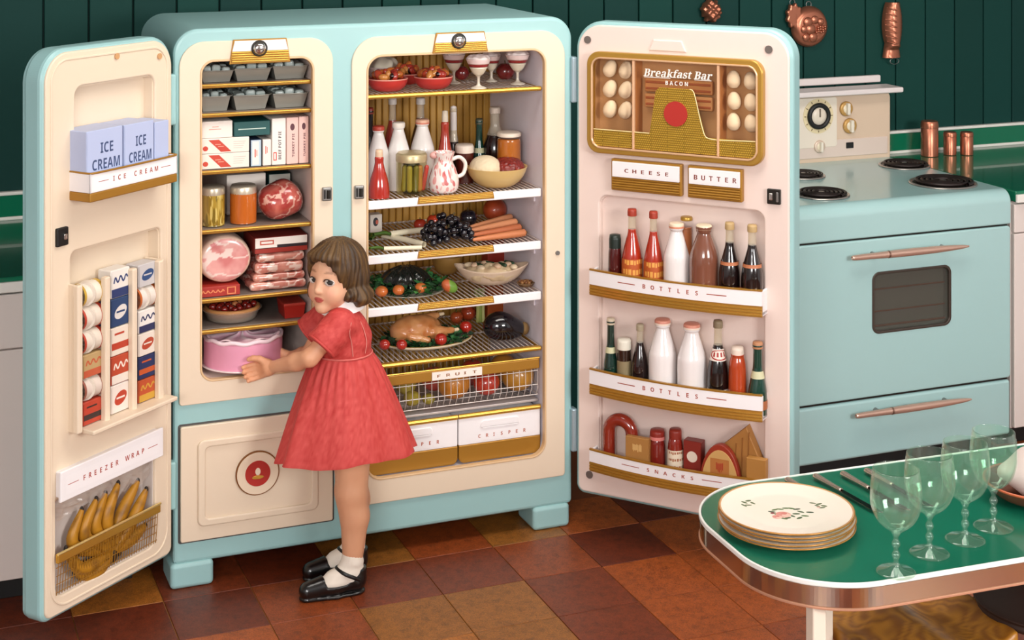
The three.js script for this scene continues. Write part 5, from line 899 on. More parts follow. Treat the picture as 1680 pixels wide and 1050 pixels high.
// ---------------------------------------------------------------- fresh food shelf 2
{
  const y = FRS[1] + 0.0005, maxH = FRS[0] - 0.016 - y;
  const b = (name, lab, cat, px, top, wpx, z, o, group) => { const x = xAt(px, z), s = mpp(V(x, y, z)); bottle(name, lab, cat, [clamp(x, FR.x0 + wpx / 2 * s + 0.004, FR.x1 - 0.012), y, z], Math.min(maxH, atZ(px, top, z).y - y), wpx / 2 * s, o, group); };
  const foilRed = 0xb0402e;
  b('ketchup_bottle', 'red ketchup bottle with pale cap in front of the milk', 'bottle', 622, 245, 35, -0.07, { type: 'ketchup', color: 0xa8281c, cap: 0xd8b89a, capR: 0.36, capH: 0.03 });
  b('milk_bottle', 'milk bottle with red foil cap behind the ketchup', 'bottle', 621, 206, 35, -0.17, { type: 'milk', color: 0xe9e4df, cap: foilRed }, 'milk bottles on the second shelf');
  b('milk_bottle', 'milk bottle with bare top between two others', 'bottle', 654, 200, 37, -0.17, { type: 'milk', color: 0xe9e4df, cap: 0xe6ded2 }, 'milk bottles on the second shelf');
  b('milk_bottle', 'milk bottle with peach pleated cap above the pickle jar', 'bottle', 693, 195, 40, -0.19, { type: 'milk', color: 0xe9e4df, cap: 0xe2b294, capBand: 0xd8836a }, 'milk bottles on the second shelf');
  b('soda_bottle', 'tall clear necked bottle of red drink behind the milk', 'bottle', 644, 160, 30, -0.36, { type: 'soda', color: 0xa83220, level: 0.72, cap: 0xd8d0c8 });
  b('soda_bottle', 'tall clear necked bottle of dark cola behind the milk', 'bottle', 690, 160, 33, -0.38, { type: 'soda', color: 0x2a0e0c, level: 0.74, cap: 0xd8d0c8 });
  b('soda_bottle', 'black bottle at the back corner of the second shelf', 'bottle', 607, 176, 22, -0.33, { type: 'tonic', color: 0x120e12, cap: 0x8a2a20 });
  b('sauce_bottle', 'tomato sauce bottle with white cap behind the flowered pitcher', 'bottle', 730, 181, 31, -0.18, { type: 'ketchup', color: 0xa8311c, cap: 0xd9cdb8, capR: 0.34, capH: 0.07 });
  b('wine_bottle', 'dark bottle with long white foil neck', 'bottle', 744, 173, 22, -0.3, { type: 'tonic', color: 0x1c100e, level: 0.5, cap: 0xe6dcd6, capH: 0.13, capR: 0.5 });
  b('jam_jar', 'small brown jam jar with white lid', 'jar', 762, 236, 31, -0.2, { type: 'jar', color: 0x4c1a14, cap: 0xe6d8c8 });
  b('tonic_bottle', 'slim dark green bottle with small pale label', 'bottle', 786, 194, 22, -0.28, { type: 'tonic', color: 0x0e3a30, cap: 0x4a4a38, bands: [[0.42, 0.5, M(0xc9c6a0, 0.5)]] });
  b('soda_bottle', 'dark cola bottle with clear neck beside the orange jar', 'bottle', 812, 175, 40, -0.27, { type: 'soda', color: 0x1e0c0c, level: 0.6, cap: 0xc8b8a8 });
  b('preserve_jar', 'jar of orange fruit with white lid against the liner wall', 'jar', 835, 216, 39, -0.17, { type: 'jar', color: 0xb4651e, cap: 0xeee0cc, capR: 1.02, capH: 0.014 });
  { // pickle jar
    const z = -0.09, x = xAt(675, z), s = mpp(V(x, y, z)), R = 25 * s, H = atZ(675, 249, z).y - y;
    const g = bottle('pickle_jar', 'wide jar of green pickles with red pepper strip', 'jar', [x, y, z], H, R, { type: 'jar', mat: new THREE.MeshPhysicalMaterial({ color: 0xf0ecd0, roughness: 0.05, transmission: 1, thickness: 0, ior: 1.4 }), cap: 0xc0b088, capMat: M(0xc0b088, 0.35, { metalness: 0.5 }), capR: 1.03, bodyName: 'glass' });
    mesh('brine', lathe([[0, 0.003], [R * 0.55, 0.003], [R * 0.55, H * 0.8], [0, H * 0.8]], 24), M(0x2e2a12, 0.4), g);
    [[-0.68, 0x8a8238, 0.3], [-0.36, 0x9a8f40, 0.25], [0.0, 0x6f6a2a, 0.2], [0.3, 0xa8763a, 0.2]].forEach(([q, c2, r]) => mesh('pickle', new THREE.CapsuleGeometry(R * 0.2, H * 0.5, 4, 10).translate(0, H * 0.4, 0), M(c2, 0.35), g, [q * R, 0, R * Math.sqrt(Math.max(0.05, 0.6 - q * q))], [0, 0, rr(-0.08, 0.08)]));
    mesh('pepper_strip', new THREE.CapsuleGeometry(R * 0.16, H * 0.5, 4, 10).scale(1, 1, 0.6).translate(0, H * 0.4, 0), M(0xa82c1c, 0.35), g, [0.52 * R, 0, R * 0.55], [0, 0, -0.2]);
  }
  { // flowered pitcher
    const z = -0.075, x = xAt(728, z), s = mpp(V(x, y, z)), R = 25 * s, H = atZ(728, 249, z).y - y, g = thing('pitcher', 'white pitcher with pink flower pattern and loop handle', 'pitcher', [x, y, z]);
    const chintz = new THREE.MeshPhysicalMaterial({ roughness: 0.25, clearcoat: 0.5, map: canvasTex(512, 256, (c, w, h) => { c.fillStyle = '#ecdfd8'; c.fillRect(0, 0, w, h); for (let i = 0; i < 300; i++) { c.fillStyle = ['#d98a86', '#c9605e', '#e4b0a8', '#b84a4c'][i % 4]; c.globalAlpha = 0.75; c.beginPath(); c.ellipse(rnd() * w, rnd() * h, rr(4, 15), rr(3, 10), rr(0, 3), 0, 7); c.fill(); } c.globalAlpha = 0.85; c.fillStyle = '#b8504e'; for (let i = 0; i < 90; i++) { c.beginPath(); c.ellipse(rnd() * w, h * rr(0, 0.16), rr(3, 10), rr(3, 7), 0, 0, 7); c.fill(); } }) });
    mesh('body', lathe(smooth([[0, 0], [R * 0.7, 0], [R * 0.95, H * 0.1], [R, H * 0.3], [R * 0.8, H * 0.58], [R * 0.58, H * 0.78], [R * 0.7, H * 0.96], [R * 0.72, H], [R * 0.62, H * 0.97], [R * 0.48, H * 0.78], [0, H * 0.7]], 50), 40), chintz, g);
    mesh('handle', tube([[R * 0.55, H * 0.8, 0], [R * 1.1, H * 0.84, 0], [R * 1.5, H * 0.68, 0], [R * 1.35, H * 0.42, 0], [R * 0.85, H * 0.34, 0]], 0.0065, 30, 10), M(0xeadfd4, 0.25, { clearcoat: 0.5 }), g);
    mesh('spout', sdfGeo((a, b2, c) => ell(a, b2, c, [-R * 0.68, H * 0.93, 0], [R * 0.3, H * 0.09, R * 0.25]), [-R * 1.1, H * 0.8, -R * 0.35], [-R * 0.3, H * 1.05, R * 0.35], 0.003), M(0xd9a49c, 0.3), g);
  }
  { // bowl of rice and beans
    const z = -0.115, x = xAt(815, z), s = mpp(V(x, y, z)), R = 50 * s, H = 0.062, g = thing('serving_bowl', 'yellow bowl heaped with rice and red beans', 'bowl', [x, y, z]);
    mesh('bowl', lathe(smooth([[0, 0], [R * 0.5, 0], [R * 0.85, H * 0.45], [R, H * 0.97], [R * 0.985, H], [R * 0.93, H * 0.95], [R * 0.6, H * 0.4], [0, H * 0.3]], 40), 48), M(0xd8b878, 0.3, { clearcoat: 0.4 }), g);
    mesh('rice', sdfGeo((a, b2, c) => ell(a, b2, c, [-R * 0.38, H * 0.9, -0.005], [R * 0.55, 0.045, R * 0.62]) + 0.003 * noise3(a * 220, b2 * 220, c * 220), [-R, H * 0.4, -R], [R * 0.3, H + 0.06, R], 0.004), M(0xd6c4a4, 0.7), g);
    mesh('red_beans', sdfGeo((a, b2, c) => ell(a, b2, c, [R * 0.36, H * 0.9, 0.005], [R * 0.56, 0.034, R * 0.62]) + 0.006 * (noise3(a * 160, b2 * 160, c * 160) - 0.5), [-R * 0.3, H * 0.4, -R], [R, H + 0.06, R], 0.003, (a, b2, c) => mixc(0x5a1414, 0x8a2a20, noise3(a * 160, b2 * 160, c * 160))), vcol(0.35), g);
  }
}
// ---------------------------------------------------------------- fresh food shelf 3
{
  const y = FRS[2] + 0.0005, on = (px, py, h = 0) => { const p = atY(px, py, y + h); p.z = clamp(p.z, FRBACK + 0.06, -0.04); return [xAt(px, p.z), y + h, p.z]; };
  [[[604, 395], [628, 386], [660, 392], [696, 401], 'leek lying foremost with its white end under the grapes'], [[608, 388], [640, 384], [668, 380], [697, 377], 'leek lying behind with its white end up against the grapes'], [[602, 410], [630, 408], [660, 407], [692, 407], 'thin leek lying along the shelf edge']].forEach(([a, b, c, d, lab], i) => {
    const g = thing('leek', lab, 'vegetable', [0, 0, 0], 0, 'leeks on the third shelf'), r = [0.0095, 0.0095, 0.007][i], h = r + (i === 1 ? 0.012 : 0), P = [a, b, c, d].map(q => on(q[0], q[1], h)); P.forEach((q, k) => { q[2] = Math.max(q[2], -0.25); });
    const o = P[3].slice(); g.position.set(o[0], y, o[2]); const L = P.map(q => [q[0] - o[0], q[1] - y, q[2] - o[2]]);
    mesh('white_stalk', tube([L[1], L[2], L[3]], r, 20, 10), M(0xe6dcc0, 0.35), g);
    for (let k = 0; k < 4; k++) mesh('green_leaf', tube([L[1], [L[1][0] - 0.02, L[1][1] + k * 0.003, L[1][2] + (k - 1.5) * 0.008], [Math.max(L[0][0], FR.x0 + 0.012 - o[0]) - 0, L[0][1] + k * 0.004, L[0][2] + (k - 1.5) * 0.02]], r * 0.55, 10, 6), M([0x7a8a34, 0x5a7a2e, 0x94963e, 0x4a6a2a][k], 0.4), g);
  });
  { const z = -0.33, x0 = xAt(607, z), x1 = xAt(627, z); carton('egg_noodle_packet', 'small white packet with a picture at the back of the third shelf', 'carton', null, Math.max(x0, FR.x0 + 0.006), x1, y, atZ(617, 352, z).y, z, 0.04, M(0xe6ddd0, 0.5), printMat(128, 200, (c, w, h) => { c.fillStyle = '#e8ddd0'; c.fillRect(0, 0, w, h); c.fillStyle = '#2a2226'; c.beginPath(); c.ellipse(60, 80, 30, 50, 0, 0, 7); c.fill(); c.fillStyle = '#c9604a'; c.beginPath(); c.ellipse(74, 84, 16, 26, 0, 0, 7); c.fill(); })); }
  roundFruit('tomato', 'red tomato at the back beside its twin, near the packet', 'tomato', xAt(689, -0.3), y, -0.3, 0.021, 0xb03018, { stem: 0x3a5a22 }, 'tomatoes on the third shelf');
  roundFruit('tomato', 'red tomato at the back behind the grapes', 'tomato', xAt(711, -0.33), y, -0.33, 0.023, 0xb8381c, { stem: 0x3a5a22 }, 'tomatoes on the third shelf');
  roundFruit('plum', 'large blue black plum behind the grapes', 'plum', xAt(768, -0.3), y, -0.3, 0.03, 0x141424, { col2: 0x0c0c14, coat: 1 });
  roundFruit('grapefruit', 'orange red grapefruit above the carrots', 'fruit', xAt(812, -0.34), y, -0.34, 0.041, 0xb8481e, { col2: 0xa03a18, dent: 0.3, rough: 0.45 });
  { // grapes
    const z = -0.1, o = [xAt(735, z), y, z], g = thing('grape_bunch', 'bunch of glossy black grapes draped over the shelf', 'grapes', o), s = mpp(V(...o));
    const gm = gloss(0x0d0b16), gg = new THREE.SphereGeometry(0.0112, 14, 10);
    let placed = []; for (let i = 0; i < 900 && placed.length < 70; i++) { const u = rr(-38, 38), hgt = 0.074 * Math.cos(u / 38 * 1.15) + 0.012, v = rr(0.011, hgt), w = rr(-0.035, 0.035); if (Math.abs(u - 8) < 14 && v < 0.032 && w > 0) continue; const p = V(u * s, v, w); if (placed.every(q => q.distanceTo(p) > 0.0165)) placed.push(p); }
    for (const p of placed) mesh('grape', gg, gm, g, [p.x, p.y, p.z]);
    mesh('grape_stem', tube([[0, 0.03, 0], [0.01, 0.075, -0.01], [0.03, 0.09, -0.02]], 0.003, 12, 6), M(0x5a4a22, 0.7), g);
  }
  { // carrots in a bundle
    for (let i = 0; i < 7; i++) {
      const a = on(779 + i * 0.5, 397 - i * 3.6, 0.012 + (i % 3) * 0.012), b = on(867, 383 - i * 4.2, 0.014 + (i % 3) * 0.013), labs = ['lowest carrot of the bundle on the shelf edge', 'second carrot up in the bundle', 'third carrot up in the bundle', 'middle carrot on top of the bundle', 'carrot behind the middle of the bundle', 'carrot near the back of the bundle', 'rearmost carrot of the bundle'];
      const A = V(a[0], a[1], lerp(-0.06, -0.15, i / 6)), B = V(Math.min(b[0], FR.x1 - 0.03), b[1], lerp(-0.09, -0.24, i / 6)), d = B.clone().sub(A), L = d.length();
      const g = thing('carrot', labs[i], 'carrot', [A.x, A.y, A.z], 0, 'carrots on the third shelf');
      const pr = smooth([[0.001, 0], [0.006, 0.01], [0.0095, L * 0.4], [0.0125, L * 0.9], [0.009, L * 0.98], [0.001, L]], 24), q = lathe(pr, 12); q.applyQuaternion(new THREE.Quaternion().setFromUnitVectors(V(0, 1, 0), d.normalize()));
      mesh('root', q, M([0xc77a4e, 0xbf6c44, 0xcf8a60][i % 3], 0.45), g);
      mesh('crown', new THREE.SphereGeometry(0.005, 8, 6), M(0x6a5a2c, 0.7), g, d.clone().multiplyScalar(L).toArray());
    }
  }
}
// ---------------------------------------------------------------- fresh food shelf 4
{
  const y = FRS[3] + 0.0005;
  { const z = -0.19, x = xAt(668, z), s = mpp(V(x, y, z)), g = thing('aspic_platter', 'dark aspic mould on a platter of leaves', 'platter', [Math.max(x, FR.x0 + 0.135), y, z]);
    mesh('dish', lathe([[0, 0], [0.09, 0], [0.122, 0.008], [0.122, 0.011], [0.09, 0.004], [0, 0.004]], 48).scale(1, 1, 1.1), M(0xcfc6b4, 0.3), g);
    mesh('aspic', sdfGeo((a, b, c) => smax(ell(a, b, c, [0, 0, -0.02], [0.092, 0.075, 0.075]), -b + 0.006, 0.004) + 0.0035 * Math.cos(10 * Math.atan2(c + 0.02, a)), [-0.11, 0, -0.12], [0.11, 0.09, 0.08], 0.005), M(0x0c1614, 0.08, { clearcoat: 1, clearcoatRoughness: 0.04 }), g);
    stuff(mesh('garnish_leaves', leafGeo(420, 0.125, 0.13, 0.022, 0.026, GREENS, 0.008), leafMat, g));
    [[626, 476, 11, 'cut orange tomato at the girl\'s end of the aspic platter'], [654, 478, 10.5, 'cut orange tomato in front of the aspic'], [690, 476, 10.5, 'cut orange tomato near the front corner of the aspic']].forEach(([px, py, r, lab]) => { const q = atY(px, py, y + 0.03); roundFruit('tomato', lab, 'tomato', xAt(px, -0.085), y + 0.012, -0.085, r * mpp(q) * 0.95, 0xcc5a22, { col2: 0xd8843a, stem: 0, q: [1, 0.85, 1] }, 'tomatoes round the aspic'); });
    { const z2 = -0.1; const t = thing('squash', 'small orange and green squash beside the aspic platter', 'squash', [xAt(732, z2), y + 0.004, z2]); mesh('flesh', sdfGeo((a, b, c) => ell(a * 0.85 - b * 0.5, b * 0.85 + a * 0.5, c, [0, 0.022, 0], [0.029, 0.019, 0.019]), [-0.05, -0.012, -0.03], [0.05, 0.06, 0.03], 0.004, (a) => a < 0.008 ? new THREE.Color(0xc9663a) : new THREE.Color(0x6f9a3a)), vcol(0.4), t); }
  }
  { const z = -0.16, x = xAt(808, z), g = thing('salad_boat', 'boat shaped pale dish of chicken salad with green strips', 'bowl', [x - 0.004, y, z], -0.28), a0 = 0.104, b0 = 0.06, H = 0.05;
    const pr = [[0.02, 0], [0.35, 0.001], [0.7, H * 0.35], [0.95, H * 0.85], [1, H], [0.95, H * 0.98], [0.66, H * 0.45], [0.02, H * 0.2]];
    const q = lathe(smooth(pr, 40), 48), p = q.attributes.position; for (let i = 0; i < p.count; i++) { const X2 = p.getX(i), Z2 = p.getZ(i), k = Math.hypot(X2, Z2), c = k ? X2 / k : 0; p.setX(i, X2 * a0 * (1 + 0.18 * Math.abs(c) ** 3)); p.setZ(i, Z2 * b0); p.setY(i, p.getY(i) * (1 + 0.35 * Math.abs(c) ** 3 * k)); } q.computeVertexNormals();
    mesh('dish', q, M(0xd8bfa6, 0.3, { clearcoat: 0.4 }), g);
    mesh('salad', sdfGeo((u, v, w) => ell(u, v, w, [0, H * 0.75, 0], [a0 * 0.9, 0.03, b0 * 0.9]) + 0.01 * (noise3(u * 70, v * 70, w * 70) - 0.5), [-a0, H * 0.3, -b0], [a0, H + 0.03, b0], 0.004, (u, v, w) => mixc(0xd8c29c, 0xb89a78, noise3(u * 60, 1, w * 60))), vcol(0.5), g);
    for (const [u, w, t] of [[-0.045, 0.005, 0.7], [-0.005, -0.01, 0.9], [0.035, 0.012, 0.6], [0.06, -0.012, 0.8]]) mesh('green_strip', new THREE.CapsuleGeometry(0.006, 0.03, 4, 8).rotateX(PI / 2).rotateY(t), M(0x24402a, 0.4), g, [u, H + 0.017, w]);
    for (let i = 0; i < 9; i++) mesh('chicken_piece', new THREE.SphereGeometry(0.013, 10, 8).scale(1.3, 0.7, 1), M([0xdcc6a6, 0xcfae90][i % 2], 0.5), g, [-0.072 + i * 0.018, H + 0.01 + 0.004 * (i % 2), (i % 3 - 1) * 0.022], [0, i, 0]); }
  carton('red_packet', 'plain red packet at the back behind the salad boat', 'carton', null, xAt(800, -0.36), xAt(834, -0.36), y, y + 0.1, -0.36, 0.06, M(0xa83020, 0.5), null);
  { const z = -0.36, g = thing('serving_bowl', 'tan bowl at the back between the aspic and the salad boat', 'bowl', [xAt(733, z), y, z]); mesh('bowl', lathe(smooth([[0, 0], [0.03, 0], [0.046, 0.03], [0.05, 0.055], [0.046, 0.054], [0.03, 0.02], [0, 0.015]], 30), 30), M(0x9a7438, 0.4), g); mesh('contents', lathe(smooth([[0.044, 0.045], [0.03, 0.058], [0, 0.062]], 12), 24), M(0xb08a4a, 0.6), g); }
  { const z = -0.1, g = thing('nut_dish', 'small dish of brown nuts near the liner wall', 'dish', [xAt(868, z) - 0.012, y, z]); mesh('dish', lathe([[0, 0], [0.022, 0], [0.03, 0.012], [0.028, 0.012], [0.02, 0.003], [0, 0.003]], 24), M(0x8a6a48, 0.4), g); for (let i = 0; i < 14; i++) { const a = i * 2.4, q = 0.02 * Math.sqrt(i / 14); mesh('nut', new THREE.SphereGeometry(0.006, 8, 6), M([0x7a4a26, 0x9a6a3a][i % 2], 0.5), g, [q * Math.cos(a), 0.011 + 0.004 * (1 - q / 0.02), q * Math.sin(a)]); } }
}
// ---------------------------------------------------------------- fresh food shelf 5
{
  const y = FRS[4] + 0.0005;
  { const z = -0.18, x = xAt(698, z), g = thing('roast_platter', 'oval cream platter lined with green leaves', 'platter', [x, y, z]), rx = 0.157, rz = 0.115;
    mesh('dish', lathe([[0, 0], [0.7, 0], [0.95, 0.012], [1, 0.018], [0.985, 0.021], [0.92, 0.016], [0.7, 0.005], [0, 0.005]], 64).scale(rx, 1, rz), M(0xe0d0b4, 0.28, { clearcoat: 0.5 }), g);
    mesh('gilt_line', tube(Array.from({ length: 48 }, (_, i) => [rx * 0.97 * Math.cos(i / 48 * 2 * PI), 0.0205, rz * 0.97 * Math.sin(i / 48 * 2 * PI)]), 0.0014, 100, 5, true), M(0xb89048, 0.4), g);
    stuff(mesh('garnish_leaves', leafGeo(520, rx * 0.88, rz * 0.85, 0.02, 0.026, [0x123a1c, 0x1e5228, 0x0e2e18, 0x2a6230], 0.006), leafMat, g));
    const c = thing('roast_chicken', 'golden roast chicken on the leafy platter', 'chicken', [x - 0.02, y + 0.012, z - 0.01], 0.25), skin = (a, b, q) => mixc(0xb46a34, 0xd8a06a, (fbm(a * 30, b * 30, q * 30) - 0.25) * 1.7);
    mesh('meat', sdfGeo((a, b, q) => { let d = ell(a, b, q, [-0.025, 0.038, 0], [0.08, 0.045, 0.055]); d = smin(d, ell(a, b, q, [0.03, 0.034, 0], [0.05, 0.036, 0.045]), 0.02); d = smin(d, cap(a, b, q, [0.02, 0.03, 0.045], [0.095, 0.026, 0.05], 0.025, 0.011), 0.01); d = smin(d, cap(a, b, q, [0.02, 0.045, -0.04], [0.1, 0.055, -0.045], 0.025, 0.011), 0.01); d = smin(d, cap(a, b, q, [-0.06, 0.03, 0.05], [-0.01, 0.016, 0.07], 0.014, 0.011), 0.008); return d + 0.0015 * Math.sin(a * 140) * Math.sin(b * 130); }, [-0.125, -0.012, -0.09], [0.13, 0.1, 0.095], 0.0045, skin), vcol(0.3, { clearcoat: 0.5, clearcoatRoughness: 0.2 }), c);
    for (const [p, q] of [[[0.095, 0.026, 0.05], [0.12, 0.026, 0.052]], [[0.1, 0.055, -0.045], [0.126, 0.06, -0.047]]]) mesh('leg_bone', new THREE.CapsuleGeometry(0.006, 0.022, 4, 8).rotateZ(PI / 2), M(0xe0c8a4, 0.5), c, [(p[0] + q[0]) / 2, p[1], p[2]]);
    [[631, 556, 9, 'red tomato at the end of the roast platter under the girl\'s sleeve'], [659, 561, 9, 'red tomato in front of the chicken breast'], [723, 560, 10.5, 'red tomato in front of the drumstick']].forEach(([px, py, r, lab]) => { const z2 = px === 631 ? -0.115 : -0.095; roundFruit('tomato', lab, 'tomato', xAt(px, z2), y + 0.014, z2, r * 0.00195, 0xb02418, { stem: 0, dent: 0.3, coat: 1 }, 'tomatoes on the roast platter'); });
    roundFruit('tomato', 'red tomato standing past the platter beside the eggplant', 'tomato', xAt(764, -0.2), y + 0.014, -0.2, 0.0205, 0xb02418, { stem: 0, dent: 0.3, coat: 1 }, 'tomatoes on the roast platter');
  }
  roundFruit('tomato', 'small tomato at the back above the platter', 'tomato', xAt(749, -0.36), y, -0.36, 0.022, 0xa84a24, { stem: 0x3a5a22 }, 'tomatoes at the back of the fifth shelf');
  roundFruit('tomato', 'larger tomato at the back beside the celery', 'tomato', xAt(768, -0.38), y, -0.38, 0.027, 0xa03a1c, { stem: 0x3a5a22 }, 'tomatoes at the back of the fifth shelf');
  { const z = -0.34, g = thing('celery', 'pale celery stalks standing behind the eggplant', 'vegetable', [xAt(788, z), y, z]); for (let i = 0; i < 3; i++) mesh('stalk', tube([[(i - 1) * 0.01, 0.004, 0], [(i - 1) * 0.009, 0.06, 0], [(i - 1) * 0.014, 0.115, -0.01]], 0.0065, 10, 8), M([0xa8a860, 0x8a9a4a, 0xb8b878][i], 0.4), g); }
  carton('orange_packet', 'orange packet at the back beside the celery', 'carton', null, xAt(800, -0.37), xAt(843, -0.37), y, y + 0.12, -0.37, 0.07, M(0xb4541e, 0.5), null);
  { // eggplant
    const z = -0.13, xA = xAt(793, z), xB = xAt(882, z), L = Math.min(xB, FR.x1 - 0.012) - xA, g = thing('eggplant', 'large glossy black eggplant lying on the shelf', 'eggplant', [xA + L / 2, y, z], -0.1);
    mesh('flesh', sdfGeo((a, b, q) => smin(ell(a, b, q, [-L * 0.13, 0.046, 0], [L * 0.36, 0.046, 0.046]), ell(a, b, q, [L * 0.2, 0.033, 0], [L * 0.25, 0.03, 0.03]), 0.03), [-L * 0.56, -0.006, -0.06], [L * 0.56, 0.11, 0.06], 0.004), gloss(0x0a0810), g);
    mesh('calyx', sdfGeo((a, b, q) => ell(a, b, q, [L * 0.43, 0.031, 0], [0.016, 0.021, 0.021]), [L * 0.3, 0, -0.04], [L * 0.56, 0.07, 0.04], 0.003), M(0x8a6a3c, 0.6), g);
    mesh('stem', bar([L * 0.45, 0.031, 0], [L * 0.5, 0.036, 0.004], 0.006, 8), M(0x7a5a30, 0.7), g); }
}
// ---------------------------------------------------------------- fruit in the basket
{
  const y = BASKET.yBot + 0.002, F = (name, lab, px, z, rp, col, o) => roundFruit(name, lab, name, xAt(px, z), y + (o.up || 0), z, rp * mpp(V(xAt(px, z), y, z)), col, o, 'fruit in the wire basket');
  F('pear', 'yellow green pear at the girl\'s end of the fruit basket', 676, -0.075, 15, 0x9a8a2c, { col2: 0xb8a444, pear: 1 });
  F('pear', 'small yellow green pear next to the big orange', 703, -0.07, 11, 0x8a7f2a, { col2: 0xa89a3c, pear: 1 });
  F('orange', 'big orange under the FRUIT plate', 744, -0.09, 27, 0xb8711c, { col2: 0xc8852c, dent: 0.2, rough: 0.45, stem: 0 });
  F('apple', 'shiny red apple between the two oranges', 798, -0.085, 22, 0xa82418, { col2: 0xc2402a, coat: 1 });
  F('orange', 'big orange at the liner end of the fruit basket', 849, -0.09, 27, 0xb07a20, { col2: 0xc08a30, dent: 0.2, rough: 0.45, stem: 0 });
  F('apple', 'rosy apple behind the small pear', 712, -0.19, 21, 0xb0342c, { col2: 0xc65a48 });
  F('apple', 'red apple behind the shiny one', 775, -0.2, 22, 0xa02a20, { col2: 0x8a2018 });
  F('orange', 'orange behind the one at the liner end', 826, -0.2, 23, 0xa86a1e, { col2: 0xb87c2a, dent: 0.2, rough: 0.45, stem: 0 });
  F('pear', 'yellow pear in the back of the basket by the girl', 666, -0.19, 17, 0xa89438, { col2: 0xb8a444, pear: 1 });
}

// ---------------------------------------------------------------- fresh food door: eggs, bottles and snacks
{
  const D = (px, py, off) => onDoor('R', px, py, off);
  const egg = smooth([[0, -0.5], [0.2, -0.46], [0.36, -0.25], [0.38, 0.0], [0.3, 0.28], [0.15, 0.46], [0, 0.5]], 24);
  const row = ['top', 'middle', 'bottom'];
  [[1001, 112], [1027, 114.5], [1001, 145], [1027, 147], [1001, 178.5], [1026.5, 180.5], [1203.5, 130], [1231.5, 132.5], [1204.5, 165], [1232, 167.5], [1203.5, 199.5], [1232.5, 202]].forEach(([px, py], i) => {
    const p = D(px, py, -0.012), w = doorWorld('R', p.x, p.y, -0.012), s = 29.5 * mpp(w);
    const side = i < 6 ? 'hinge side' : 'latch side', m = tag(mesh(numbered('egg'), lathe(egg.map(q => [q[0] * s, q[1] * s]), 24), M(0xeee6da, 0.5), scene, [w.x, w.y, w.z], [0, -AR, (i < 6 ? -0.35 : 0.1) + rr(-0.1, 0.1)]), `white egg in the ${row[(i % 6) / 2 | 0]} row of the ${side} egg rack, ${i % 2 ? 'right' : 'left'} of the pair`.replace('right of the pair', i < 6 ? 'beside the partition' : 'beside the frame').replace('left of the pair', i < 6 ? 'beside the frame' : 'beside the partition'), 'egg', 'eggs in the breakfast bar');
  });
  { // bacon packets behind the clear cover
    [[0.205, 1.44, 'upper bacon packet showing behind the clear cover'], [0.205, 1.39, 'lower bacon packet showing behind the clear cover']].forEach(([x, y, lab], i) => { const w = doorWorld('R', 0.35, y - 0.02, -0.03), g = thing('bacon_packet', lab, 'bacon', [w.x, w.y, w.z], -AR, 'bacon packets'); mesh('packet', at(box(0.23, 0.045, 0.02, 0.006), 0, 0.0225, 0), M([0xbf8a5c, 0xc49468][i], 0.4), g); for (let k = 0; k < 2; k++) mesh('bacon_streak', at(box(0.22, 0.008, 0.004, 0.002), 0, 0.012 + k * 0.02, 0.0095), M(0xa05a3a, 0.4), g); });
  }
  const y1 = RSH[0] + 0.0155, y2 = RSH[1] + 0.0155, y3 = RSH[2] + 0.0155;
  const b = (name, lab, cat, px, top, wpx, y, o, group, off = 0.022) => { const p = D(px, top, off), w = doorWorld('R', p.x, y, off), R = wpx / 2 * mpp(w); bottle(name, lab, cat, [w.x, y, w.z], p.y - y, R, { turn: -0.2, ...o }, group); };
  const orangeLabel = squiggle('#b4541f', '#e0a04a', 3, 256, 128, true), redLabel = squiggle('#a8321e', '#d88a4a', 2, 256, 96, true);
  b('sauce_bottle', 'small dark red bottle with green black neck on the upper bottle shelf', 'bottle', 1009, 384, 23, y1, { type: 'squat', color: 0x4a1414, cap: 0x16251f, capH: 0.05, capR: 0.86 });
  b('orange_soda_bottle', 'orange soda bottle beside the small dark bottle', 'bottle', 1037, 342, 34, y1, { type: 'soda', color: 0xa82c16, level: 0.76, cap: 0xa03420, bands: [[0.1, 0.42, orangeLabel]] }, 'orange soda bottles on the door');
  b('orange_soda_bottle', 'orange soda bottle next to the milk', 'bottle', 1072, 346, 32, y1, { type: 'soda', color: 0xa82c16, level: 0.76, cap: 0xa03420, bands: [[0.1, 0.42, orangeLabel]] }, 'orange soda bottles on the door');
  b('milk_bottle', 'milk bottle with peach pleated cap on the upper bottle shelf', 'bottle', 1110, 365, 43, y1, { type: 'milk', color: 0xebe4e2, cap: 0xe8d2b8, capBand: 0xd88a6a }, 'milk bottles on the door');
  b('chocolate_milk_bottle', 'wide bottle of chocolate milk with cream cap', 'bottle', 1155, 368, 48, y1, { type: 'jug', color: 0x7a4a38, cap: 0xe2d2b4 });
  { const p = D(1126, 355, -0.004), w = doorWorld('R', p.x, y1, -0.006), g = bottle('relish_jar', 'wide jar with ribbed gold lid behind the milk bottle', 'jar', [w.x, y1, w.z], p.y - y1, 0.018, { type: 'jar', color: 0x9a5a34, cap: 0xb08a3c, capH: 0.012, capR: 1.05, capMat: M(0xb08a3c, 0.35, { metalness: 0.6 }) }); g.scale.set(1, 1, 1); }
  b('cola_bottle', 'cola bottle with red label beside the chocolate milk', 'bottle', 1197, 364, 35, y1, { type: 'soda', color: 0x160a0a, level: 0.76, cap: 0xb89a6a, bands: [[0.05, 0.24, redLabel], [0.5, 0.54, M(0xb8704a, 0.5)]] }, 'cola bottles on the upper bottle shelf');
  b('cola_bottle', 'cola bottle with red label at the latch end of its shelf', 'bottle', 1234, 368, 36, y1, { type: 'soda', color: 0x160a0a, level: 0.76, cap: 0xb89a6a, bands: [[0.05, 0.24, redLabel], [0.5, 0.54, M(0xb8704a, 0.5)]] }, 'cola bottles on the upper bottle shelf');
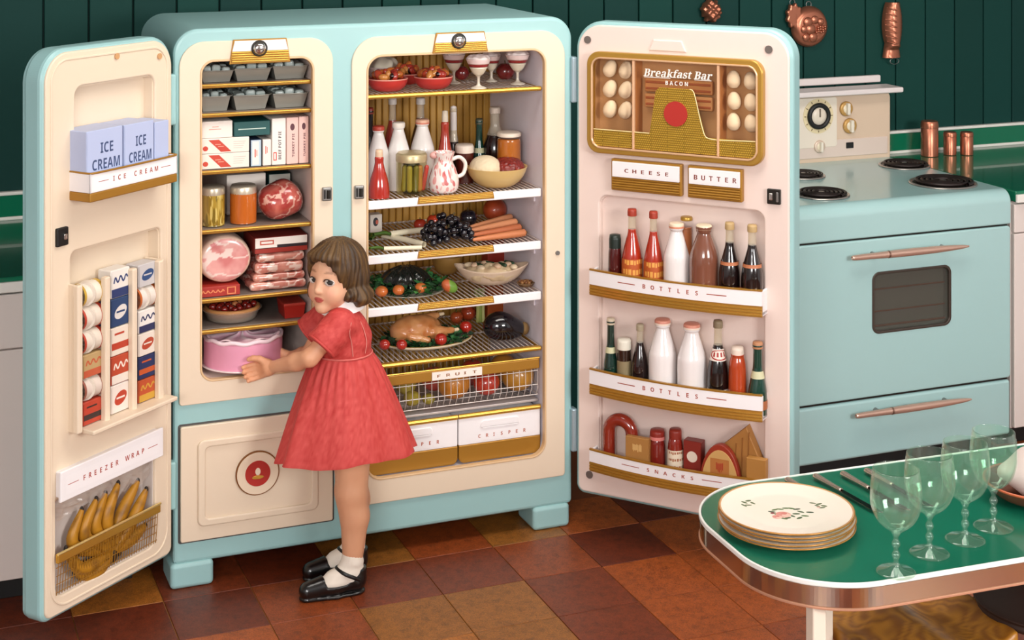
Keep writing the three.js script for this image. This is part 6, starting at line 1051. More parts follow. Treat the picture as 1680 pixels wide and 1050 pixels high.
  const paleTag = M(0xc9c6a0, 0.5);
  b('tonic_bottle', 'dark green bottle with small tag at the hinge end of the lower bottle shelf', 'bottle', 1002, 521, 25, y2, { type: 'tonic', color: 0x0c2f27, cap: 0xc8b8a0, bands: [[0.52, 0.6, paleTag]] });
  b('jam_jar', 'small brown jar with white lid between two dark bottles', 'jar', 1024, 555, 23, y2, { type: 'jar', color: 0x2a1810, cap: 0xe2dccc, bands: [[0.25, 0.6, M(0x8a7a5a, 0.5)]] });
  b('cola_bottle', 'cola bottle with clear neck and no label on the lower shelf', 'bottle', 1050, 531, 28, y2, { type: 'soda', color: 0x1e1010, level: 0.74, cap: 0xa89a80 });
  const pleat = { cap: 0xd9907a, capBand: 0xf0dccb };
  b('milk_bottle', 'milk bottle with pink pleated cap beside the unlabelled cola', 'bottle', 1087, 523, 46, y2, { type: 'milk', color: 0xebe4e2, ...pleat }, 'milk bottles on the door');
  b('milk_bottle', 'milk bottle with pink pleated cap beside the red badge cola', 'bottle', 1135, 530, 48, y2, { type: 'milk', color: 0xebe4e2, ...pleat }, 'milk bottles on the door');
  b('cola_bottle', 'tall cola bottle with red and white neck badge and striped label', 'bottle', 1178, 525, 35, y2, { type: 'soda', color: 0x140c0c, level: 0.72, cap: 0x8a7a60, bands: [[0.03, 0.07, M(0xe8dcd0, 0.5)], [0.17, 0.23, M(0xe8dcd0, 0.5)], [0.55, 0.68, printMat(256, 128, (c, w, h) => { c.fillStyle = '#ece0d4'; c.fillRect(0, 0, w, h); c.strokeStyle = '#a8302a'; c.lineWidth = 10; c.beginPath(); c.ellipse(w / 2, h / 2, 60, 46, 0, 0, 7); c.stroke(); c.fillStyle = '#a8302a'; for (let i = 0; i < 4; i++) c.fillRect(86 + i * 22, 42, 11, 44); })]] });
  b('juice_bottle', 'squat orange red juice bottle with white cap', 'bottle', 1210, 568, 30, y2, { type: 'squat', color: 0xb2431f, cap: 0xe8d6c6, capR: 0.7 });
  b('tonic_bottle', 'dark green bottle with small tag at the latch end of the lower bottle shelf', 'bottle', 1243, 560, 31, y2, { type: 'tonic', color: 0x0c3a2e, cap: 0xb8805a, bands: [[0.5, 0.6, paleTag], [0.08, 0.2, M(0xa8623a, 0.5)]] });
  // snacks
  const place = (px, off) => { const p = D(px, 740, off); return doorWorld('R', p.x, y3, off); };
  { const w = place(1018, 0.02), g = thing('sausage_ring', 'curved glossy red sausage at the hinge end of the snack shelf', 'sausage', [w.x, y3, w.z], -AR), k = mpp(w), r = 10.5 * k, R = 20.5 * k, top = D(1018, 678, 0.02).y - y3 - R - r, pts = [[-R, r * 0.5, 0], [-R, top * 0.5, 0]]; for (let i = 0; i <= 10; i++) { const a = PI - i / 10 * PI; pts.push([R * Math.cos(a), top + R * Math.sin(a), 0]); } pts.push([R, top * 0.6, 0], [R, r * 0.9, 0.0]);
    mesh('sausage', tube(pts, r, 60, 16), gloss(0x8a2a1a), g); mesh('string_tie', new THREE.TorusGeometry(r * 0.8, 0.0022, 6, 16).rotateX(PI / 2), M(0xb8a070, 0.7), g, [R, r * 1.2, 0]); mesh('sausage_end', new THREE.SphereGeometry(r * 0.99, 14, 10), gloss(0x8a2a1a), g, [-R, r * 1.0, 0]); mesh('sausage_end', new THREE.SphereGeometry(r * 0.99, 14, 10), gloss(0x8a2a1a), g, [R, r * 1.0, 0]); }
  const cd = (name, lab, px0, px1, top, off, d, m, pr) => { const a = D(px0, 740, off), c = D(px1, 740, off), t = D((px0 + px1) / 2, top, off); carton(name, lab, 'packet', doorR, a.x, c.x, y3, t.y, off, d, m, pr); };
  cd('cracker_packet', 'low tan packet in front of the sausage ring', 1026, 1064, 718, 0.058, 0.02, M(0xa8763c, 0.5), squiggle('#a8763c', '#d8b070', 2));
  b('preserve_jar', 'small red jar with domed lid and pink band on the snack shelf', 'jar', 1078.5, 704, 27, y3, { type: 'squat', color: 0x7a1c16, cap: 0x8a2418, capH: 0.03, capR: 0.92, capBand: 0xd8807a });
  b('preserve_jar', 'small red jar with pointed lid and cream label', 'jar', 1108, 703, 26, y3, { type: 'squat', color: 0x8a2418, cap: 0x8a2a1c, capH: 0.03, capR: 0.8, bands: [[0.2, 0.6, squiggle('#e8d8c0', '#a86a4a', 3)]] });
  cd('meat_tin', 'red tin with white oval on the snack shelf', 1121, 1150, 724, 0.03, 0.035, M(0x7a1f16, 0.35), printMat(160, 160, (c, w, h) => { c.fillStyle = '#86261a'; c.fillRect(0, 0, w, h); c.fillStyle = '#e6d6c4'; c.beginPath(); c.ellipse(80, 60, 50, 22, 0, 0, 7); c.fill(); }));
  { const p0 = D(1156, 770, 0.0), w = place(1212, 0.0), k = mpp(w), g = thing('cheese_wedge', 'big tan cheese wedge leaning at the latch end of the snack shelf', 'cheese', [w.x, y3, w.z], -AR), s = new THREE.Shape(), yb = 0, yt = D(1225, 697, 0).y - y3, hw = D(1256, 740, 0).x - D(1212, 740, 0).x;
    s.moveTo(-hw * 1.15, 0); s.lineTo(hw * 0.95, 0); s.lineTo(hw * 0.95, yt * 0.42); s.lineTo(hw * 0.35, yt); s.lineTo(-hw * 1.15, yt * 0.42); s.closePath(); mesh('wedge', slab(s, -0.018, 0.018, 0.003), M(0xb07a3c, 0.5), g); for (let i = 0; i < 4; i++) mesh('wax_ridge', bar([-hw * 0.35 + i * hw * 0.25, 0.004, 0.0185], [-hw * 0.25 + i * hw * 0.24, yt * (0.62 + 0.1 * i), 0.0185], 0.002, 6), M(0x9a642c, 0.5), g); }
  { const w = place(1183, 0.038), g = thing('cheese_round', 'half wheel of cheese with red rind and printed label', 'cheese', [w.x, y3, w.z], -AR), k = mpp(w), r = 36 * k, H = D(1183, 728, 0.038).y - y3;
    const s = new THREE.Shape(); s.moveTo(-r, 0); s.lineTo(r, 0); s.absellipse(0, 0, r, H, 0, PI); mesh('rind', slab(s, -0.012, 0.01, 0.003, 24), M(0x9a3420, 0.4), g);
    const s2 = new THREE.Shape(); s2.moveTo(-r * 0.9, 0.001); s2.lineTo(r * 0.9, 0.001); s2.absellipse(0, 0.001, r * 0.9, H * 0.87, 0, PI); mesh('cut_face', slab(s2, 0.006, 0.0125, 0.001, 24), M(0xd0a464, 0.5), g);
    mesh('paper_label', new THREE.PlaneGeometry(r * 0.9, H * 0.34).translate(0, H * 0.52, 0.0131), squiggle('#b8763c', '#a8301e', 1, 256, 96, true), g); mesh('pale_slice', at(box(r * 0.8, H * 0.24, 0.006, 0.004), r * 0.3, H * 0.22, 0.013), M(0xdcc894, 0.5), g); }
  cd('cheese_block', 'small tan cheese block in front of the wedge', 1224, 1256, 753, 0.05, 0.024, M(0xb4803e, 0.5), null);
}
// ---------------------------------------------------------------- freezer door: ice cream, juice cans, bananas
{
  const D = (px, py, off) => onDoor('L', px, py, off);
  const print = printMat(256, 256, (c, w, h) => { c.fillStyle = '#b4bfdf'; c.fillRect(0, 0, w, h); c.fillStyle = '#3a4a72'; c.textAlign = 'center'; c.font = 'bold 62px sans-serif'; c.fillText('ICE', w * 0.56, 100); c.fillText('CREAM', w * 0.54, 170, 220); });
  const yb = 1.2505, off = 0.062;
  [[142, 201, 216, 'ice cream carton at the latch end of the door bin'], [204, 252, 205, 'ice cream carton in the middle of the door bin'], [254, 277, 200, 'ice cream carton nearest the freezer hinge']].forEach(([a, b, t, lab], i) => {
    const x0 = D(a, 240, off).x, x1 = Math.min(D(b, 240, off).x, -0.086), top = D(a + 4, t, off).y;
    carton('ice_cream_carton', 'pale blue ' + lab, 'carton', doorL, x0, x1, yb, top, off, 0.095, M(0xb4bfdf, 0.45), i < 2 ? print : null, 'ice cream cartons');
  });
  // dispenser: each can or packet lies in its column
  const cols = [[135.5, 169], [181.5, 213], [226.5, 257]];
  const items = [
    [0, 480, 'can', 0xe6dccb, 0xc9a23c, 0x2f7a6a, 'white can with gold end and green stripe at the top of the latch side column'],
    [0, 516, 'can', 0xdccfc0, 0xb8402c, null, 'white can with red end, second in the latch side column'],
    [0, 551, 'can', 0xdccfc0, 0xb8402c, null, 'white can with red end, third in the latch side column'],
    [0, 588, 'box', 0xb89a6a, 0xc05a3a, null, 'speckled tan packet, fourth in the latch side column'],
    [0, 624, 'can', 0xd8c8bc, 0x9a5a4a, null, 'pale can, fifth in the latch side column'],
    [0, 656, 'box', 0xb8402a, 0x3a2a26, null, 'orange red packet at the foot of the latch side column'],
    [1, 457, 'box', 0xe6e0d8, 0x2a3a6a, null, 'white and navy packet at the top of the middle column'],
    [1, 498, 'box', 0x26416a, 0xdcd6d0, null, 'navy packet, second in the middle column'],
    [1, 546, 'box', 0xe6d8c8, 0xb8402a, null, 'white packet with red script, third in the middle column'],
    [1, 592, 'box', 0xb8482e, 0xe8dcd0, null, 'red and white packet, fourth in the middle column'],
    [1, 640, 'box', 0xe8dcd2, 0xb8402a, null, 'white packet with red stripe at the foot of the middle column'],
    [2, 448, 'box', 0xc8c4c4, 0x2a4a7a, null, 'grey packet with blue stripe at the top of the hinge side column'],
    [2, 483, 'can', 0xe0d6cc, 0xc0642c, null, 'white can with orange end in the hinge side column'],
    [2, 517, 'box', 0xe8e2dc, 0x2a3058, null, 'white dotted packet in the hinge side column'],
    [2, 552, 'box', 0xe4d8cc, 0xb0442c, null, 'white packet with red figure in the hinge side column'],
    [2, 587, 'box', 0x222f5a, 0xc0562a, null, 'navy packet with orange figure in the hinge side column'],
    [2, 621, 'box', 0xb8502c, 0xc89a3a, null, 'orange red packet at the foot of the hinge side column'],
  ];
  let lastCol = -1, prev = 0; const byCol = [[], [], []]; items.forEach(it => byCol[it[0]].push(it));
  byCol.forEach((list, ci) => {
    const [a, b] = cols[ci], off2 = 0.02, base = 0.607, n = list.length, topY = D((a + b) / 2, list[0][1] - 17, off2).y, H = (topY - base) / n;
    const x0 = D(a, 560, off2).x, x1 = D(b, 560, off2).x, w = x1 - x0 - 0.002;
    list.slice().reverse().forEach((it, k) => {
      const y = base + k * H, [, , kind, c1, c2, c3, lab] = it, P = doorWorld('L', (x0 + x1) / 2, y, -0.004), g = thing(kind === 'can' ? 'juice_can' : 'frozen_packet', lab, kind === 'can' ? 'can' : 'packet', [P.x, P.y, P.z], AL, 'frozen foods in the door dispenser');
      const h = H - 0.001;
      if (kind === 'can') {
        mesh('can', cyl(h / 2, h / 2, w, 28).rotateZ(PI / 2).translate(0, h / 2, 0), M(c1, 0.35), g);
        mesh('can_end', cyl(h / 2 + 0.0008, h / 2 + 0.0008, w * 0.14, 28).rotateZ(PI / 2).translate(w * 0.43, h / 2, 0), M(c2, 0.35), g);
        mesh('can_end', cyl(h / 2 + 0.0008, h / 2 + 0.0008, w * 0.1, 28).rotateZ(PI / 2).translate(-w * 0.45, h / 2, 0), M(c2, 0.35), g);
        mesh('label_band', cyl(h / 2 + 0.0006, h / 2 + 0.0006, w * 0.5, 28, 1, true).rotateX(0.5).rotateZ(PI / 2).translate(-w * 0.05, h / 2, 0), squiggle('#e0d4c6', c3 ? '#2f7a6a' : '#a8988c', 2, 256, 96), g);
      } else {
        mesh('packet', at(box(w, h, 0.05, 0.004), 0, h / 2, 0), M(c1, 0.45), g);
        const hx = c => '#' + c.toString(16).padStart(6, '0');
        mesh('printed_front', new THREE.PlaneGeometry(w * 0.94, h * 0.94).translate(0, h / 2, 0.0256), printMat(128, 128, (c, W2, H2) => { c.fillStyle = hx(c1); c.fillRect(0, 0, W2, H2); c.fillStyle = hx(c2); const s = (k + ci) % 3; if (s === 0) { c.fillRect(0, H2 * 0.55, W2, H2 * 0.25); c.fillRect(20, 24, 70, 10); } else if (s === 1) { c.beginPath(); c.ellipse(W2 * 0.5, H2 * 0.5, 46, 30, -0.4, 0, 7); c.fill(); c.fillStyle = hx(c1); c.fillRect(34, 58, 60, 9); } else { c.fillRect(0, H2 * 0.68, W2, H2 * 0.32); c.strokeStyle = hx(c2); c.lineWidth = 9; c.beginPath(); c.moveTo(16, 60); for (let i = 0; i < 5; i++) c.quadraticCurveTo(24 + i * 20, 18 + (i % 2) * 50, 34 + i * 20, 44); c.stroke(); } }), g);
      }
    });
  });
  // bananas
  { const crown = D(186, 905, -0.012), w = doorWorld('L', crown.x, crown.y, -0.012), g = thing('banana_bunch', 'bunch of ripe brown flecked bananas in the gold railed door basket', 'bananas', [w.x, w.y, w.z], AL);
    const tips = [[134, 836, 118, 890], [158, 819, 138, 875], [173, 809, 155, 862], [194, 793, 175, 850], [226, 789, 196, 850], [240, 803, 216, 855], [238, 862, 214, 885], [108, 900, 132, 932], [122, 938, 150, 944]];
    tips.forEach(([tx, ty, mx, my], i) => {
      const P = (px, py, z) => { const q = D(px, py, z); return V(q.x - crown.x, q.y - crown.y, z + 0.012); };
      const z = -0.014 + (i % 2) * 0.007, c = new THREE.CatmullRomCurve3([V(0, 0, 0), P(mx, my, z), P(tx, ty, z)]), n = 18, m = 10, pos = [], idx = [], F = c.computeFrenetFrames(n);
      const rad = t => 0.0185 * Math.pow(Math.sin(PI * clamp(0.09 + 0.86 * t, 0, 1)), 0.55);
      for (let k = 0; k <= n; k++) { const p = c.getPointAt(k / n); for (let j2 = 0; j2 <= m; j2++) { const a = j2 / m * 2 * PI, r = rad(k / n) * (1 + 0.08 * Math.cos(5 * a)), v = p.clone().addScaledVector(F.normals[k], r * Math.cos(a)).addScaledVector(F.binormals[k], r * Math.sin(a)); pos.push(v.x, v.y, v.z * 0.9); } }
      for (let k = 0; k < n; k++) for (let j2 = 0; j2 < m; j2++) { const A = k * (m + 1) + j2; idx.push(A, A + m + 1, A + m + 2, A, A + m + 2, A + 1); }
      const q = new THREE.BufferGeometry(); q.setAttribute('position', new THREE.Float32BufferAttribute(pos, 3)); q.setIndex(idx); q.computeVertexNormals();
      paint(q, (x, y2, z2) => mixc(0xb07a1c, 0x5e3a12, clamp((fbm(x * 60 + i, y2 * 30, z2 * 60) - 0.55) * 4, 0, 0.8)));
      const bn = mesh('banana', q, M(0xffffff, 0.45, { vertexColors: true, side: THREE.DoubleSide }), g), e = c.getPointAt(1);
      mesh('tip', new THREE.SphereGeometry(0.0062, 10, 8).scale(1, 1.5, 1), M(0x241810, 0.7), bn, [e.x, e.y, e.z]);
    });
    mesh('crown_stem', sdfGeo((x, y2, z2) => ell(x, y2, z2, [0, -0.008, 0.002], [0.022, 0.017, 0.012]) + 0.004 * Math.sin(x * 200), [-0.035, -0.035, -0.02], [0.035, 0.02, 0.02], 0.003), M(0x33220f, 0.7), g);
  }
  { // loose wrap hanging under its holder
    const pos = [], idx = [], n = 30, m = 8, w = doorWorld('L', -0.28, 0.36, -0.012); for (let i = 0; i <= n; i++) for (let k = 0; k <= m; k++) pos.push(lerp(-0.185, 0.185, i / n), 0.068 - k / m * (0.05 + 0.025 * noise3(i * 0.5, 1, 2)), 0.014 * (noise3(i * 0.7, k * 0.8, 5) - 0.5));
    for (let i = 0; i < n; i++) for (let k = 0; k < m; k++) { const A = i * (m + 1) + k; idx.push(A, A + m + 1, A + m + 2, A, A + m + 2, A + 1); }
    let q = new THREE.BufferGeometry(); q.setAttribute('position', new THREE.Float32BufferAttribute(pos, 3)); q.setIndex(idx); q = q.toNonIndexed(); q.computeVertexNormals();
    tag(mesh(numbered('wrap_sheet'), q, new THREE.MeshPhysicalMaterial({ color: 0xf2ece6, roughness: 0.12, transmission: 0.8, thickness: 0, ior: 1.35, side: THREE.DoubleSide }), scene, [w.x, w.y, w.z], [0, AL, 0]), 'crumpled clear freezer wrap hanging behind its white plate', 'plastic wrap'); }
}

// ================================================================ the girl
{
  const O = V(0.45, 0, 0.15), L = p => [p[0] - O.x, p[1] - O.y, p[2] - O.z];
  const girl = thing('person', 'small girl in a red dress with white socks and black shoes holding the pink cake', 'person', [O.x, O.y, O.z]);
  const skin = (x, y, z) => mixc(0xe2ab86, 0xd99c78, fbm(x * 25, y * 25, z * 25));
  const shoulderN = L([0.45, 0.793, 0.212]), elbowN = L([0.358, 0.703, 0.212]), wristN = L([0.281, 0.643, 0.066]);
  const shoulderF = L([0.445, 0.785, 0.09]), elbowF = L([0.398, 0.668, 0.06]), wristF = L([0.362, 0.634, -0.04]);
  const hipN = L([0.49, 0.47, 0.19]), kneeN = L([0.488, 0.292, 0.2]), ankN = L([0.487, 0.075, 0.207]);
  const hipF = L([0.5, 0.47, 0.11]), kneeF = L([0.522, 0.292, 0.085]), ankF = L([0.53, 0.075, 0.078]);
  const neck0 = L([0.468, 0.79, 0.15]), neck1 = L([0.452, 0.875, 0.152]);
  const bodyF = (x, y, z) => {
    let d = ell(x, y, z, L([0.476, 0.735, 0.15]), [0.066, 0.075, 0.078]);
    d = smin(d, ell(x, y, z, L([0.478, 0.6, 0.15]), [0.068, 0.1, 0.08]), 0.05);
    d = smin(d, ell(x, y, z, L([0.482, 0.5, 0.15]), [0.07, 0.06, 0.085]), 0.04);
    d = smin(d, cap(x, y, z, neck0, neck1, 0.034, 0.031), 0.02);
    for (const [a, b, c] of [[shoulderN, elbowN, wristN], [shoulderF, elbowF, wristF]]) { d = smin(d, cap(x, y, z, a, b, 0.029, 0.0255), 0.02); d = smin(d, cap(x, y, z, b, [lerp(b[0], c[0], 0.35), lerp(b[1], c[1], 0.35) - 0.002, lerp(b[2], c[2], 0.35)], 0.0255, 0.0255), 0.012); d = smin(d, cap(x, y, z, [lerp(b[0], c[0], 0.35), lerp(b[1], c[1], 0.35) - 0.002, lerp(b[2], c[2], 0.35)], c, 0.0255, 0.018), 0.012); }
    for (const [h, k, a] of [[hipN, kneeN, ankN], [hipF, kneeF, ankF]]) {
      d = smin(d, cap(x, y, z, h, k, 0.062, 0.046), 0.02);
      const cf = [lerp(k[0], a[0], 0.33) + 0.008, lerp(k[1], a[1], 0.33), lerp(k[2], a[2], 0.33)];
      d = smin(d, cap(x, y, z, k, cf, 0.044, 0.042), 0.012); d = smin(d, cap(x, y, z, cf, a, 0.042, 0.028), 0.015); d = smin(d, cap(x, y, z, [k[0] - 0.008, k[1], k[2]], [k[0] - 0.006, k[1] - 0.03, k[2]], 0.04, 0.036), 0.02);
    }
    return d;
  };
  const gBody = sdfGeo(bodyF, [-0.2, 0.03, -0.27], [0.14, 0.92, 0.16], 0.009, skin);
  // hands: palm, four fingers and a thumb, each finger a bent chain
  function hand(w, f, s, sign) {            // w wrist, f along the fingers, s from index to little finger
    const F = V(...f).normalize(), S = V(...s); S.addScaledVector(F, -S.dot(F)).normalize(); const N = F.clone().cross(S).multiplyScalar(sign);   // N towards the palm side
    const P = (a, b, c) => { const v = V(...w).addScaledVector(F, a).addScaledVector(S, b).addScaledVector(N, c); return [v.x, v.y, v.z]; };
    const chains = [];
    [[-0.0195, 0.034, 1], [-0.0065, 0.038, 1.06], [0.0065, 0.036, 1], [0.0185, 0.029, 0.84]].forEach(([b, k, q], i) => chains.push([P(0.03, b * 0.8, 0), P(0.045, b, -0.001), P(0.045 + 0.02 * q, b * 1.08, 0.005), P(0.045 + 0.033 * q, b * 1.1, 0.015), P(0.045 + 0.036 * q, b * 1.1, 0.026)]));
    const th = [P(0.012, -0.016, 0.004), P(0.028, -0.033, 0.012), P(0.045, -0.04, 0.018), P(0.058, -0.04, 0.022)];
    const fn = (x, y, z) => {
      let d = cap(x, y, z, P(-0.006, 0, 0), P(0.012, 0, 0.001), 0.0185, 0.019);
      d = smin(d, cap(x, y, z, P(0.014, -0.012, 0.001), P(0.04, -0.0165, 0), 0.0135, 0.0095), 0.01); d = smin(d, cap(x, y, z, P(0.014, 0.01, 0.001), P(0.038, 0.0155, 0), 0.0135, 0.009), 0.01); d = smin(d, cap(x, y, z, P(0.016, 0, 0), P(0.042, 0, 0), 0.013, 0.0095), 0.008);
      let g = 1; chains.forEach((c, i) => { let e = 1; for (let k = 0; k < 4; k++) e = Math.min(e, cap(x, y, z, c[k], c[k + 1], [0.0088, 0.0082, 0.0076, 0.007][k] * (i === 3 ? 0.88 : 1), [0.0082, 0.0076, 0.007, 0.0062][k] * (i === 3 ? 0.88 : 1))); g = Math.min(g, e); });
      let t = 1; for (let k = 0; k < 3; k++) t = smin(t, cap(x, y, z, th[k], th[k + 1], [0.0125, 0.0098, 0.0085][k], [0.0098, 0.0085, 0.007][k]), 0.003);
      return smin(smin(d, g, 0.0035), t, 0.007);
    };
    return sdfGeo(fn, w.map(v => v - 0.11), w.map(v => v + 0.11), 0.003, (x, y, z) => mixc(0xe0a47e, 0xd4946e, fbm(x * 60, y * 60, z * 60)));
  }
  const handN = hand(wristN, [-0.72, -0.3, -0.62], [0.42, -0.7, 0.42], 1), handF = hand(wristF, [-0.75, -0.25, -0.5], [0.1, -0.7, -0.5], -1);
  // head in its own frame: z forward, y up
  const HQ = new THREE.Quaternion().setFromEuler(new THREE.Euler(-0.06, Math.atan2(-0.788, 0.616), -0.03, 'YXZ')), HC = V(...L([0.446, 0.918, 0.158]));
  const toWorld = g => g.applyQuaternion(HQ).translate(HC.x, HC.y, HC.z);
  const headF = (x, y, z) => {
    const ax = Math.abs(x);
    let d = ell(x, y, z, [0, 0.026, -0.012], [0.071, 0.074, 0.084]);
    d = smin(d, ell(x, y, z, [0, -0.03, 0.012], [0.059, 0.066, 0.062]), 0.03);
    d = smin(d, Math.hypot(ax - 0.03, y + 0.043, z - 0.043) - 0.022, 0.02);
    d = smin(d, ell(x, y, z, [0, -0.083, 0.052], [0.02, 0.0165, 0.018]), 0.02);
    d = smax(d, -(Math.hypot(ax - 0.0275, y + 0.004, z - 0.094) - 0.0215), 0.012);
    d = smin(d, cap(x, y, z, [0, 0.004, 0.067], [0, -0.027, 0.08], 0.006, 0.0075), 0.012);
    d = smin(d, Math.hypot(x, y + 0.031, z - 0.0805) - 0.0075, 0.006); d = smin(d, Math.hypot(ax - 0.008, y + 0.033, z - 0.074) - 0.005, 0.005);
    d = smin(d, ell(x, y, z, [0, -0.0525, 0.0685], [0.0165, 0.0042, 0.0078]), 0.004); d = smin(d, ell(x, y, z, [0, -0.0605, 0.0675], [0.0135, 0.0048, 0.0074]), 0.004);
    d = smax(d, -cap(x, y, z, [-0.013, -0.0565, 0.0765], [0.013, -0.0565, 0.0765], 0.0016, 0.0016), 0.002);
    d = smin(d, ell(x, y, z, [ax > 0 ? Math.sign(x) * 0.071 : 0.071, -0.008, -0.008], [0.009, 0.021, 0.014]), 0.006);
    d = smin(d, cap(x, y, z, [0, -0.06, -0.012], [0, -0.12, -0.014], 0.033, 0.033), 0.025);
    return d;
  };
  const face = (x, y, z) => {
    const ax = Math.abs(x); let c = mixc(0xe6b593, 0xdfa685, fbm(x * 40, y * 40, z * 40));
    const ck = Math.exp(-(((ax - 0.036) / 0.018) ** 2 + ((y + 0.038) / 0.018) ** 2)); if (z > 0.01) c = c.lerp(new THREE.Color(0xd98a76), ck * 0.45);
    if (z > 0.055 && ((x / 0.0165) ** 2 + ((y + 0.0562) / 0.0075) ** 2 < 1)) c = new THREE.Color(0xb9524a);
    const by = 0.0245 - 0.12 * (ax - 0.028) * (ax - 0.028) / 0.01; if (z > 0.04 && ax > 0.013 && ax < 0.045 && Math.abs(y - by) < 0.003) c = c.lerp(new THREE.Color(0x8a5a3c), 0.6);
    if (z > 0.05 && ((ax - 0.0275) / 0.0165) ** 2 + ((y + 0.002) / 0.0098) ** 2 < 1) c = c.lerp(new THREE.Color(0x8a5a46), 0.35);
    return c;
  };
  const gHead = toWorld(sdfGeo(headF, [-0.095, -0.125, -0.11], [0.095, 0.115, 0.1], 0.0034, face));
  // eyes turned to the camera
  const gaze = EYE.clone().sub(HC).sub(O).normalize().applyQuaternion(HQ.clone().invert()); gaze.z = Math.max(gaze.z, 0.6); gaze.normalize();
  const eyes = [-1, 1].map(s => { const r = 0.0148, g = new THREE.SphereGeometry(r, 40, 28); paint(g, (x, y, z) => { const d = V(x, y, z).normalize().angleTo(gaze); return d < 0.28 ? 0x0a0706 : d < 0.56 ? 0x2a1c14 : d < 0.63 ? 0x120d0a : 0xd9d2cc; }); return toWorld(g.scale(1.15, 0.8, 1).translate(s * 0.0275, -0.004, 0.0585)); });
  const lids = [-1, 1].map(s => { const q = tube([[s * 0.0125, -0.004, 0.0695], [s * 0.02, 0.0045, 0.0735], [s * 0.029, 0.0065, 0.0725], [s * 0.041, 0.0, 0.0645]], 0.0017, 24, 6); paint(q, () => 0x2e1a10); return toWorld(q); });
  const body = mesh('body', join([gBody, handN, handF, gHead, ...eyes, ...lids]), vcol(0.5), girl);
  // hair: bob with a fringe and turned up ends
  const hairF = (x, y, z) => {
    let d = ell(x, y, z, [0, 0.033, -0.014], [0.084, 0.083, 0.097]);
    d = smin(d, ell(x, y, z, [0, -0.005, -0.034], [0.088, 0.06, 0.08]), 0.02);
    for (let i = 0; i < 8; i++) { const a = lerp(-2.12, 2.12, i / 8), b = lerp(-2.12, 2.12, (i + 1) / 8), R = 0.078, yy = t => -0.044 - 0.01 * Math.cos(t * 0.7), p = t => [R * Math.sin(t), yy(t), -0.03 - R * 0.85 * Math.cos(t)]; d = smin(d, cap(x, y, z, p(a), p(b), 0.0235 + 0.004 * Math.sin(i * 2.1), 0.0235 + 0.004 * Math.sin(i * 2.1 + 2.1)), 0.012); }
    // fringe
    d = smin(d, ell(x, y, z, [0, 0.066, 0.056], [0.056, 0.018, 0.03]), 0.02);
    const open = smax(ell(x, y, z, [0, -0.055, 0.085], [0.069, 0.112, 0.085]), -(z - 0.008), 0.01);
    d = smax(d, -open, 0.008);
    d = Math.max(d, -(ell(x, y, z, [0, -0.02, 0.0], [0.06, 0.07, 0.06])));
    d = Math.max(d, -Math.max(Math.hypot(x, z + 0.012) - 0.05, y + 0.03));
    const an = Math.atan2(x, -z - 0.014);
    return d + 0.0016 * Math.sin(an * 34 + 5 * noise3(x * 30, y * 14, z * 30)) + 0.004 * Math.sin(y * 130 + an * 7 + 6 * noise3(x * 18, y * 18, z * 18)) * clamp(-y / 0.07, 0, 1);
  };
  const strand = (x, y, z) => { const an = Math.atan2(x, -z - 0.014); return mixc(mixc(0x382210, 0x6e5028, noise3(an * 40, y * 16, 3)), 0x1e1008, clamp(noise3(an * 15 + 40, y * 22, 8) * 1.7 - 0.7, 0, 0.85)); };
  mesh('hair', toWorld(sdfGeo(hairF, [-0.125, -0.125, -0.15], [0.125, 0.13, 0.115], 0.0036, strand)), vcol(0.55), girl).userData.label = 'brown bob with a fringe';
  // dress
  const cloth = (x, y, z) => mixc(0xb5302e, 0xcb4f49, clamp(fbm(x * 140, y * 140, z * 140) * 1.8 - 0.45, 0, 1)), dressM = M(0xffffff, 0.7, { vertexColors: true, side: THREE.DoubleSide, sheen: 0.3, sheenRoughness: 0.6, sheenColor: new THREE.Color(0xd88a84) });
  const slN = L([0.392, 0.738, 0.222]), slF = L([0.396, 0.738, 0.072]);
  const bodiceF = (x, y, z) => {
    let d = ell(x, y, z, L([0.478, 0.738, 0.15]), [0.078, 0.082, 0.088]);
    d = smin(d, cap(x, y, z, L([0.476, 0.695, 0.15]), L([0.476, 0.66, 0.15]), 0.078, 0.078), 0.03);
    d = smin(d, cap(x, y, z, L([0.47, 0.785, 0.115]), L([0.47, 0.785, 0.185]), 0.045, 0.045), 0.03);
    const sl = (s, e) => { const ax = V(e[0] - s[0], e[1] - s[1], e[2] - s[2]), len = ax.length(); ax.normalize(); const q = cap(x, y, z, s, e, 0.048, 0.05), t = (x - s[0]) * ax.x + (y - s[1]) * ax.y + (z - s[2]) * ax.z; return Math.max(q, t - len - 0.006); };
    d = smin(d, Math.min(sl(shoulderN, slN), sl(shoulderF, slF)), 0.018);
    d = smax(d, (L([0, 0.665, 0])[1] - y), 0.004);
    d = Math.max(d, -cap(x, y, z, neck0, neck1, 0.04, 0.05));
    return d + 0.0022 * Math.sin(x * 60 + y * 95) * Math.sin(z * 70 + y * 30);
  };
  mesh('dress_bodice', sdfGeo(bodiceF, [-0.17, 0.65, -0.17], [0.14, 0.86, 0.17], 0.0055, cloth), dressM, girl);
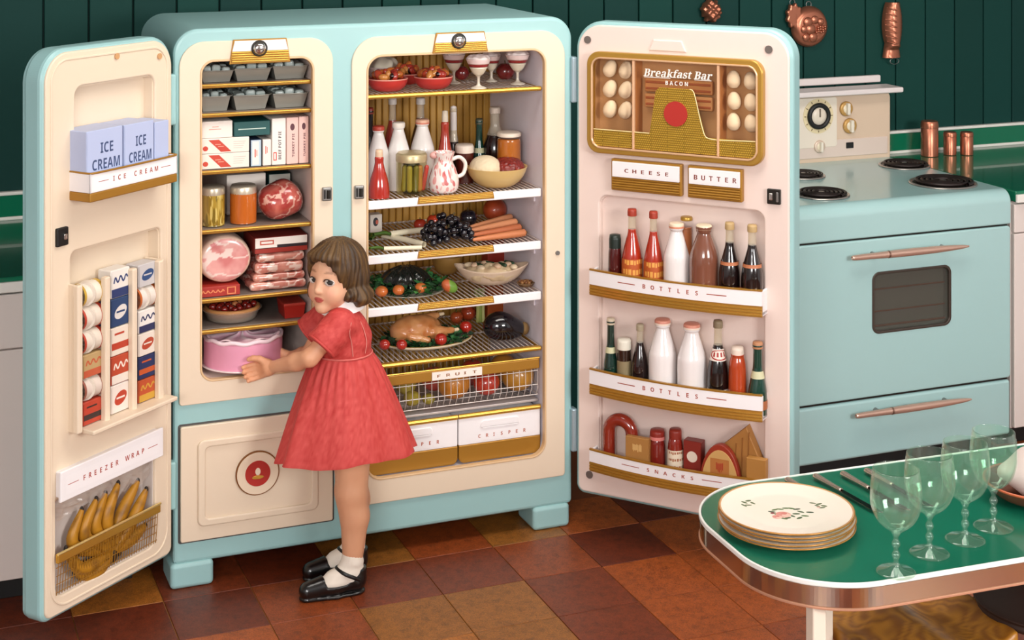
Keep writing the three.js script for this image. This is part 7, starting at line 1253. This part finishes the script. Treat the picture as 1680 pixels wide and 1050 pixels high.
  {
    const n = 220, m = 26, pos = [], idx = [], y0 = 0.69, y1 = 0.392, cx = t => lerp(0.476, 0.48, t) - O.x, cz = t => lerp(0.15, 0.178, t) - O.z;
    const ring = (e) => { for (let i = 0; i <= n; i++) for (let k = 0; k <= m; k++) {
      const a = i / n * 2 * PI, t = k / m, q = Math.pow(t, 0.8), fold = 0.004 * (1 - t) * (1 - t) * Math.cos(26 * a + 2 * Math.sin(3 * a)) * Math.min(1, t * 8) + 0.011 * t * Math.cos(7 * a + 1.3 * Math.sin(2 * a) + 0.6) + 0.004 * t * Math.cos(13 * a + 2 * Math.sin(a));
      const rx = lerp(0.083, 0.205, q) + fold - e, rz = (Math.sin(a) > 0 ? lerp(0.082, 0.138, q) : lerp(0.082, 0.128, q)) + fold * 0.8 - e;
      pos.push(cx(t) + rx * Math.cos(a), lerp(y0, y1, t) + 0.004 * t * Math.sin(5 * a) + 0.014 * t * t * Math.sin(a), cz(t) + rz * Math.sin(a)); } };
    ring(0); ring(0.0025); const N = (n + 1) * (m + 1);
    for (let i = 0; i < n; i++) for (let k = 0; k < m; k++) { const A = i * (m + 1) + k, B = A + m + 1; idx.push(A, A + 1, B + 1, A, B + 1, B); idx.push(N + A, N + B + 1, N + A + 1, N + A, N + B, N + B + 1); }
    for (let i = 0; i < n; i++) { const A = i * (m + 1) + m, B = A + m + 1; idx.push(A, N + A, N + B, A, N + B, B); }
    const q = new THREE.BufferGeometry(); q.setAttribute('position', new THREE.Float32BufferAttribute(pos, 3)); q.setIndex(idx); q.computeVertexNormals(); paint(q, cloth);
    mesh('dress_skirt', q, dressM, girl);
    const wp = []; for (let i = 0; i < 40; i++) { const a = i / 40 * 2 * PI; wp.push([cx(0) + 0.085 * Math.cos(a), 0.69, cz(0) + 0.085 * Math.sin(a)]); } mesh('waist_piping', tube(wp, 0.0028, 90, 6, true), M(0xd06a62, 0.7), girl);
    // stitched seams of the bodice
    const onBod = (x, y, z0) => { let z = 0.16; for (let i = 0; i < 60; i++) { const d = bodiceF(x, y, z); if (d < 0.001) break; z -= Math.max(0.0006, d * 0.7); if (z < -0.05) break; } return [x, y, z + 0.0008]; };
    for (const pts of [[[0.03, 0.70], [0.025, 0.74], [0.015, 0.775], [0.02, 0.805]], [[0.072, 0.70], [0.075, 0.735], [0.068, 0.77], [0.058, 0.795]]]) mesh('seam', tube(pts.map(p => onBod(p[0], p[1])), 0.0013, 24, 5), M(0xdc8a80, 0.7), girl);
    for (const [s, e] of [[shoulderN, slN], [shoulderF, slF]]) { const d = V(e[0] - s[0], e[1] - s[1], e[2] - s[2]).normalize(); const t = new THREE.TorusGeometry(0.047, 0.004, 8, 36); t.applyQuaternion(new THREE.Quaternion().setFromUnitVectors(V(0, 0, 1), d)); mesh('sleeve_cuff', t, M(0xbf403b, 0.7), girl, [e[0] + d.x * 0.004, e[1] + d.y * 0.004, e[2] + d.z * 0.004]); }
  }
  // white collar lying round the neck
  { const n = 48, pos = [], idx = []; const c = L([0.472, 0.832, 0.155]); for (let i = 0; i <= n; i++) { const a = i / n * 2 * PI; for (const [r, y] of [[0.036, 0.03], [0.04, 0.034], [0.056, 0.008], [0.066, -0.012], [0.062, -0.013], [0.05, 0.0]]) pos.push(c[0] + r * Math.cos(a), c[1] + y + 0.008 * Math.cos(a), c[2] + r * 1.05 * Math.sin(a)); } for (let i = 0; i < n; i++) for (let k = 0; k < 6; k++) { const A = i * 6 + k, B = i * 6 + (k + 1) % 6; idx.push(A, B, B + 6, A, B + 6, A + 6); }
    const q = new THREE.BufferGeometry(); q.setAttribute('position', new THREE.Float32BufferAttribute(pos, 3)); q.setIndex(idx); q.computeVertexNormals(); mesh('collar', q, M(0xf0e8e6, 0.7, { side: THREE.DoubleSide }), girl); }
  // socks and shoes
  const turn = 0.04;
  [[ankN, 'near'], [ankF, 'far']].forEach(([a]) => {
    const hx = a[0] + 0.004, hz = a[2], tx = a[0] - 0.135;
    const foot = (x, y, z, e) => smin(cap(x, y, z, [hx, 0.036, hz], [a[0] - 0.055, 0.036, hz], 0.03 + e, 0.031 + e), cap(x, y, z, [a[0] - 0.055, 0.034, hz], [tx, 0.025, hz + 0.002], 0.031 + e, 0.022 + e), 0.015);
    mesh('sock', sdfGeo((x, y, z) => smin(smin(foot(x, y, z, -0.002), cap(x, y, z, [hx, 0.04, hz], [a[0], 0.098, hz], 0.031, 0.0325), 0.02), cap(x, y, z, [a[0] - 0.055, 0.045, hz], [a[0] - 0.02, 0.06, hz], 0.024, 0.03), 0.015) + 0.0008 * Math.sin(y * 260), [tx - 0.04, 0.002, hz - 0.05], [hx + 0.05, 0.135, hz + 0.05], 0.0045), M(0xece2d4, 0.85), girl);
    mesh('shoe', sdfGeo((x, y, z) => { const u = (hx - x) / 0.14, h = u < 0.62 ? lerp(0.074, 0.036, clamp((u + 0.08) / 0.3, 0, 1)) : lerp(0.036, 0.09, clamp((u - 0.62) / 0.1, 0, 1)); let d = smin(foot(x, y, z, 0.004), cap(x, y, z, [hx + 0.004, 0.04, hz], [hx + 0.008, 0.062, hz], 0.034, 0.031), 0.01); d = smax(d, y - h, 0.004); d = smin(d, smax(Math.abs(y - 0.005) - 0.005, foot(x, 0.03, z, 0.004), 0.003), 0.002); return Math.max(d, -y + 0.0005); }, [tx - 0.045, -0.004, hz - 0.05], [hx + 0.05, 0.1, hz + 0.05], 0.0038), M(0x080707, 0.3, { clearcoat: 0.4, clearcoatRoughness: 0.1 }), girl).userData.label = 'black patent strap shoe';
    mesh('shoe_strap', tube([[a[0] + 0.012, 0.046, hz + 0.034], [a[0] - 0.006, 0.056, hz + 0.036], [a[0] - 0.028, 0.066, hz + 0.03], [a[0] - 0.043, 0.073, hz + 0.014], [a[0] - 0.047, 0.075, hz], [a[0] - 0.043, 0.073, hz - 0.014], [a[0] - 0.028, 0.066, hz - 0.03], [a[0] - 0.006, 0.056, hz - 0.036], [a[0] + 0.012, 0.046, hz - 0.034]], 0.0056, 50, 8), M(0x080707, 0.3), girl);
  });
}

renderer.render(scene, camera);
